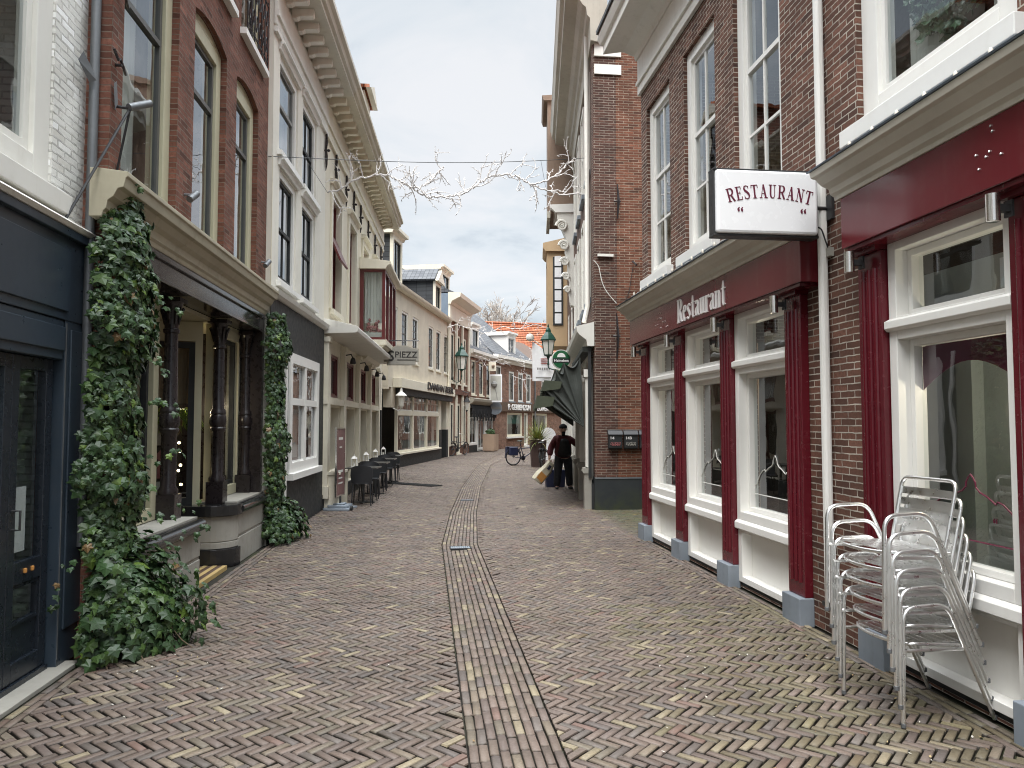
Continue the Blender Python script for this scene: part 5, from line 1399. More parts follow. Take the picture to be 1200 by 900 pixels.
# screw holes left by removed letters
m = MB(f); rr = random.Random(3)
for k in range(16):
    s_, z = 9.1 + rr.random() * .65, 2.92 + (k % 4) * .07 + rr.random() * .02; m.lathe(s_, .2035, [(.006, z - .006), (.008, z), (.004, z + .008)], 6)
for k in range(7):
    s_, z = 3.6 + rr.random() * .22, 3.08 + rr.random() * .25; m.lathe(s_, .2035, [(.005, z - .006), (.008, z), (.004, z + .008)], 6)
m.build('screw', M['chrome'], r)
# raised word on the fascia
m = MB(f); x = 0; W_ = .40
tot = sum(LOWER[c][0] for c in 'Restaurant'); LEN = 1.50; U = LEN / tot; HZ = .285
for ch in 'Restaurant':
    wd, st = LOWER[ch]
    x0 = x
    strokes(m, [[(px_ + x0, py_, w_ * .72) for (px_, py_, w_) in s_] for s_ in st], lambda a, b, t: (8.86 - a * U, .201 + t, 2.905 + b * HZ), .012)
    x += wd
# letters are wider than high units: stroke widths follow the length scale
m.build('lettering', M['letter_white'], r)
# spotlights under the fascias
for s_ in (10.72, 9.18, 7.60, 6.21): spotlight(r, f, s_ + .05, 2.66, .12)
for s_ in (5.02, 3.63, 2.03): spotlight(r, f, s_ + .05, 2.78, .12)
# rain pipe
m = MB(f); m.box(5.695, 5.765, .02, .085, .26, 7.3); m.build('rain_pipe', M['white'], r, bevel=.02)
m = MB(f); m.box(5.685, 5.775, .015, .095, .24, .275); m.build('pipe_shoe', M['dark_metal'], r)
# ornament lines on the window glass
def ornament(fr, a, b, mat, z0, d_=-.108):
    c_ = (a + b) / 2; w_ = (b - a) / 2
    half = [(1.0, .0), (.98, .05), (.90, .07), (.86, .14), (.74, .24), (.60, .31), (.50, .33), (.47, .30), (.40, .33), (.30, .37), (.18, .40), (.10, .45), (.09, .50), (.045, .55), (0, .58)]
    pts = [(c_ + w_ * x, d_, z0 + .06 + .60 * z) for x, z in half] + [(c_ - w_ * x, d_, z0 + .06 + .60 * z) for x, z in half[::-1][1:]]
    m = MB(f); m.tube(pts, .0055, 6); m.tube([(a, d_, z0), (b, d_, z0)], .0055, 6); return m.build('window_ornament', mat, fr)
for k in (0, 1, 2): ornament(frs[k], bays[k][0] + .15, bays[k][1] - .15, M['curtain'], .97)
ornament(frs[3], bays[3][0] + .14, bays[3][1] - .14, M['letter_red'], .97)
def qmark(m, s_, z, sc, P):
    for dx in (0, .55):
        strokes(m, [[(dx + .0, 0, .02), (dx - .1, .12, .18), (dx - .13, .3, .26), (dx - .0, .48, .16), (dx + .13, .58, .04)], [(dx - .12, .16, .30), (dx + .10, .16, .30)]], P, .003)
m = MB(f); bw0, bw1 = bays[3][0] + .135, bays[3][1] - .135; P = [(bw0, 2.218), (bw1, 2.218)] + [(lerp(bw1, bw0, k / 12), 1.92 + .17 * sin(pi * k / 12)) for k in range(13)]
m.slab([(x_, -.122, z_) for x_, z_ in P], (0, -.002, 0)); m.build('window_film', M['letter_red'], frs[3])
m = MB(f); qmark(m, 0, 0, 1, lambda a, b, t: (4.15 - a * .035, -.111 + t, 1.10 + b * .05)); m.build('window_quote', M['letter_red'], frs[3])
m = MB(f); m.box(3.90, 3.99, -.14, -.137, 2.50, 2.70); m.build('notice', M['blue_paper'], frs[3]); m = MB(f); m.box(3.86 + .133, 4.08, -.145, -.142, 2.50, 2.68); m.build('notice', M['paper'], frs[3])
# things seen through the windows
m = MB(f); m.box(3.55, 6.3, -1.0, -.95, .1, 2.95); m.box(5.25, 5.42, -.949, -.85, .1, 2.6); m.box(3.55, 3.6, -.949, -.3, .1, 2.95); m.build('partition', M['inside_grey'], r)
for (a, b) in ((6.9, 7.3), (8.4, 8.8), (9.9, 10.4)): m = MB(f); m.box(a, b, -1.3, -1.26, .1, 2.8); m.build('room_curtain', M['curtain_tan'], r)
m = MB(f); m.box(10.72, 10.78, -2.5, -.26, .09, 2.9); m.build('room_end_wall', M['inside'], r)
m = MB(f); m.box(6.0, 10.7, -2.5, -.26, .0, .08); m.build('room_floor', M['inside'], r)
def dark_chair(s_, d_):
    t = thing('dining_chair', '', 'chair', R1.W(s_, d_, .08), R1.ang); m = MB(f)
    m.box(-.22, .22, -.22, .22, .43, .48); m.build('seat', M['black_plastic'], t)
    m = MB(f)
    for x in (-.19, .19):
        for y in (-.19, .19): m.box(x - .02, x + .02, y - .02, y + .02, 0, .43)
    m.build('legs', M['black_plastic'], t); m = MB(f); m.box(-.21, .21, -.22, -.18, .48, .92); m.build('backrest', M['black_plastic'], t); return t
dc = dark_chair(7.0, -.75); tag(dc, 'dark dining chair behind the nearest window of the far restaurant front', 'chair', 'dining chairs inside the restaurant')
for ch_ in [(8.5, -.8, 'dark dining chair behind the middle window of the far restaurant front'), (9.9, -.8, 'dark dining chair behind the farthest restaurant window')]:
    c2 = copy_tree(dc); c2.location = R1.W(ch_[0], ch_[1], .08); c2['label'] = ch_[2]
# lit lamps inside, seen through the glass
def pendant(s_, d_, z, lab, en):
    t = thing('pendant_lamp', lab, 'lamp', R1.W(s_, d_, z), 0, 'lit pendant lamps inside the restaurant')
    m = MB(); m.lathe(0, 0, [(.03 * sin(k * pi / 8) + .001, -.03 * cos(k * pi / 8)) for k in range(9)], 10); m.build('bulb', M['warm_bulb'], t, smooth=True)
    m = MB(); m.tube([(0, 0, .03), (0, 0, 2.85 - z)], .005, 5); m.build('cord', M['black'], t)
    li = bpy.data.lights.new('lamp', 'POINT'); li.energy = en; li.color = (1, .86, .66); li.shadow_soft_size = .05
    lo = bpy.data.objects.new('lamp', li); COL.objects.link(lo); lo.parent = t; lo.location = (0, 0, -.08)
pendant(4.15, -.55, 2.05, 'lit pendant lamp behind the nearest large restaurant window', 5)
pendant(7.6, -1.0, 2.3, 'lit pendant lamp behind the nearest window of the far restaurant front', 4)
pendant(9.4, -1.0, 2.3, 'lit pendant lamp behind the farther windows of the far restaurant front', 4)
# bulbs strung along the cornices
def bulb_string(a, b, z, d_, n, lab):
    t = thing('bulb_string', lab, 'string lights', f.W(a, d_, z), f.ang, 'bulb strings along the cornices'); m = MB(f); P = []
    for k in range(n * 4 + 1): P.append(((b - a) * k / (n * 4), .0, -.012 * abs(sin(k * pi / 4))))
    m.tube(P, .004, 5); m.build('wire', M['white_old'], t)
    for k in range(n):
        x = (b - a) * (k + .5) / n; m = MB(f); m.lathe(x, .01, [(.008, -.02), (.014, -.01), (.014, .015), (.006, .03)], 8); m.build('bulb', M['bulb'], t, smooth=True)
bulb_string(3.3, 5.25, 3.735, .16, 7, 'white wire of small bulbs lying along the nearer restaurant cornice')
bulb_string(6.1, 11.0, 3.605, .18, 14, 'white wire of small bulbs lying along the farther restaurant cornice')
# wreath in the upper window
q = f.W(4.52, -.22, 4.72)
t = thing('wreath', 'green leafy wreath hanging in the white upper window beside the rain pipe', 'wreath', q, f.ang)
m = MB(); rg = random.Random(6)
for i in range(500):
    a = rg.random() * 2 * pi; R_ = .30 + rg.gauss(0, .05); p = Vector((R_ * cos(a), rg.gauss(0, .03), R_ * sin(a)))
    m.col = rg.choice([(.04, .09, .05), (.06, .12, .06), (.03, .06, .04), (.10, .15, .10)])
    dn = Vector((-sin(a) + rg.gauss(0, .6), rg.gauss(0, .5), cos(a) + rg.gauss(0, .6))); ivy_leaf(m, p, Vector((rg.gauss(0, .5), rg.choice((-1, 1)), rg.gauss(0, .5))), dn, rg.uniform(.05, .09), rg)
m.build('foliage', M['leaf'], t, attr=True)

# ---- projecting sign box
q = f.W(6.02, 0, 3.57)
t = thing('restaurant_sign', 'white projecting light box sign reading RESTAURANT in burgundy letters', 'sign', (f.P.x, 5.62, 3.437), 0)
x0, x1, hz = -1.0, -.165, .248          # measured from the wall line
m = MB(); m.box(x0 - .02, x1 + .012, -.02, .09, -hz - .025, -hz - .006); m.box(x0 - .02, x1 + .012, -.02, .09, hz + .006, hz + .02); m.box(x0 - .02, x0 - .006, -.012, .085, -hz - .006, hz + .006); m.box(x1 + .0, x1 + .012, -.012, .085, -hz - .006, hz + .006)
m.build('casing', M['dark_metal'], t, bevel=.003)
m = MB(); m.box(x0 - .005, x1 - .001, -.045, .10, -hz - .005, hz + .005); m.build('light_box', M['sign_white'], t, bevel=.022)
m = MB(); R_ = 1.25; cx = (x0 + x1) / 2 + .012
word = 'RESTAURANT'; tw = sum(CAPS[c][0] for c in word) + .12 * (len(word) - 1); LEN = .685; U = LEN / tw; HZ = .108; x = 0
for ch in word:
    wd, st = CAPS[ch]; mid = (x + wd / 2) * U - LEN / 2; an = mid / 1.25
    bx = cx + 1.25 * sin(an); bz = .03 - 1.25 * (1 - cos(an))
    strokes(m, st, (lambda a, b, tt, bx=bx, bz=bz, an=an, wd=wd: (bx + (a - wd / 2) * U * 1.0 * cos(an) + b * HZ * sin(an), -.0455 - tt, bz - (a - wd / 2) * U * sin(an) + b * HZ * cos(an))), .002)
    x += wd + .12
m.build('lettering', M['letter_red'], t)
m = MB()
for xx in (-.255, .265): qmark(m, 0, 0, 1, lambda a, b, tt, xx=xx: (cx + xx + a * .05, -.0455 - tt, -.085 + b * .062))
m.build('quote_mark', M['letter_red'], t)
m = MB(); m.tube([(x1, .08, .0), (-.01, .08, .0)], .016, 8); m.box(-.03, -.005, .0, .16, -.10, .10); m.build('bracket', M['dark_metal'], t)
m = MB(); m.tube(fillet([(x1, .05, -.16), (-.10, .04, -.17), (-.05, .05, -.30), (-.02, .08, -.33)], .05), .006, 6); m.build('cable', M['black'], t)
m = MB(); m.box(-.045, -.005, .02, .10, -.40, -.33); m.build('junction_box', M['stone'], t)

# ---- corner house beyond the passage
f = R2
r = fthing('corner_brick_house', 'tall narrow brick corner house with weathered cornice and plain side wall', 'house', f)
L2_ = 7.6; HT = 9.75
ops = [(s_, s_ + .95, z, z + 2.1) for s_ in (.75, 2.5, 4.25, 6.0) for z in (4.3, 7.0)]
m = MB(f); m.grid(0, L2_, 3.2, HT, ops, 0, .2); m.build('wall', M['brick_side'], r)
for o in ops: window(r, f, *o, .04, .09, .2, 'white_old', 'white_old', .04, rail=.5, sill=('bluestone', .1, .08, .04), glassm='glass_far', cur='curtain')
# side wall in two brick tones, running square to the passage
inv = (Matrix.Translation((f.P.x, f.P.y, 0)) @ Matrix.Rotation(f.ang, 4, 'Z')).inverted()
def wpart(m, name, mat, **k): o = m.build(name, mat, r, **k); o.matrix_local = inv; return o
m = MB(); m.box(3.28, 3.74, 14.46, 14.62, .62, 10.05); wpart(m, 'side_wall', M['brick_side'])
m = MB(); m.box(3.742, 9.0, 14.455, 14.62, .62, 10.4); wpart(m, 'side_wall', M['brick_orange'])
m = MB(); m.box(3.9, 4.15, 14.449, 14.456, .9, 1.3); m.box(3.84, 4.3, 14.447, 14.456, 1.0, 1.12); wpart(m, 'brick_patch', M['brick_orange'])
m = MB(); m.box(3.27, 9.0, 14.43, 14.62, -.02, .60); m.prof(3.27, 9.0, [(14.62, .601), (14.42, .601), (14.44, .625), (14.62, .64)]); wpart(m, 'plinth', M['moss_plinth'])
m = MB(); m.box(3.30, 3.85, 14.42, 14.46, 9.05, 9.55); m.box(3.30, 3.85, 14.42, 14.46, 8.68, 8.88); wpart(m, 'band_stone', M['white_old'])
m = MB(); m.box(8.86, 8.98, 14.62, 22, 0, 10); m.box(4.6, 9.0, 21.7, 21.85, 0, 10); wpart(m, 'back_wall', M['brick_side'])
m = MB(); m.slab([(4.3, 14.2, 10.2), (7, 14.2, 12.9), (9.6, 14.2, 10.2)], (0, 7.6, 0)); wpart(m, 'roof', M['orange_tile'])
m = MB(); m.box(3.86, 4.6, 14.25, 14.62, 9.98, 10.25); m.box(3.86, 4.3, 14.2, 14.7, 10.25, 10.5); wpart(m, 'verge', M['white_old'])
m = MB(f); m.prof(-.05, L2_, [(-.3, 9.3), (.05, 9.3), (.06, 9.75), (.12, 9.8), (.14, 9.95), (.22, 10.0), (.30, 10.12), (.55, 10.18), (.56, 10.32), (.64, 10.36), (.68, 10.55), (.70, 10.6), (.70, 10.66), (-.3, 10.7)], .45, .2); m.build('cornice', M['grey_trim'], r)
m = MB(f); m.box(-.1, L2_, -.3, .6, 10.72, 10.9); m.build('gutter', M['white_old'], r)
m = MB(f); m.tube([(.62, .08, 10.0), (.62, .08, 4.1), (.55, .16, 3.75)], .05, 8); m.build('drainpipe', M['white_old'], r, smooth=True)
# white shop front with arched heads
m = MB(f); m.prof(-.06, L2_, [(.001, 3.2), (.14, 3.2), (.16, 3.32), (.30, 3.42), (.34, 3.48), (.36, 3.58), (.001, 3.68)], .35, 0); m.build('shop_cornice', M['white_old'], r)
gops = [(s_, s_ + 1.5, .55, 3.0, .5) for s_ in (.45, 2.2, 3.95, 5.7)]
m = MB(f); m.grid(0, L2_, .5, 3.2, gops, .06, .2); m.build('shop_wall', M['white_old'], r)
for (a, b, c, e, _) in gops:
    fr = window(r, f, a, b, c, e - .0, -.06, .08, .1, 'white_old', 'white_old', .03, cols=2, glassm='glass_far')
for s_ in (.10, 1.98, 3.73, 5.48, 7.25):
    m = MB(f); m.box(s_ - .0, s_ + .22, .061, .17, .82, 2.6); m.box(s_ - .04, s_ + .26, .061, .20, 2.6, 2.75); pl_ = m.build('pilaster', M['white_old'], r)
    m = MB(f); m.box(s_ - .05, s_ + .27, .061, .20, -.02, .70); m.prof(s_ - .07, s_ + .29, [(.061, .70), (.22, .70), (.24, .74), (.22, .80), (.061, .815)]); m.build('pilaster_base', M['stone'], pl_)
m = MB(f); m.box(0, L2_, -.2, .06, 0, .5); m.build('shop_base', M['black'], r)
m = MB(f); m.box(.0, .07, .061, .12, .62, 3.2); m.build('corner_post', M['black'], r)
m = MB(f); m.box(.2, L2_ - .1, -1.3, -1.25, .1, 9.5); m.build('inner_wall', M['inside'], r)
# ironwork and cables on the side wall
m = MB(); 
for (x, z, h) in ((3.75, 6.1, .35), (3.72, 3.4, .45)):
    m.tube([(x, 14.42, z - h), (x + .02, 14.4, z), (x, 14.42, z + h)], [.012, .03, .012], 6); m.tube([(x - .07, 14.42, z), (x + .07, 14.42, z)], .014, 6)
m.tube([(4.05, 14.42, 4.9), (4.1, 14.3, 4.8)], .02, 6)
wpart(m, 'wall_anchor', M['iron'])
m = MB(); m.tube([(4.06, 14.42, 4.8), (3.98, 14.43, 4.3), (3.82, 14.44, 3.9)], .006, 5); wpart(m, 'cable', M['dark_metal'])
m = MB(); m.tube(fillet([(3.26, 14.42, 4.9), (3.36, 14.42, 4.8), (3.45, 14.42, 4.35), (3.72, 14.43, 4.05)], .2), .008, 5); m.box(3.34, 3.66, 14.40, 14.45, 4.98, 5.03); wpart(m, 'cable', M['white_old'])

# ---- letter boxes
lbs = []
def letterbox(x, lab, num, gcol):
    t = thing('letter_box', lab, 'letter box', (x, 14.43, 1.17), 0, 'black letter boxes on the side wall')
    m = MB(); P = [(-.16, 0, 0), (.16, 0, 0), (.16, 0, .40), (.10, 0, .46), (-.10, 0, .46), (-.16, 0, .40)]
    m.prof(-.16, .16, [(0, .03), (-.07, .0), (-.11, .04), (-.11, .36), (-.06, .44), (0, .46)]); m.build('box', M['black'], t, bevel=.012)
    m = MB(); m.prof(-.172, .172, [(0, .38), (-.125, .345), (-.125, .37), (-.07, .46), (0, .485)]); m.build('lid', M['black_plastic'], t, bevel=.006)
    text_obj('number', num, M['letter_white'], t, .045 * len(num), .07, lambda u_, v, w_: Vector((-.12 + u_, -.1115 - w_, .25 + v)), .002, .02)
    m = MB(); rg = random.Random(len(num) + int(x * 10)); P = []
    for k in range(22): P.append((-.11 + .22 * (k / 21) + .035 * cos(k * 1.7), -.113, .14 + .045 * sin(k * 1.7) + rg.gauss(0, .004)))
    m.tube(P, .006, 4); m.build('graffiti', gcol, t); t.scale = (.84, .9, .8); return t
letterbox(3.66, 'black letter box numbered 14 with pink scribble', '14', M['cloth_pink'])
letterbox(3.97, 'black letter box numbered 14B with pale looping scribble', '14B', M['stone'])
letterbox(4.28, 'black letter box half hidden behind the farthest burgundy pilaster', '14A', M['stone'])

# ---- next houses on the right
f = Fac(R2.W(L2_ + .02, 0).xy, (5.75, 31.5), 'R')
r = fthing('carved_gable_house', 'brown boarded house with white carved console and deep eaves beyond the corner house', 'house', f)
LN = f.L
ops = [(1.0, 1.9, 3.8, 5.4), (3.2, 4.1, 3.8, 5.4), (5.4, 6.3, 3.8, 5.4)]
m = MB(f); m.grid(0, LN, 0, 8.6, ops, 0, .2); m.build('wall', M['brick_side'], r)
shell(r, f, 0, LN, 8.6, -.002, 6, flank=M['brick_side'])
for o in ops: window(r, f, *o, .0, .1, .14, 'white_old', 'white_old', .04, rail=.5, glassm='glass_far')
m = MB(f); m.box(.3, 2.2, .001, .78, 8.1, 11.6); m.box(.3, 2.2, -3, .0, 8.6, 11.6); m.prof(.2, 2.3, [(.0, 11.6), (.9, 11.6), (.95, 11.75), (0, 11.8)]); m.build('boarded_bay', M['brown_board'], r)
m = MB(f); m.box(.25, 2.25, .70, .80, 7.95, 8.15); m.build('bay_trim', M['grey_trim'], r)
m = MB(f); m.prof(.05, 1.6, [(.001, 8.06), (.55, 8.06), (.60, 8.12), (.66, 8.18), (.72, 8.24), (.72, 8.3), (.001, 8.32)]); m.build('console_cap', M['white'], r)
m = MB(f)
m.prof(.1, .5, [(.001, 5.2), (.10, 5.25), (.14, 5.6), (.12, 6.0), (.20, 6.2), (.18, 6.6), (.26, 6.9), (.24, 7.3), (.36, 7.6), (.5, 7.9), (.5, 8.05), (.001, 8.05)])
for (z, d_, R_) in ((7.65, .36, .17), (7.05, .30, .15), (6.55, .28, .13), (6.1, .24, .11), (5.7, .2, .09)):
    P = [(.05, d_ + R_ * (1 - k / 30) * cos(k * .5), z + R_ * (1 - k / 30) * sin(k * .5)) for k in range(26)]; m.tube(P, [.045 * (1 - k / 40) for k in range(26)], 6)
    m.lathe(.08, d_, [(.02, z - .06), (.07, z), (.02, z + .06)], 8)
m.build('carved_console', M['white_old'], r, smooth=True)
m = MB(f); m.box(0, LN, .001, .25, 2.7, 3.3); m.build('shop_fascia', M['white_old'], r)
for k in range(6): m = MB(f); m.box(.2 + k * 1.5, .36 + k * 1.5, .001, .12, 0, 2.7); m.build('pilaster', M['white_old'], r)
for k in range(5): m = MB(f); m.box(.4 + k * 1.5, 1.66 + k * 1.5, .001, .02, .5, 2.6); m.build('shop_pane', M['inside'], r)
# tan oriel
m = MB(f); a, b, c, e, d1 = 4.6, 6.3, 4.45, 7.9, .74
m.box(a, a + .12, .001, d1, c, e); m.box(b - .12, b, .001, d1, c, e); m.box(a + .12, b - .12, .001, d1, c, c + .7); m.box(a + .12, b - .12, .001, d1, e - .3, e); m.box(a + .12, a + .2, d1 - .12, d1, c + .7, e - .3); m.box(b - .2, b - .12, d1 - .12, d1, c + .7, e - .3)
m.prof(a - .1, b + .1, [(.001, e + .001), (d1 + .04, e + .001), (d1 + .14, e + .12), (d1 + .14, e + .3), (.001, e + .5)])
m.build('oriel', M['tan'], r)
m = MB(f); m.box(a - .03, a - .001, .16, d1 - .22, c + .75, e - .2); m.build('oriel_window', M['black'], r)
m = MB(f)
for k in range(6): m.box(a - .036, a - .0305, .22, d1 - .28, c + .82 + k * .42, c + 1.18 + k * .42)
m.build('oriel_pane', M['sign_white'], r)
f = Fac((5.78, 31.6), (8.6, 46), 'R'); LN = f.L
r = fthing('brick_row_house', 'plain brick row house at the far right end of the street', 'house', f)
ops = [(1 + k * 2.4, 2 + k * 2.4, 3.6, 5.5) for k in range(5)]; gops = [(1 + k * 2.4, 2.5 + k * 2.4, .5, 2.5) for k in range(5)]
m = MB(f); m.grid(0, LN, 0, 7.2, ops + gops, 0, .2); m.build('wall', M['brick_far'], r)
shell(r, f, 0, LN, 7.2, -.002, 6, flank=M['brick_far'])
for o in ops + gops: window(r, f, *o, -.02, .1, .12, 'white_old', 'white_old', .04, rail=.5, glassm='glass_far')
m = MB(f); m.prof(0, LN, [(.001, 6.9), (.1, 6.9), (.3, 7.1), (.4, 7.15), (.4, 7.3), (.001, 7.35)]); m.build('cornice', M['white_old'], r)
m = MB(f); m.slab([(0, .1, 7.3), (0, -3, 10.5), (0, -6, 7.3)], (LN, 0, 0)); m.build('roof', M['orange_tile'], r)

f = Fac((8.65, 46.2), (20, 66), 'R'); LN = f.L
r = fthing('pale_end_house', 'pale rendered house on the right where the street bends out of view', 'house', f)
ops = [(1 + k * 2.6, 2.1 + k * 2.6, 3.6, 5.5) for k in range(8)]; gops = [(1 + k * 2.6, 2.5 + k * 2.6, .5, 2.5) for k in range(8)]
m = MB(f); m.grid(0, LN, 0, 7.6, ops + gops, 0, .2); m.build('wall', M['cream'], r)
shell(r, f, 0, LN, 7.6, -.002, 6, flank=M['cream'])
for o in ops + gops: window(r, f, *o, -.02, .1, .12, 'white_old', 'black', .04, rail=.5, glassm='glass_far')
m = MB(f); m.prof(0, LN, [(.001, 7.3), (.1, 7.3), (.3, 7.5), (.4, 7.55), (.4, 7.7), (.001, 7.75)]); m.build('cornice', M['white_old'], r)
m = MB(f); m.slab([(0, .1, 7.7), (0, -3, 10.5), (0, -6, 7.7)], (LN, 0, 0)); m.build('roof', M['slate'], r)

f = Fac((10.5, 64.5), (26, 72), 'L'); LN = f.L
r = fthing('far_end_house', 'brown brick house closing the street beyond the bend', 'house', f)
ops = [(1 + k * 2.6, 2.1 + k * 2.6, z, z + 1.9) for k in range(6) for z in (.6, 3.6)]
m = MB(f); m.grid(0, LN, 0, 6.0, ops, 0, .2); m.build('wall', M['brick_far'], r); shell(r, f, 0, LN, 6.0, -.002, 6, flank=M['brick_far'])
for o in ops: window(r, f, *o, -.02, .1, .12, 'white_old', 'white_old', .04, rail=.5, glassm='glass_far')
m = MB(f); m.slab([(0, .2, 6.05), (0, -3, 7.6), (0, -6.2, 6.05)], (LN, 0, 0)); m.build('roof', M['slate'], r)
# ============================================================ THINGS IN THE STREET
# ---- stacked aluminium chairs
def alu_chair(name, label, loc, rz, group):
    t = thing(name, label, 'chair', loc, rz, group)
    # local: x = forwards (towards the sitter's front), y = sideways, z up
    W_ = .265
    for s_ in (-1, 1):
        y = s_ * W_
        P = fillet([(.30, y, 0), (.285, y, .655), (-.0, y * .99, .665), (-.30, y * .97, .0)], .085, 6)
        m = MB(); m.tube(P, .0125, 10); o = m.build('leg_loop', M['alu'], t, smooth=True)
        for (fx, fy) in ((.30, y), (-.30, y * .97)):
            m = MB(); m.lathe(fx, fy, [(.014, 0), (.0145, .004), (.0145, .022), (.0135, .024)], 10); m.build('foot_cap', M['zinc'], o)
        m = MB(); m.tube([(.289, y * .96, .415), (-.118, y * .96, .405)], .010, 8); m.build('side_rail', M['alu'], o, smooth=True)
    # seat frame with a bowed front
    F_ = [(-.15, -.235, .425), (.10, -.238, .445), (.235, -.235, .442)]
    fr = [(-.16, -.235, .422), (.19, -.24, .447)] + [(.19 + .085 * sin(a * pi / 10), -.24 * cos(a * pi / 10), .447 - .012 * sin(a * pi / 10)) for a in range(1, 10)] + [(.19, .24, .447), (-.16, .235, .422)]
    m = MB(); m.tube(fillet(fr, .05), .011, 10); m.build('seat_frame', M['alu'], t, smooth=True)
    m = MB()
    for k in range(7):
        x = -.13 + k * .056; w_ = .232
        z = .437 + .012 * (x + .15) * 2
        m.box(x - .023, x + .023, -w_, w_, z, z + .006)
    m.build('seat_slats', M['alu'], t, bevel=.003)
    # back hoop
    bk = [(-.13, -.215, .40), (-.155, -.222, .50), (-.235, -.222, .835), (-.235, .222, .835), (-.155, .222, .50), (-.13, .215, .40)]
    m = MB(); m.tube(fillet(bk, .06, 6), .0115, 10); bf = m.build('back_frame', M['alu'], t, smooth=True)
    m = MB()
    for k in range(4):
        z = .555 + k * .066; x = lerp(-.155, -.235, (z - .5) / .335); dx, dz = .006, .022
        n_ = 8; vs_ = []
        for i in range(n_ + 1):
            yy = -.214 + .428 * i / n_; bow = -.022 * (1 - (yy / .214) ** 2); vs_.append((yy, x + bow))
        for (y0, x0), (y1, x1) in zip(vs_, vs_[1:]):
            m._a([(x0 - .003, y0, z - dz), (x1 - .003, y1, z - dz), (x1 - .012, y1, z + dz), (x0 - .012, y0, z + dz), (x0 + .003, y0, z - dz), (x1 + .003, y1, z - dz), (x1 - .006, y1, z + dz), (x0 - .006, y0, z + dz)], [(3, 2, 1, 0), (4, 5, 6, 7), (0, 1, 5, 4), (1, 2, 6, 5), (2, 3, 7, 6), (3, 0, 4, 7)])
    m.build('back_slats', M['alu'], t)
    return t
def W2(o, v): return Matrix.Rotation(o.rotation_euler.z, 4, 'Z') @ Vector(v) + o.location
base = Vector((2.925, 4.285, .004)); rz = pi + .08
ac = alu_chair('stacking_chair', 'aluminium slatted armchair at the bottom of the stack, its feet on the paving', base, rz, 'stacked aluminium chairs by the restaurant window')
labs = ['aluminium slatted armchair second from the bottom of the stack', 'aluminium slatted armchair third from the bottom of the stack', 'aluminium slatted armchair third from the top of the stack', 'aluminium slatted armchair second from the top, under the topmost chair', 'topmost aluminium slatted armchair with its seat and back in full view']
for k, lb_ in enumerate(labs):
    c = copy_tree(ac); c['label'] = lb_
    c.location = base + Vector((-.019 * (k + 1) + RNG.uniform(-.004, .004), RNG.uniform(-.006, .006), .103 * (k + 1))); c.rotation_euler = (0, radians(0), rz + RNG.uniform(-.015, .015))

# ---- terrace
def terrace_chair(label, loc, rz):
    t = thing('terrace_chair', label, 'chair', loc, rz, 'black terrace chairs along the cream house')
    m = MB(); P = []
    for k in range(20):
        a = 2 * pi * k / 20; P.append((.21 * math.copysign(abs(cos(a)) ** .55, cos(a)), .21 * math.copysign(abs(sin(a)) ** .55, sin(a)), .445))
    m.slab(P, (0, 0, .03)); m.build('seat', M['black_plastic'], t, bevel=.006)
    m = MB(); n = 10; vs_ = []
    prof_ = [(-.20, .47, .20), (-.215, .62, .225), (-.235, .76, .215), (-.245, .82, .17)]
    rows = []
    for (x, z, hw) in prof_:
        rows.append([(x - .0 + .055 * (abs(2 * i / n - 1)) ** 2, hw * (2 * i / n - 1), z - (.02 * (abs(2 * i / n - 1)) ** 4 if z > .8 else 0)) for i in range(n + 1)])
    b0 = len(m.v)
    for off in (0, -.014):
        for rw in rows:
            for p in rw: m.v.append((p[0] + off, p[1], p[2]))
    R = len(rows); N = n + 1
    def idx(l, r_, i): return b0 + l * R * N + r_ * N + i
    for r_ in range(R - 1):
        for i in range(n):
            m.f += [[idx(0, r_, i), idx(0, r_, i + 1), idx(0, r_ + 1, i + 1), idx(0, r_ + 1, i)], [idx(1, r_, i), idx(1, r_ + 1, i), idx(1, r_ + 1, i + 1), idx(1, r_, i + 1)]]; m.c += [None, None]
    for r_ in range(R - 1):
        for i in (0, n): m.f.append([idx(0, r_, i), idx(0, r_ + 1, i), idx(1, r_ + 1, i), idx(1, r_, i)]); m.c.append(None)
    for i in range(n):
        for r_ in (0, R - 1): m.f.append([idx(0, r_, i), idx(0, r_, i + 1), idx(1, r_, i + 1), idx(1, r_, i)]); m.c.append(None)
    m.build('backrest', M['black_plastic'], t, smooth=True)
    for (x, y) in ((.17, -.17), (.17, .17), (-.17, -.17), (-.17, .17)):
        m = MB(); m.tube([(x, y, .446), (x * 1.2, y * 1.15, 0)], [.016, .011], 8); m.build('leg', M['black_plastic'], t, smooth=True)
    return t
def terrace_table(label, loc, rz):
    t = thing('terrace_table', label, 'table', loc, rz, 'black terrace tables along the cream house')
    m = MB(); m.box(-.33, .33, -.33, .33, .725, .755); m.build('table_top', M['dark_table'], t, bevel=.006)
    m = MB(); m.tube([(0, 0, .02), (0, 0, .725)], .025, 8); m.build('post', M['black'], t, smooth=True)
    m = MB(); m.box(-.24, .24, -.03, .03, 0, .022); m.box(-.03, .03, -.24, .24, .0, .0225); m.box(-.2, .2, -.02, .02, .70, .7245); m.build('foot', M['black'], t)
    return t
M['dark_table'] = paint('dark_table_top', (.055, .055, .052), .3, .2, .2, (.2, .19, .17))
ps = LC.ang; spots = [4.45, 6.35, 8.2, 10.1]
nm = ['nearest', 'second', 'third', 'farthest']
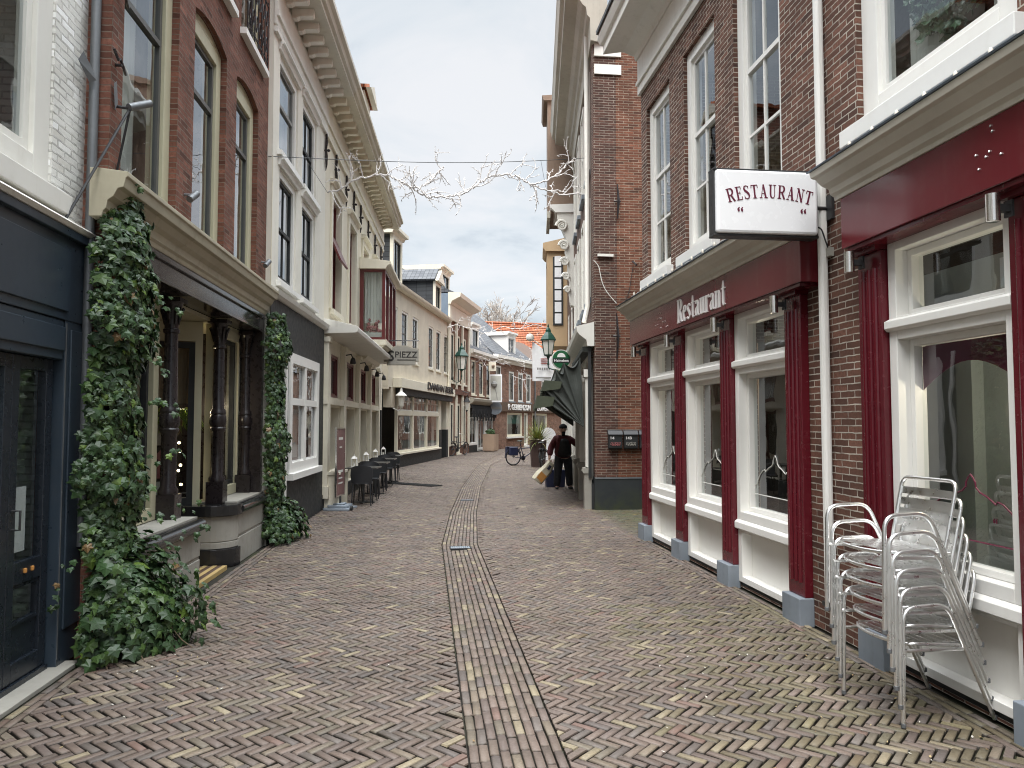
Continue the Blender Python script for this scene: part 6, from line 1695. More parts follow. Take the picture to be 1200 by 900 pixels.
for i, s_ in enumerate(spots):
    p = LC.W(s_ + .95, .62)
    terrace_table(['square black table nearest the banner stand', 'second square black table from the banner stand', 'third square black table along the cream house', 'farthest square black table along the cream house'][i], p, ps + RNG.uniform(-.05, .05))
    a = LC.W(s_ + .42, .62 + RNG.uniform(-.05, .05)); b = LC.W(s_ + 1.50, .62 + RNG.uniform(-.05, .05))
    terrace_chair(['black round-backed chair at the near side of the nearest table, behind the banner stand', 'black round-backed chair at the near side of the second table', 'black round-backed chair at the near side of the third table', 'black round-backed chair at the near side of the farthest table'][i], a, ps + RNG.uniform(-.12, .12))
    terrace_chair(['black round-backed chair at the far side of the nearest table', 'black round-backed chair at the far side of the second table', 'black round-backed chair at the far side of the third table', 'black round-backed chair at the far end of the terrace'][i], b, ps + pi + RNG.uniform(-.12, .12))
    q = LC.W(s_ + .95, .42, .757)
    t = thing('candle_lantern', ['small glass candle lantern on the nearest terrace table', 'small glass candle lantern on the second terrace table', 'small glass candle lantern on the third terrace table', 'small glass candle lantern on the farthest terrace table'][i], 'lantern', q, ps, 'candle lanterns on the terrace tables')
    m = MB(); m.box(-.06, .06, -.06, .06, 0, .012)
    for x in (-.055, .055):
        for y in (-.055, .055): m.box(x - .006, x + .006, y - .006, y + .006, .012, .17)
    m.build('frame', M['white'], t)
    m = MB(); m.lathe(0, 0, [(.085, .171), (.08, .18), (.03, .23), (.01, .235)], 4); m.tube([(.025 * cos(k * pi / 6), 0, .235 + .025 * sin(k * pi / 6)) for k in range(7)], .004, 5); m.build('cap', M['white'], t)
    m = MB(); m.lathe(0, 0, [(.025, .012), (.025, .09), (.01, .092)], 10); m.build('candle', M['milk'], t, smooth=True)
# ---- wall bench of the black base / little cream ledge
p = LC.W(SA + .55, .18)
t = thing('wall_bench', 'low cream wooden ledge against the cream house behind the banner stand', 'bench', p, ps)
m = MB(); m.box(-.5, .7, -.16, .16, .68, .73); m.build('seat', M['cream_trim'], t)
for x in (-.42, .6):
    m = MB(); m.box(x - .05, x + .05, -.14, .14, 0, .68); m.build('leg', M['cream_trim'], t)
# ---- banner stand
g0 = ground(398, 597)
t = thing('banner_stand', 'narrow burgundy printed banner stand on a grey weighted foot', 'banner stand', g0, radians(81))
m = MB(); P = [(.30, -.28), (.30, .28), (.12, .22), (-.12, .30), (-.30, .24), (-.30, -.24), (-.12, -.30), (.12, -.22)]
m.slab([(x, y, .0) for x, y in P], (0, 0, .045)); m.slab([(x * .72, y * .72, .046) for x, y in P], (0, 0, .05)); m.slab([(x * .4, y * .4, .097) for x, y in P], (0, 0, .03)); m.build('foot', M['bluestone'], t, bevel=.012)
m = MB(); m.tube([(0, 0, .12), (0, 0, .26)], .03, 8); m.tube([(-.2, -.26, .04), (-.2, -.31, .04)], .05, 10); m.build('spring_post', M['black'], t, smooth=True)
m = MB(); m.ring(-.31, .31, .26, 1.60, .03, -.015, .015); m.build('frame', M['chrome'], t)
m = MB(); m.box(-.28, .28, -.008, .008, .29, 1.57); pn = m.build('banner', M['dark_red_print'], t)
m = MB(); rr = random.Random(5)
for sd_ in (-.0095, .0095):
    for z, w_, h in ((1.36, .30, .05), (1.2, .18, .03), (.72, .36, .05), (.6, .26, .03), (.5, .3, .03)): m.box(-w_ / 2, w_ / 2, sd_ - .001, sd_ + .001, z, z + h)
    m.lathe(0, sd_, [(.0, .9)] + [(.002, .9 + .001 * k) for k in range(2)], 6)
m.build('print', M['curtain'], pn)
# ---- floor grate strip
g1, g2 = ground(455, 566), ground(512, 570)
dd_ = (g2 - g1); t = thing('floor_mat', 'long dark ribbed mat lying on the paving beyond the terrace', 'mat', (g1 + g2) / 2 + Vector((0, 0, .004)), atan2(dd_.y, dd_.x))
m = MB(); L = dd_.length / 2; m.box(-L, L, -.22, .22, 0, .012); m.build('mat', M['dark_metal'], t)
m = MB()
for k in range(10): m.box(-L + .01, L - .01, -.2 + k * .043, -.185 + k * .043, .0121, .02)
m.build('rib', M['black'], t)

# ---- bicycles
def bicycle(label, loc, rz, col, steer=.25, lean=.06, basket=False):
    t = thing('bicycle', label, 'bicycle', loc, rz); t.rotation_euler = (lean, 0, rz)
    R = .34; wb = 1.08
    for x0, nm_ in ((0, 0), (wb, 1)):
        st = steer if nm_ else 0
        def P(a, r_): return (x0 + r_ * cos(a) * cos(st), r_ * cos(a) * sin(st), R + r_ * sin(a))
        m = MB(); m.tube([P(2 * pi * k / 28, R - .02) for k in range(28)], .021, 6, closed=True); wl_ = m.build('wheel', M['rubber'], t, smooth=True)
        m = MB(); m.tube([P(2 * pi * k / 28, R - .045) for k in range(28)], .009, 5, closed=True); m.build('rim', M['zinc'], wl_, smooth=True)
        m = MB()
        for k in range(14): m.tube([P(0, 0), P(2 * pi * k / 14, R - .05)], .0022, 3)
        m.tube([(x0, -.05, R), (x0, .05, R)], .02, 6); m.build('spokes', M['zinc'], wl_)
        m = MB(); m.tube([P(pi * (.05 + .9 * k / 12) + (.25 if not nm_ else 0), R + .025) for k in range(13)], .018, 5); m.build('mudguard', M[col], wl_, smooth=True)
    m = MB(); BB = (.46, 0, .29); SEAT = (.30, 0, .84); HD = (.90, 0, .86); HD2 = (.95, 0, .60)
    m.tube([BB, SEAT], .018, 8); m.tube(fillet([HD2, (.62, 0, .40), BB], .2), .02, 8); m.tube([HD, HD2], .02, 8)
    for y in (-.05, .05): m.tube([(0, y, R), BB], .011, 6); m.tube([(0, y, R), (.33, y * .4, .72)], .010, 6); m.tube([(.95, y * .8, .58), (wb, y, R)], .012, 6)
    m.tube([(.36, 0, .66), (.92, 0, .72)], .016, 8); m.build('frame', M[col], t, smooth=True)
    m = MB(); m.tube([(.30, 0, .84), (.285, 0, .94)], .013, 6); m.lathe(.27, 0, [(.02, .935), (.10, .945), (.12, .965), (.09, .99), (.02, 1.0)], 12); m.build('saddle', M['black'], t, smooth=True)
    m = MB(); m.tube([HD, (.88, 0, 1.02)], .013, 6); m.tube(fillet([(.70, -.30, 1.08), (.84, -.28, 1.10), (.90, 0, 1.02), (.84, .28, 1.10), (.70, .30, 1.08)], .08), .012, 6); m.build('handlebar', M['chrome'], t, smooth=True)
    m = MB(); m.box(-.28, .24, -.06, .06, .735, .75)
    for y in (-.06, .06): m.tube([(-.2, y, .735), (0, y, R)], .006, 5)
    m.build('rack', M['black'], t)
    m = MB(); m.lathe(0, 0, [(.02, -.008), (.10, -.006), (.10, .006), (.02, .008)], 16); o = m.build('chainring', M['dark_metal'], t); o.rotation_euler = (pi / 2, 0, 0); o.location = (.46, .04, .29)
    m = MB(); m.tube([(.46, .06, .29), (.52, .08, .13)], .01, 5); m.tube([(.46, -.06, .29), (.40, -.08, .45)], .01, 5); m.box(.47, .57, .07, .16, .115, .135); m.box(.35, .45, -.16, -.07, .44, .46); m.build('pedals', M['dark_metal'], t)
    if basket:
        m = MB(); m.box(-.25, .10, -.24, -.08, .42, .74); m.box(-.25, .10, .08, .24, .42, .74); m.build('panniers', M['blue_paint'], t, bevel=.02)
    return t
q = ground(529, 534.5)
bicycle('black bicycle leaning by the red brick house with the white cornice', (q.x, q.y, 0), radians(48), 'black', .3, .10)
q = ground(602, 546); bicycle('dark blue bicycle with panniers parked behind the brown palm planter', (q.x, q.y + .2, 0), radians(20), 'blue_paint', .2, .05, True)
q = ground(640, 551); bicycle('dark bicycle with silver handlebars standing between planter and person', (q.x - .1, q.y + .4, 0), radians(75), 'black', -.5, -.05)

# ---- planters
q = ground(630.5, 547)
t = thing('palm_planter', 'square brown metal planter with a bushy green palm', 'planter', (q.x, q.y, 0), -.05)
m = MB(); vs_ = []; m.slab([(-.25, -.25, 0), (.25, -.25, 0), (.25, .25, 0), (-.25, .25, 0)], (0, 0, .02))
m._a([(-.25, -.25, .02), (.25, -.25, .02), (.25, .25, .02), (-.25, .25, .02), (-.30, -.30, 1.02), (.30, -.30, 1.02), (.30, .30, 1.02), (-.30, .30, 1.02), (-.26, -.26, 1.02), (.26, -.26, 1.02), (.26, .26, 1.02), (-.26, .26, 1.02), (-.26, -.26, .94), (.26, -.26, .94), (.26, .26, .94), (-.26, .26, .94)],
     [(0, 1, 5, 4), (1, 2, 6, 5), (2, 3, 7, 6), (3, 0, 4, 7), (4, 5, 9, 8), (5, 6, 10, 9), (6, 7, 11, 10), (7, 4, 8, 11), (8, 9, 13, 12), (9, 10, 14, 13), (10, 11, 15, 14), (11, 8, 12, 15), (12, 13, 14, 15)])
m.build('tub', M['corten'], t)
m = MB(); rg = random.Random(12)
for i in range(430):
    a = rg.random() * 2 * pi; L = rg.uniform(.5, 1.3); el_ = rg.uniform(.15, 1.4); dr = rg.uniform(.25, .9)
    m.col = rg.choice([(.24, .28, .07), (.32, .33, .10), (.16, .20, .06), (.38, .33, .15), (.20, .25, .08)])
    P = [Vector((rg.gauss(0, .08) * 0 + cos(a) * (L * cos(el_) * k / 5), sin(a) * (L * cos(el_) * k / 5), .92 + L * sin(el_) * k / 5 - dr * L * (k / 5) ** 2 * .5)) for k in range(6)]
    sd_ = Vector((-sin(a), cos(a), 0)) * .017
    for k in range(5):
        w0, w1 = 1 - k / 5.5, 1 - (k + 1) / 5.5; m.poly([P[k] - sd_ * w0, P[k] + sd_ * w0, P[k + 1] + sd_ * w1, P[k + 1] - sd_ * w1])
m.build('foliage', tinted('palm_leaf', 1, .55), t, attr=True)
q = ground(575, 529)
t = thing('wooden_planter', 'tall pale wooden planter box with a small plant by the white shop front', 'planter', (q.x, q.y, 0), LF.ang)
m = MB()
for k in range(6): m.box(-.48 + k * .16, -.325 + k * .16, -.35, -.32, .06, 1.02); m.box(-.48 + k * .16, -.325 + k * .16, .32, .35, .06, 1.02)
for k in range(4): m.box(-.48, -.45, -.318 + k * .16, -.162 + k * .16, .06, 1.02); m.box(.45, .478, -.318 + k * .16, -.162 + k * .16, .06, 1.02)
m.box(-.44, .44, -.31, .31, .06, .95); m.box(-.4, -.3, -.3, .3, 0, .06); m.box(.3, .4, -.3, .3, 0, .06); m.build('tub', M['wood'], t)
m = MB()
for i in range(260):
    a = rg.random() * 2 * pi; R_ = rg.random() ** .5 * .42; m.col = rg.choice([(.06, .11, .04), (.09, .15, .05), (.04, .08, .03)])
    ivy_leaf(m, Vector((R_ * cos(a), R_ * sin(a) * .6, .95 + rg.random() * .42 * (1 - R_))), Vector((rg.gauss(0, 1), rg.gauss(0, 1), .6)), Vector((rg.gauss(0, 1), rg.gauss(0, 1), .2)), rg.uniform(.06, .11), rg)
m.build('foliage', M['leaf'], t, attr=True)
# round-topped board
q = ground(641, 544)
t = thing('pavement_board', 'white round-topped board standing behind the palm planter', 'sign', (q.x + .25, q.y + 1.2, 0), .1)
m = MB(); P = [(-.33, 0, .10), (.33, 0, .10)] + [(.33 * cos(k * pi / 12), 0, 1.15 + .33 * sin(k * pi / 12)) for k in range(13)]
m.slab(P, (0, .03, 0)); m.build('board', M['sign_white'], t)
m = MB(); m.box(-.30, -.26, -.01, .04, 0, .1); m.box(.26, .30, -.01, .04, 0, .1); m.tube([(-.25, .03, .9), (-.25, .5, 0)], .015, 5); m.tube([(.25, .03, .9), (.25, .5, 0)], .015, 5); m.build('leg', M['dark_metal'], t)

# ---- person
def skin_obj(name, nodes, edges, mat, parent, sub=2):
    me = bpy.data.meshes.new(name); me.from_pydata([n[0] for n in nodes], edges, [])
    o = bpy.data.objects.new(name, me); COL.objects.link(o)
    o.modifiers.new('skin', 'SKIN'); 
    ly = me.skin_vertices[0].data
    for i, n in enumerate(nodes):
        r_ = n[1]; ly[i].radius = (r_, r_) if not isinstance(r_, tuple) else r_
    ly[0].use_root = True
    s_ = o.modifiers.new('smooth', 'SUBSURF'); s_.levels = sub; s_.render_levels = sub
    dg = bpy.context.evaluated_depsgraph_get(); m2 = bpy.data.meshes.new_from_object(o.evaluated_get(dg))
    m2.name = name; m2.materials.clear(); m2.materials.append(mat)
    for p_ in m2.polygons: p_.use_smooth = True
    bpy.data.objects.remove(o); o = bpy.data.objects.new(name, m2); COL.objects.link(o); o.parent = parent
    return o
q = ground(660, 573)
t = thing('person', 'person in dark red jacket, black vest and cap holding a cream shopping bag', 'person', (q.x, q.y, 0), radians(4))
# faces the camera (-y); the person's left arm (+x) reaches to the wall
N_ = [((0, 0, .92), .09), ((0, 0, 1.10), .09), ((0, .0, 1.30), .10), ((0, 0, 1.42), .075), ((0, -.005, 1.50), .052), ((0, -.012, 1.545), .06), ((0, -.012, 1.62), .082), ((0, -.005, 1.69), .068),
      ((-.09, 0, .86), .085), ((-.125, -.02, .48), .058), ((-.15, 0, .09), .042), ((-.17, -.09, .035), .034),
      ((.09, 0, .86), .085), ((.12, -.02, .48), .058), ((.15, .0, .09), .042), ((.18, -.09, .035), .034),
      ((-.17, 0, 1.38), .062), ((-.29, .0, 1.13), .046), ((-.335, -.06, .90), .034), ((-.345, -.08, .82), .034),
      ((.17, 0, 1.38), .062), ((.32, -.01, 1.21), .046), ((.41, .03, 1.17), .035), ((.455, .04, 1.165), .030)]
E_ = [(0, 1), (1, 2), (2, 3), (3, 4), (4, 5), (5, 6), (6, 7), (0, 8), (8, 9), (9, 10), (10, 11), (0, 12), (12, 13), (13, 14), (14, 15), (2, 16), (16, 17), (17, 18), (18, 19), (2, 20), (20, 21), (21, 22), (22, 23)]
skin_obj('body', N_, E_, M['skin'], t)
def inf(idx, k): return [(N_[i][0], N_[i][1] * k + .030) for i in idx]
J = [0, 1, 2, 3, 16, 17, 18, 20, 21, 22]; jn = inf(J, 1.12)
jn[0] = ((0, 0, .80), (.23, .18)); jn[1] = ((0, 0, 1.06), (.22, .18)); jn[2] = ((0, 0, 1.29), (.22, .18))
skin_obj('jacket', jn, [(0, 1), (1, 2), (2, 3), (2, 4), (4, 5), (5, 6), (2, 7), (7, 8), (8, 9)], M['jacket'], t)
skin_obj('vest', [((0, -.05, .84), (.20, .17)), ((0, -.055, 1.06), (.19, .17)), ((0, -.055, 1.27), (.16, .16)), ((0, -.05, 1.40), (.10, .12))], [(0, 1), (1, 2), (2, 3)], M['vest'], t)
skin_obj('trousers', [((0, 0, .93), (.16, .13)), ((-.10, 0, .82), .125), ((-.13, -.02, .48), .098), ((-.155, 0, .06), .082), ((.10, 0, .82), .125), ((.13, -.02, .48), .098), ((.155, 0, .06), .082)], [(0, 1), (1, 2), (2, 3), (0, 4), (4, 5), (5, 6)], M['trousers'], t)
for sx in (-1, 1): skin_obj('shoe', [((sx * .15, .03, .045), .045), ((sx * .165, -.07, .04), .045), ((sx * .18, -.15, .03), .034)], [(0, 1), (1, 2)], M['black'], t)
m = MB(); m.lathe(0, -.008, [(.092, 1.655), (.096, 1.67), (.094, 1.71), (.075, 1.75), (.04, 1.772), (.005, 1.778)], 16); m.build('cap', M['vest'], t, smooth=True)
skin_obj('scarf', [((-.06, -.02, 1.455), (.07, .07)), ((.06, -.02, 1.455), (.07, .07))], [(0, 1)], M['vest'], t)
skin_obj('beard', [((0, -.062, 1.575), (.05, .03)), ((0, -.070, 1.53), (.05, .03)), ((0, -.065, 1.47), (.03, .02))], [(0, 1), (1, 2)], M['vest'], t)
m = MB(); m.lathe(0, -.098, [(.008, 1.605), (.016, 1.612), (.012, 1.635), (.006, 1.65)], 8); m.build('nose', M['skin'], t, smooth=True)
m = MB()
for sx in (-1, 1): m.lathe(sx * .03, -.088, [(.004, 1.643), (.010, 1.648), (.010, 1.654), (.004, 1.659)], 8)
m.build('eyes', M['black'], t)
m = MB()
for sx in (-1, 1): m.tube([(sx * .086, .0, 1.60), (sx * .098, .005, 1.63), (sx * .092, .01, 1.665)], .014, 6)
m.build('ears', M['skin'], t, smooth=True)
def hand(palm, fwd, side, nm_):
    palm, fwd, side = Vector(palm), Vector(fwd).normalized(), Vector(side).normalized(); up_ = fwd.cross(side)
    m = MB(); m.tube([palm - fwd * .02, palm + fwd * .03, palm + fwd * .07], [.024, .032, .026], 8)
    for k in range(4):
        o = palm + fwd * .06 + side * (.027 - .018 * k); L = (.06, .07, .066, .05)[k]
        m.tube([o, o + fwd * L * .5 + up_ * .006, o + fwd * L * .75 + up_ * .03, o + fwd * L * .7 + up_ * .05], [.009, .009, .008, .006], 6)
    o = palm + side * .03; m.tube([o, o + side * .022 + fwd * .025, o + side * .022 + fwd * .05 + up_ * .02], [.011, .010, .007], 6)
    m.build(nm_, M['skin'], t, smooth=True)
t.scale = (1.10, 1.06, .935)
hand((-.348, -.085, .80), (-.05, -.05, -1), (1, 0, 0), 'hand'); hand((.46, .04, 1.165), (1, .1, -.05), (0, -.3, 1), 'hand')
# shopping bag in the hand
pm = Matrix.Rotation(radians(4), 4, 'Z')
q2 = Vector((q.x, q.y, 0)) + pm @ Vector((-.39, -.12, .70))
t2 = thing('shopping_bag', 'large cream and orange shopping bag held by the person', 'bag', q2, radians(4))
m = MB(); ax = Vector((-.62, 0, -.78)); bx = Vector((.78, 0, -.62)); 
def bagp(a, b, y): 
    p = Vector((.05, 0, -.02)) + ax * a + bx * b; return (p.x, y, p.z)
vs_ = []
rows = [(0, .10, .05), (.2, .145, .09), (.42, .16, .12), (.60, .155, .10)]
b0 = 0
for (a, hw, th) in rows:
    for (b, y) in ((-hw, 0), (-hw * .6, -th), (hw * .6, -th * .9), (hw, 0), (hw * .6, th), (-hw * .6, th)): m.v.append(bagp(a, b + .02 * sin(a * 9), y))
for r_ in range(3):
    for k in range(6): m.f.append([r_ * 6 + k, r_ * 6 + (k + 1) % 6, (r_ + 1) * 6 + (k + 1) % 6, (r_ + 1) * 6 + k]); m.c.append(None)
m.f += [list(range(18, 24)), list(range(6))]; m.c += [None, None]
m.build('sack', M['bag'], t2)
m = MB(); m.slab([bagp(.34, -.10, -.125), bagp(.36, .10, -.120), bagp(.56, .09, -.115), bagp(.54, -.09, -.118)], (0, -.008, 0)); m.build('print', M['bag_orange'], t2)
m = MB(); m.slab([bagp(.08, -.02, -.085), bagp(.08, .05, -.08), bagp(.2, .05, -.098), bagp(.2, -.02, -.098)], (0, -.01, 0)); m.build('print_patch', M['blue_paint'], t2)
m = MB(); m.tube(fillet([bagp(.0, -.07, 0), bagp(-.10, -.03, 0), bagp(-.10, .03, 0), bagp(0, .07, 0)], .04), .008, 6); m.build('handle', M['bag'], t2, smooth=True)
# dark bag on the ground
t3 = thing('ground_bag', 'dark blue shopping bag standing on the paving behind the legs', 'bag', (q.x - .12, q.y + .55, 0), 0)
m = MB(); m._a([(-.24, -.13, 0), (.24, -.13, 0), (.24, .13, 0), (-.24, .13, 0), (-.28, -.10, .46), (.28, -.10, .46), (.28, .10, .46), (-.28, .10, .46)], [(3, 2, 1, 0), (4, 5, 6, 7), (0, 1, 5, 4), (1, 2, 6, 5), (2, 3, 7, 6), (3, 0, 4, 7)])
m.build('sack', M['blue_paint'], t3, bevel=.02)
m = MB(); m.box(-.03, .09, -.128, -.112, .36, .43); m.build('tag', M['paper'], t3)
m = MB(); m.tube([(-.1, -.1, .46), (-.06, -.1, .6), (.06, -.1, .6), (.1, -.1, .46)], .012, 6); m.build('handle', M['black'], t3, smooth=True)

# ---- awning, half folded
f = R2
t = thing('hood_awning', 'half folded dark green canvas hood awning over the corner house shop front', 'awning', f.W(.12, .21, 0), f.ang)
m = MB(f); WD = 4.2; PZ = 1.62; Lr = 1.36
angs = [radians(a) for a in (4, 23, 34, 49, 55, 64)]     # from the wall, upwards
def rib(a, s_, k=1.0): return (s_, Lr * .72 * k * sin(a), PZ + Lr * k * cos(a))
rgA = random.Random(77)
cr_ = [[rgA.gauss(0, .012) for _ in range(40)] for _ in range(12)]
def cloth(i, u_, s_):
    """panel between two ribs: valley in the middle, sagging between the ribs and creased along its length"""
    a = lerp(angs[i], angs[i + 1], u_); v_ = 4 * u_ * (1 - u_); k_ = int(s_ * 8.999 / 1.0) % 40
    x = s_ * WD; sg_ = v_ * (.11 + .025 * sin(s_ * 23 + i) + cr_[i][k_]) + .012 * sin(s_ * 41 + u_ * 5)
    return rib(a, x, 1 - sg_)
NS, NU = 26, 6
for i in range(len(angs) - 1):
    for q_ in range(NS):
        for k in range(NU):
            m.poly([cloth(i, k / NU, q_ / NS), cloth(i, k / NU, (q_ + 1) / NS), cloth(i, (k + 1) / NU, (q_ + 1) / NS), cloth(i, (k + 1) / NU, q_ / NS)])
    for end in (0, 1):
        for k in range(NU):
            for w_ in range(8):
                def P(u_, r_):
                    e = cloth(i, u_, end); b_ = 4 * u_ * (1 - u_) * r_ * (.06 + .02 * sin(r_ * 9 + i)) * (1 if end == 0 else -1)
                    return (e[0] + b_, e[1] * r_, PZ + (e[2] - PZ) * r_)
                m.poly([P(k / NU, w_ / 8), P((k + 1) / NU, w_ / 8), P((k + 1) / NU, (w_ + 1) / 8), P(k / NU, (w_ + 1) / 8)])
bmo = m.build('canvas', M['awning'], t, smooth=True)
for a in angs:
    m = MB(f); m.tube([(0, 0, PZ), rib(a, 0), rib(a, WD), (WD, 0, PZ)], .016, 6); m.build('rib', M['awning'], t)
m = MB(f)
for a, hh in ((angs[-1], .26), (angs[-3], .22)):
    p0 = rib(a, -.03, 1.03); n = 14
    for k in range(n):
        s0_, s1_ = -.03 + (WD + .06) * k / n, -.03 + (WD + .06) * (k + 1) / n; w0, w1 = .04 * sin(k * 1.7), .04 * sin((k + 1) * 1.7)
        m.slab([(s0_, p0[1], p0[2]), (s1_, p0[1], p0[2]), (s1_, p0[1] + .05 + w1, p0[2] - hh), (s0_, p0[1] + .05 + w0, p0[2] - hh)], (0, .012, 0))
    m.slab([(-.03, p0[1] - .34, p0[2] - .03), (-.03, p0[1], p0[2]), (-.03, p0[1] + .05, p0[2] - hh), (-.03, p0[1] - .30, p0[2] - hh * .8)], (.012, 0, 0))
m.build('valance', M['awning_edge'], t)
m = MB(f); m.box(-.1, WD + .1, -.16, .02, 3.10, 3.20); m.build('cover_board', M['awning'], t)

# ---- lamps
def street_lantern(label, top, rz, arm, sc=1.0, col='lamp_green', up=True):
    t = thing('street_lantern', label, 'street lamp', top, rz)
    m = MB(); S = sc
    m.lathe(0, 0, [(.04 * S, -.02), (.05 * S, .0), (.05 * S, .02), (.13 * S, .05), (.13 * S, .07)], 6); m.lathe(0, 0, [(.02, -.22 * S), (.035, -.2 * S), (.02, -.1 * S), (.03, -.021)], 8); m.build('base', M[col], t)
    m = MB(); m.lathe(0, 0, [(.118 * S, .075), (.19 * S, .46 * S)], 6); m.build('lamp_glass', M['milk'], t)
    m = MB()
    for k in range(6):
        a = 2 * pi * (k + .5) / 6; m.tube([(.125 * S * cos(a), .125 * S * sin(a), .06), (.2 * S * cos(a), .2 * S * sin(a), .47 * S)], .011 * S, 4)
    m.build('glazing_bar', M[col], t)
    m = MB(); m.lathe(0, 0, [(.24 * S, .465 * S), (.245 * S, .49 * S), (.17 * S, .60 * S), (.085 * S, .70 * S), (.08 * S, .76 * S), (.055 * S, .80 * S), (.02 * S, .84 * S), (.03 * S, .87 * S), (.005 * S, .93 * S)], 6); m.build('cap', M[col], t)
    m = MB(); m.tube(fillet([(0, 0, -.2 * S), (0, 0, -.3 * S), (arm * .5, 0, -.42 * S), (arm, 0, -.3 * S)], .12), .018, 6); m.tube([(arm * .55, 0, -.4 * S), (arm * .8, 0, -.62 * S), (arm, 0, -.75 * S)], .012, 6)
    m.box(arm - .02 * (1 if arm > 0 else -1), arm, -.04, .04, -.85 * S, -.2 * S); m.build('arm', M[col], t)
    return t
q = atY(541, 432, 38.6); street_lantern('green wall lantern on a bracket at the white corniced house', (q.x, q.y, q.z - .1), LE.ang + pi / 2, 1.05 * (q.xy - LE.P).dot(LE.n), 1.55)
q = atY(642.5, 428, 20.5); dw = (f.P - q.xy).dot(f.n) ; street_lantern('black green wall lantern on the right above the awning', (q.x, q.y, q.z + .22), f.ang - pi / 2 , -dw if False else abs(dw), 1.0)
q = atY(547, 474, 40.0)
t = thing('wall_lantern', 'small dark wall lantern on a curled arm beside the bicycle house', 'lantern', q, LE.ang)
m = MB(); m.lathe(0, 0, [(.05, -.3), (.16, .1), (.17, .12)], 6); m.build('lamp_glass', M['milk'], t)
m = MB(); m.lathe(0, 0, [(.2, .121), (.1, .3), (.02, .42)], 6); m.lathe(0, 0, [(.02, -.4), (.07, -.301)], 6); m.build('cap', M['dark_metal'], t)
m = MB(); m.tube([(0, 0, .4), (0, -.1, .6), (0, .35, .75), (0, .7, .5)], .025, 6); m.build('arm', M['dark_metal'], t)

# ---- signs at the right and far end
q = atY(657.5, 421, 19.0)
t = thing('round_sign', 'round green enamel sign with white band hanging above the awning', 'sign', q, 0)
m = MB(); m.tube([(0, -.03, 0), (0, .03, 0)], .25, 28); m.build('rim', M['curtain'], t)
m = MB(); m.tube([(0, -.036, 0), (0, .036, 0)], .228, 28); m.build('face', M['green_sign'], t)
m = MB(); m.box(-.225, .225, -.042, .042, -.09, .02); m.build('band', M['black'], t)
m = MB(); m.slab([(.11 * cos(k * pi / 10), -.040, .05 + .11 * sin(k * pi / 10)) for k in range(11)], (0, .08, 0)); m.build('emblem', M['letter_white'], t)
text_obj('lettering', 'Heineken', M['letter_white'], t, .38, .07, lambda u, v, w_: Vector((-.19 + u, -.0425 - w_, -.072 + v)), .003, .02)
m = MB(); m.tube([(.22, 0, .1), (.9, 0, .1)], .02, 6); m.build('bracket', M['iron'], t)
q = atY(634, 422, 24.0)
t = thing('hanging_flag', 'white banner flag with red stripes hanging from a slanted pole', 'flag', q, 0)
m = MB(); n = 10
def fp(u_, v_): return (lerp(-.28, .42, u_), .05 * sin(u_ * 7 + v_ * 2), lerp(-.68, .62 - .55 * u_ , v_))
for i in range(n):
    for j in range(n): m.poly([fp(i / n, j / n), fp((i + 1) / n, j / n), fp((i + 1) / n, (j + 1) / n), fp(i / n, (j + 1) / n)])
o = m.build('cloth', M['sign_white'], t, smooth=True)
m = MB()
for k in range(3): m.box(-.02, .24, -.068 - .001 * k, -.06, -.12 + k * .07, -.09 + k * .07)
m.build('stripe', M['stripe_red'], t)
m = MB()
for k in range(6): m.box(-.14 + k * .075, -.09 + k * .075, -.068, -.06, -.32, -.25)
m.box(-.18, .32, -.068, -.06, -.60, -.55); m.build('lettering', M['blind'], t)
m = MB(); m.tube([(-.32, 0, .68), (1.55, .1, -.35)], .018, 6); m.build('pole', M['curtain'], t); m = MB(); m.lathe(-.36, 0, [(.02, .6), (.12, .66), (.14, .74), (.10, .83), (.01, .86)], 12); m.build('pole_ball', M['milk'], t, smooth=True)
q = atY(581, 455, 45.6)
t = thing('picture_sign', 'white framed hanging board with a faded flower picture', 'sign', q, LF.ang - pi / 2 + .2)
m = MB(); m.box(-.38, .38, -.05, .05, -.85, .85); m.build('board', M['sign_white'], t)
m = MB(); m.box(-.32, .32, -.055, .055, -.75, .75); m.build('picture', M['mural'], t)
m = MB(); m.lathe(-.1, -.058, [(.01, .05), (.16, .12), (.2, .25), (.14, .38), (.01, .45)], 10); m.tube([(-.1, -.058, .1), (.05, -.058, -.3), (.1, -.058, -.7)], .02, 5); m.build('flower', M['blind'], t)
m = MB(); m.tube([(0, 0, .85), (0, 0, 1.1), (-.9, 0, 1.1)], .025, 6); m.build('bracket', M['iron'], t)
q = atY(577, 430, 45.0)
t = thing('small_sign', 'small square cream sign above the flower picture board', 'sign', q, LF.ang - pi / 2 + .2)
m = MB(); m.box(-.22, .22, -.06, .06, -.25, .3); m.build('board', M['cream_trim'], t); m = MB(); m.lathe(.05, -.062, [(.01, -.05), (.09, -.02), (.1, .08), (.01, .14)], 8); m.build('emblem', M['brown_board'], t)
m = MB(); m.tube([(0, 0, .3), (0, 0, .42), (-.8, 0, .42)], .02, 5); m.build('bracket', M['iron'], t)
q = atY(580.5, 478, 46.0)
t = thing('round_sign', 'grey round disc sign hanging below the flower picture board', 'sign', q, .1)
m = MB(); m.tube([(0, -.03, 0), (0, .03, 0)], .42, 24); m.build('disc', M['bluestone'], t); m = MB(); m.box(-.40, .40, -.036, .036, -.08, .08); m.build('band', M['blind'], t)
m = MB(); m.tube([(0, 0, .42), (0, 0, .6), (-.8, 0, .6)], .02, 5); m.build('bracket', M['iron'], t)

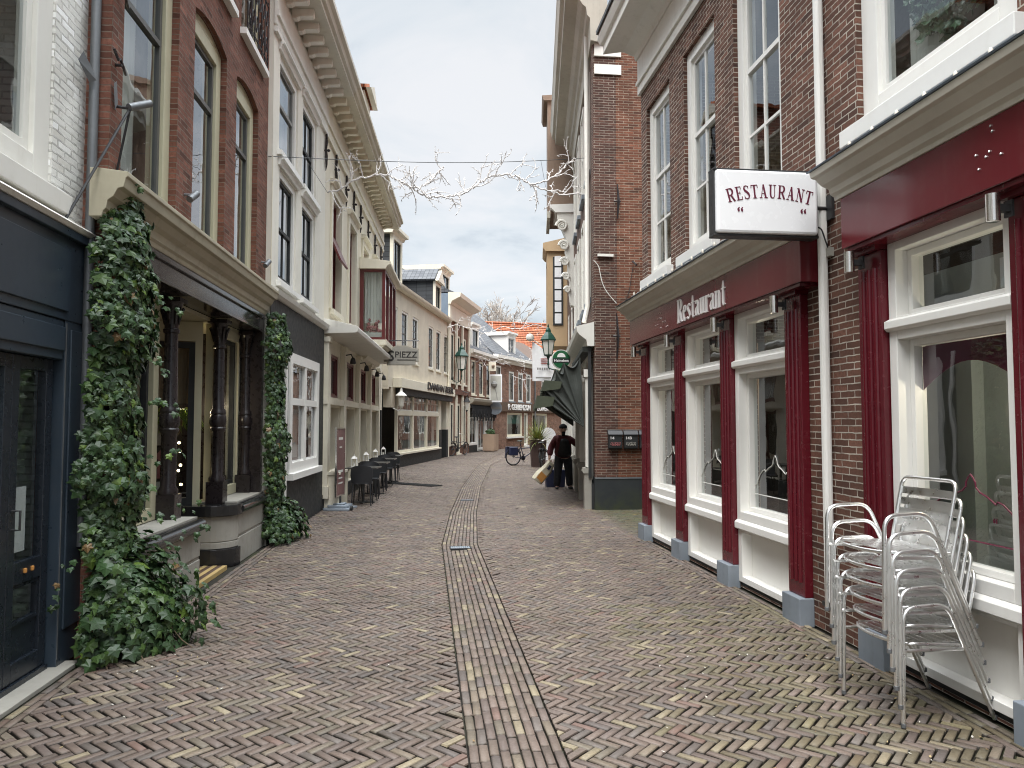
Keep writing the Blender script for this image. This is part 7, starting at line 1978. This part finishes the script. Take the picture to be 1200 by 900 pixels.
# ---- branch garlands over the street
def garland(label, pts, seed, n_tw, r0=.016, sc=1.0, depth=.15):
    rg = random.Random(seed); c = Vector((0, 0, 0))
    for p in pts: c += p / len(pts)
    t = thing('branch_garland', label, 'garland', c, 0, 'white branch garlands hung across the street')
    P = []
    for a, b in zip(pts, pts[1:]):
        for k in range(6): P.append(a.lerp(b, k / 6) - c + Vector((0, rg.gauss(0, .01), rg.gauss(0, .012))))
    P.append(pts[-1] - c)
    m = MB(); m.tube(P, r0, 6); mn = m.build('branch', M['garland'], t, smooth=True)
    m = MB(); bm_ = m
    def spikes(Q, step):
        for a, b in zip(Q, Q[1:]):
            L = (b - a).length; n = max(1, int(L / step))
            for k in range(n):
                o = a.lerp(b, rg.random()); d_ = Vector((rg.gauss(0, 1), rg.gauss(0, 1), rg.gauss(0, 1))).normalized() * rg.uniform(.025, .06) * sc
                bm_.tube([o, o + d_], [.008 * sc, .005 * sc], 4)
    def twig(o, d_, L, r_, lvl):
        Q = [o]; v_ = d_.normalized()
        for k in range(4):
            v_ = (v_ + Vector((rg.gauss(0, .28), rg.gauss(0, .15), rg.gauss(0, .28)))).normalized(); Q.append(Q[-1] + v_ * L / 4)
        m.tube(Q, [r_ * (1 - .15 * k) for k in range(5)], 5); spikes(Q, .05 * sc)
        if lvl:
            for k in range(rg.choice((1, 2, 2))):
                i = rg.randint(1, 3); s_ = rg.choice((-1, 1)); v2 = (v_ * .75 + Vector((v_.z, rg.gauss(0, .3), -v_.x)) * s_ * .8); twig(Q[i], v2, L * rg.uniform(.45, .65), r_ * .75, lvl - 1)
    spikes(P, .05 * sc)
    for i in range(n_tw):
        k = int((i + rg.uniform(.1, .9)) / n_tw * (len(P) - 2)) + 1; tn = (P[k] - P[k - 1]).normalized(); s_ = 1 if i % 2 else -1
        if rg.random() < .3: s_ = 1
        v_ = tn * rg.choice((.8, .8, -.4)) + Vector((-tn.z, rg.gauss(0, .25), tn.x)) * s_ * .9
        twig(P[k], v_, rg.uniform(.30, .62) * sc, r0 * .75, 1)
    m.build('twig', M['garland'], mn, smooth=True)
    return t
px1 = [(384, 226), (398, 222), (412, 212), (428, 208), (445, 205), (458, 206), (470, 213), (480, 219), (492, 220), (503, 213), (513, 203), (520, 195)]
px2 = [(470, 213), (483, 220), (490, 226), (505, 231), (520, 230), (535, 229), (546, 226), (556, 219), (565, 211), (578, 206), (592, 204), (604, 206), (614, 211), (624, 218), (640, 223), (655, 228), (682, 227)]
Yg = lambda x: 13.6
garland('large white branch garland spanning the street, long main sweep', [atY(x, y, 13.7) for x, y in px2], 31, 20, .016, 1.0)
garland('white branch garland, left sweep in front of the cream house cornice', [atY(x, y, 13.9) for x, y in px1], 32, 18, .015, .9)
garland('white branch garland, short right end beside the brick corner house', [atY(x, y, 13.5) for x, y in [(620, 216), (640, 212), (655, 203), (664, 193), (672, 188)]], 33, 6, .015, .8)
t = thing('span_cable', 'thin dark cable spanning the street above the branch garland', 'cable', atY(313, 183, 10.9)); c = Vector(t.location)
A_, B_ = LB.W(SE - .05, 0, 6.05), R2.W(.6, 0, 7.2); 
A_ = Vector((-2.28, 10.9, atY(313, 183, 10.9).z)); B_ = Vector(R2.W(.9, 0, atY(690, 183, 15.3).z)); t.location = A_
m = MB(); m.tube([(A_.lerp(B_, k / 16) - A_) - Vector((0, 0, .10 * sin(pi * k / 16))) for k in range(17)], .006, 5); m.build('cable', M['dark_metal'], t)
m = MB()
for (x, y) in ((384, 226), (458, 206), (640, 223)):
    p = atY(x, y, 13.8); k_ = (p.x - A_.x) / (B_.x - A_.x); q_ = A_.lerp(B_, k_) - Vector((0, 0, .1 * sin(pi * k_))); m.tube([p - A_, q_ - A_], .004, 4)
m.build('hanger', M['dark_metal'], t)
def span_g(Y, pts, lab, seed, n, sc): garland(lab, [atY(x, y, Y) for x, y in pts], seed, n, .013, sc)
span_g(31, [(524, 384), (534, 380), (544, 383), (556, 386), (566, 391), (578, 388), (590, 382), (602, 386), (616, 384), (628, 380), (640, 384)], 'white branch garland hung farther down the street before the orange roof', 41, 16, 1.1)
span_g(42, [(556, 416), (566, 419), (576, 424), (588, 421), (600, 418), (612, 424), (624, 421), (636, 424)], 'white branch garland hung before the white dormer at the street end', 42, 14, 1.3)
span_g(46, [(600, 440), (612, 445), (624, 443), (636, 447), (648, 445)], 'short white branch garland low above the corner shop windows', 43, 8, 1.2)

# ---- bare trees
def bare_tree(label, loc, zc, rx, rz, seed, nl):
    """short trunk, limbs fanning into a dome, each forking into fine twigs"""
    rg = random.Random(seed); t = thing('bare_tree', label, 'tree', loc); tr = MB(); cr = MB()
    tr.tube([(0, 0, 0), (.1, 0, zc * .4), (0, .1, zc * .75), (0, 0, zc)], [.42, .34, .28, .2], 8)
    def grow(o, d_, L, r_, lvl):
        Q = [o]; v_ = d_.normalized()
        for k in range(4): v_ = (v_ + Vector((rg.gauss(0, .12), rg.gauss(0, .12), rg.gauss(.03, .1)))).normalized(); Q.append(Q[-1] + v_ * L / 4)
        cr.tube(Q, [max(.024, r_ * (1 - .14 * k)) for k in range(5)], 5 if lvl > 2 else 3)
        if lvl <= 0: return
        for k in range(4 if lvl > 1 else 3):
            i = rg.randint(1, 4); a = rg.uniform(.3, .8); ph = rg.random() * 2 * pi; u_ = v_.orthogonal().normalized(); w_ = v_.cross(u_)
            grow(Q[i], v_ * cos(a) + (u_ * cos(ph) + w_ * sin(ph)) * sin(a), L * rg.uniform(.5, .68), r_ * .5, lvl - 1)
    for k in range(nl):
        a = 2 * pi * k * .618; e_ = rg.uniform(.15, 1.5); d_ = Vector((cos(a) * cos(e_) * rx, sin(a) * cos(e_) * rx, sin(e_) * rz))
        grow(Vector((0, 0, zc * rg.uniform(.8, 1))), d_, d_.length * .58, .13, 4)
    tr.build('trunk', M['bark'], t, smooth=True); cr.build('crown', M['bark'], t)
bare_tree('tall bare pale winter tree behind the orange roofed house', (8.6, 82, 0), 8.5, 5.2, 7.2, 3, 13)
bare_tree('smaller bare winter tree behind the orange roof, right of the tall one', (14.2, 90, 0), 8.0, 4.2, 6.0, 5, 10)
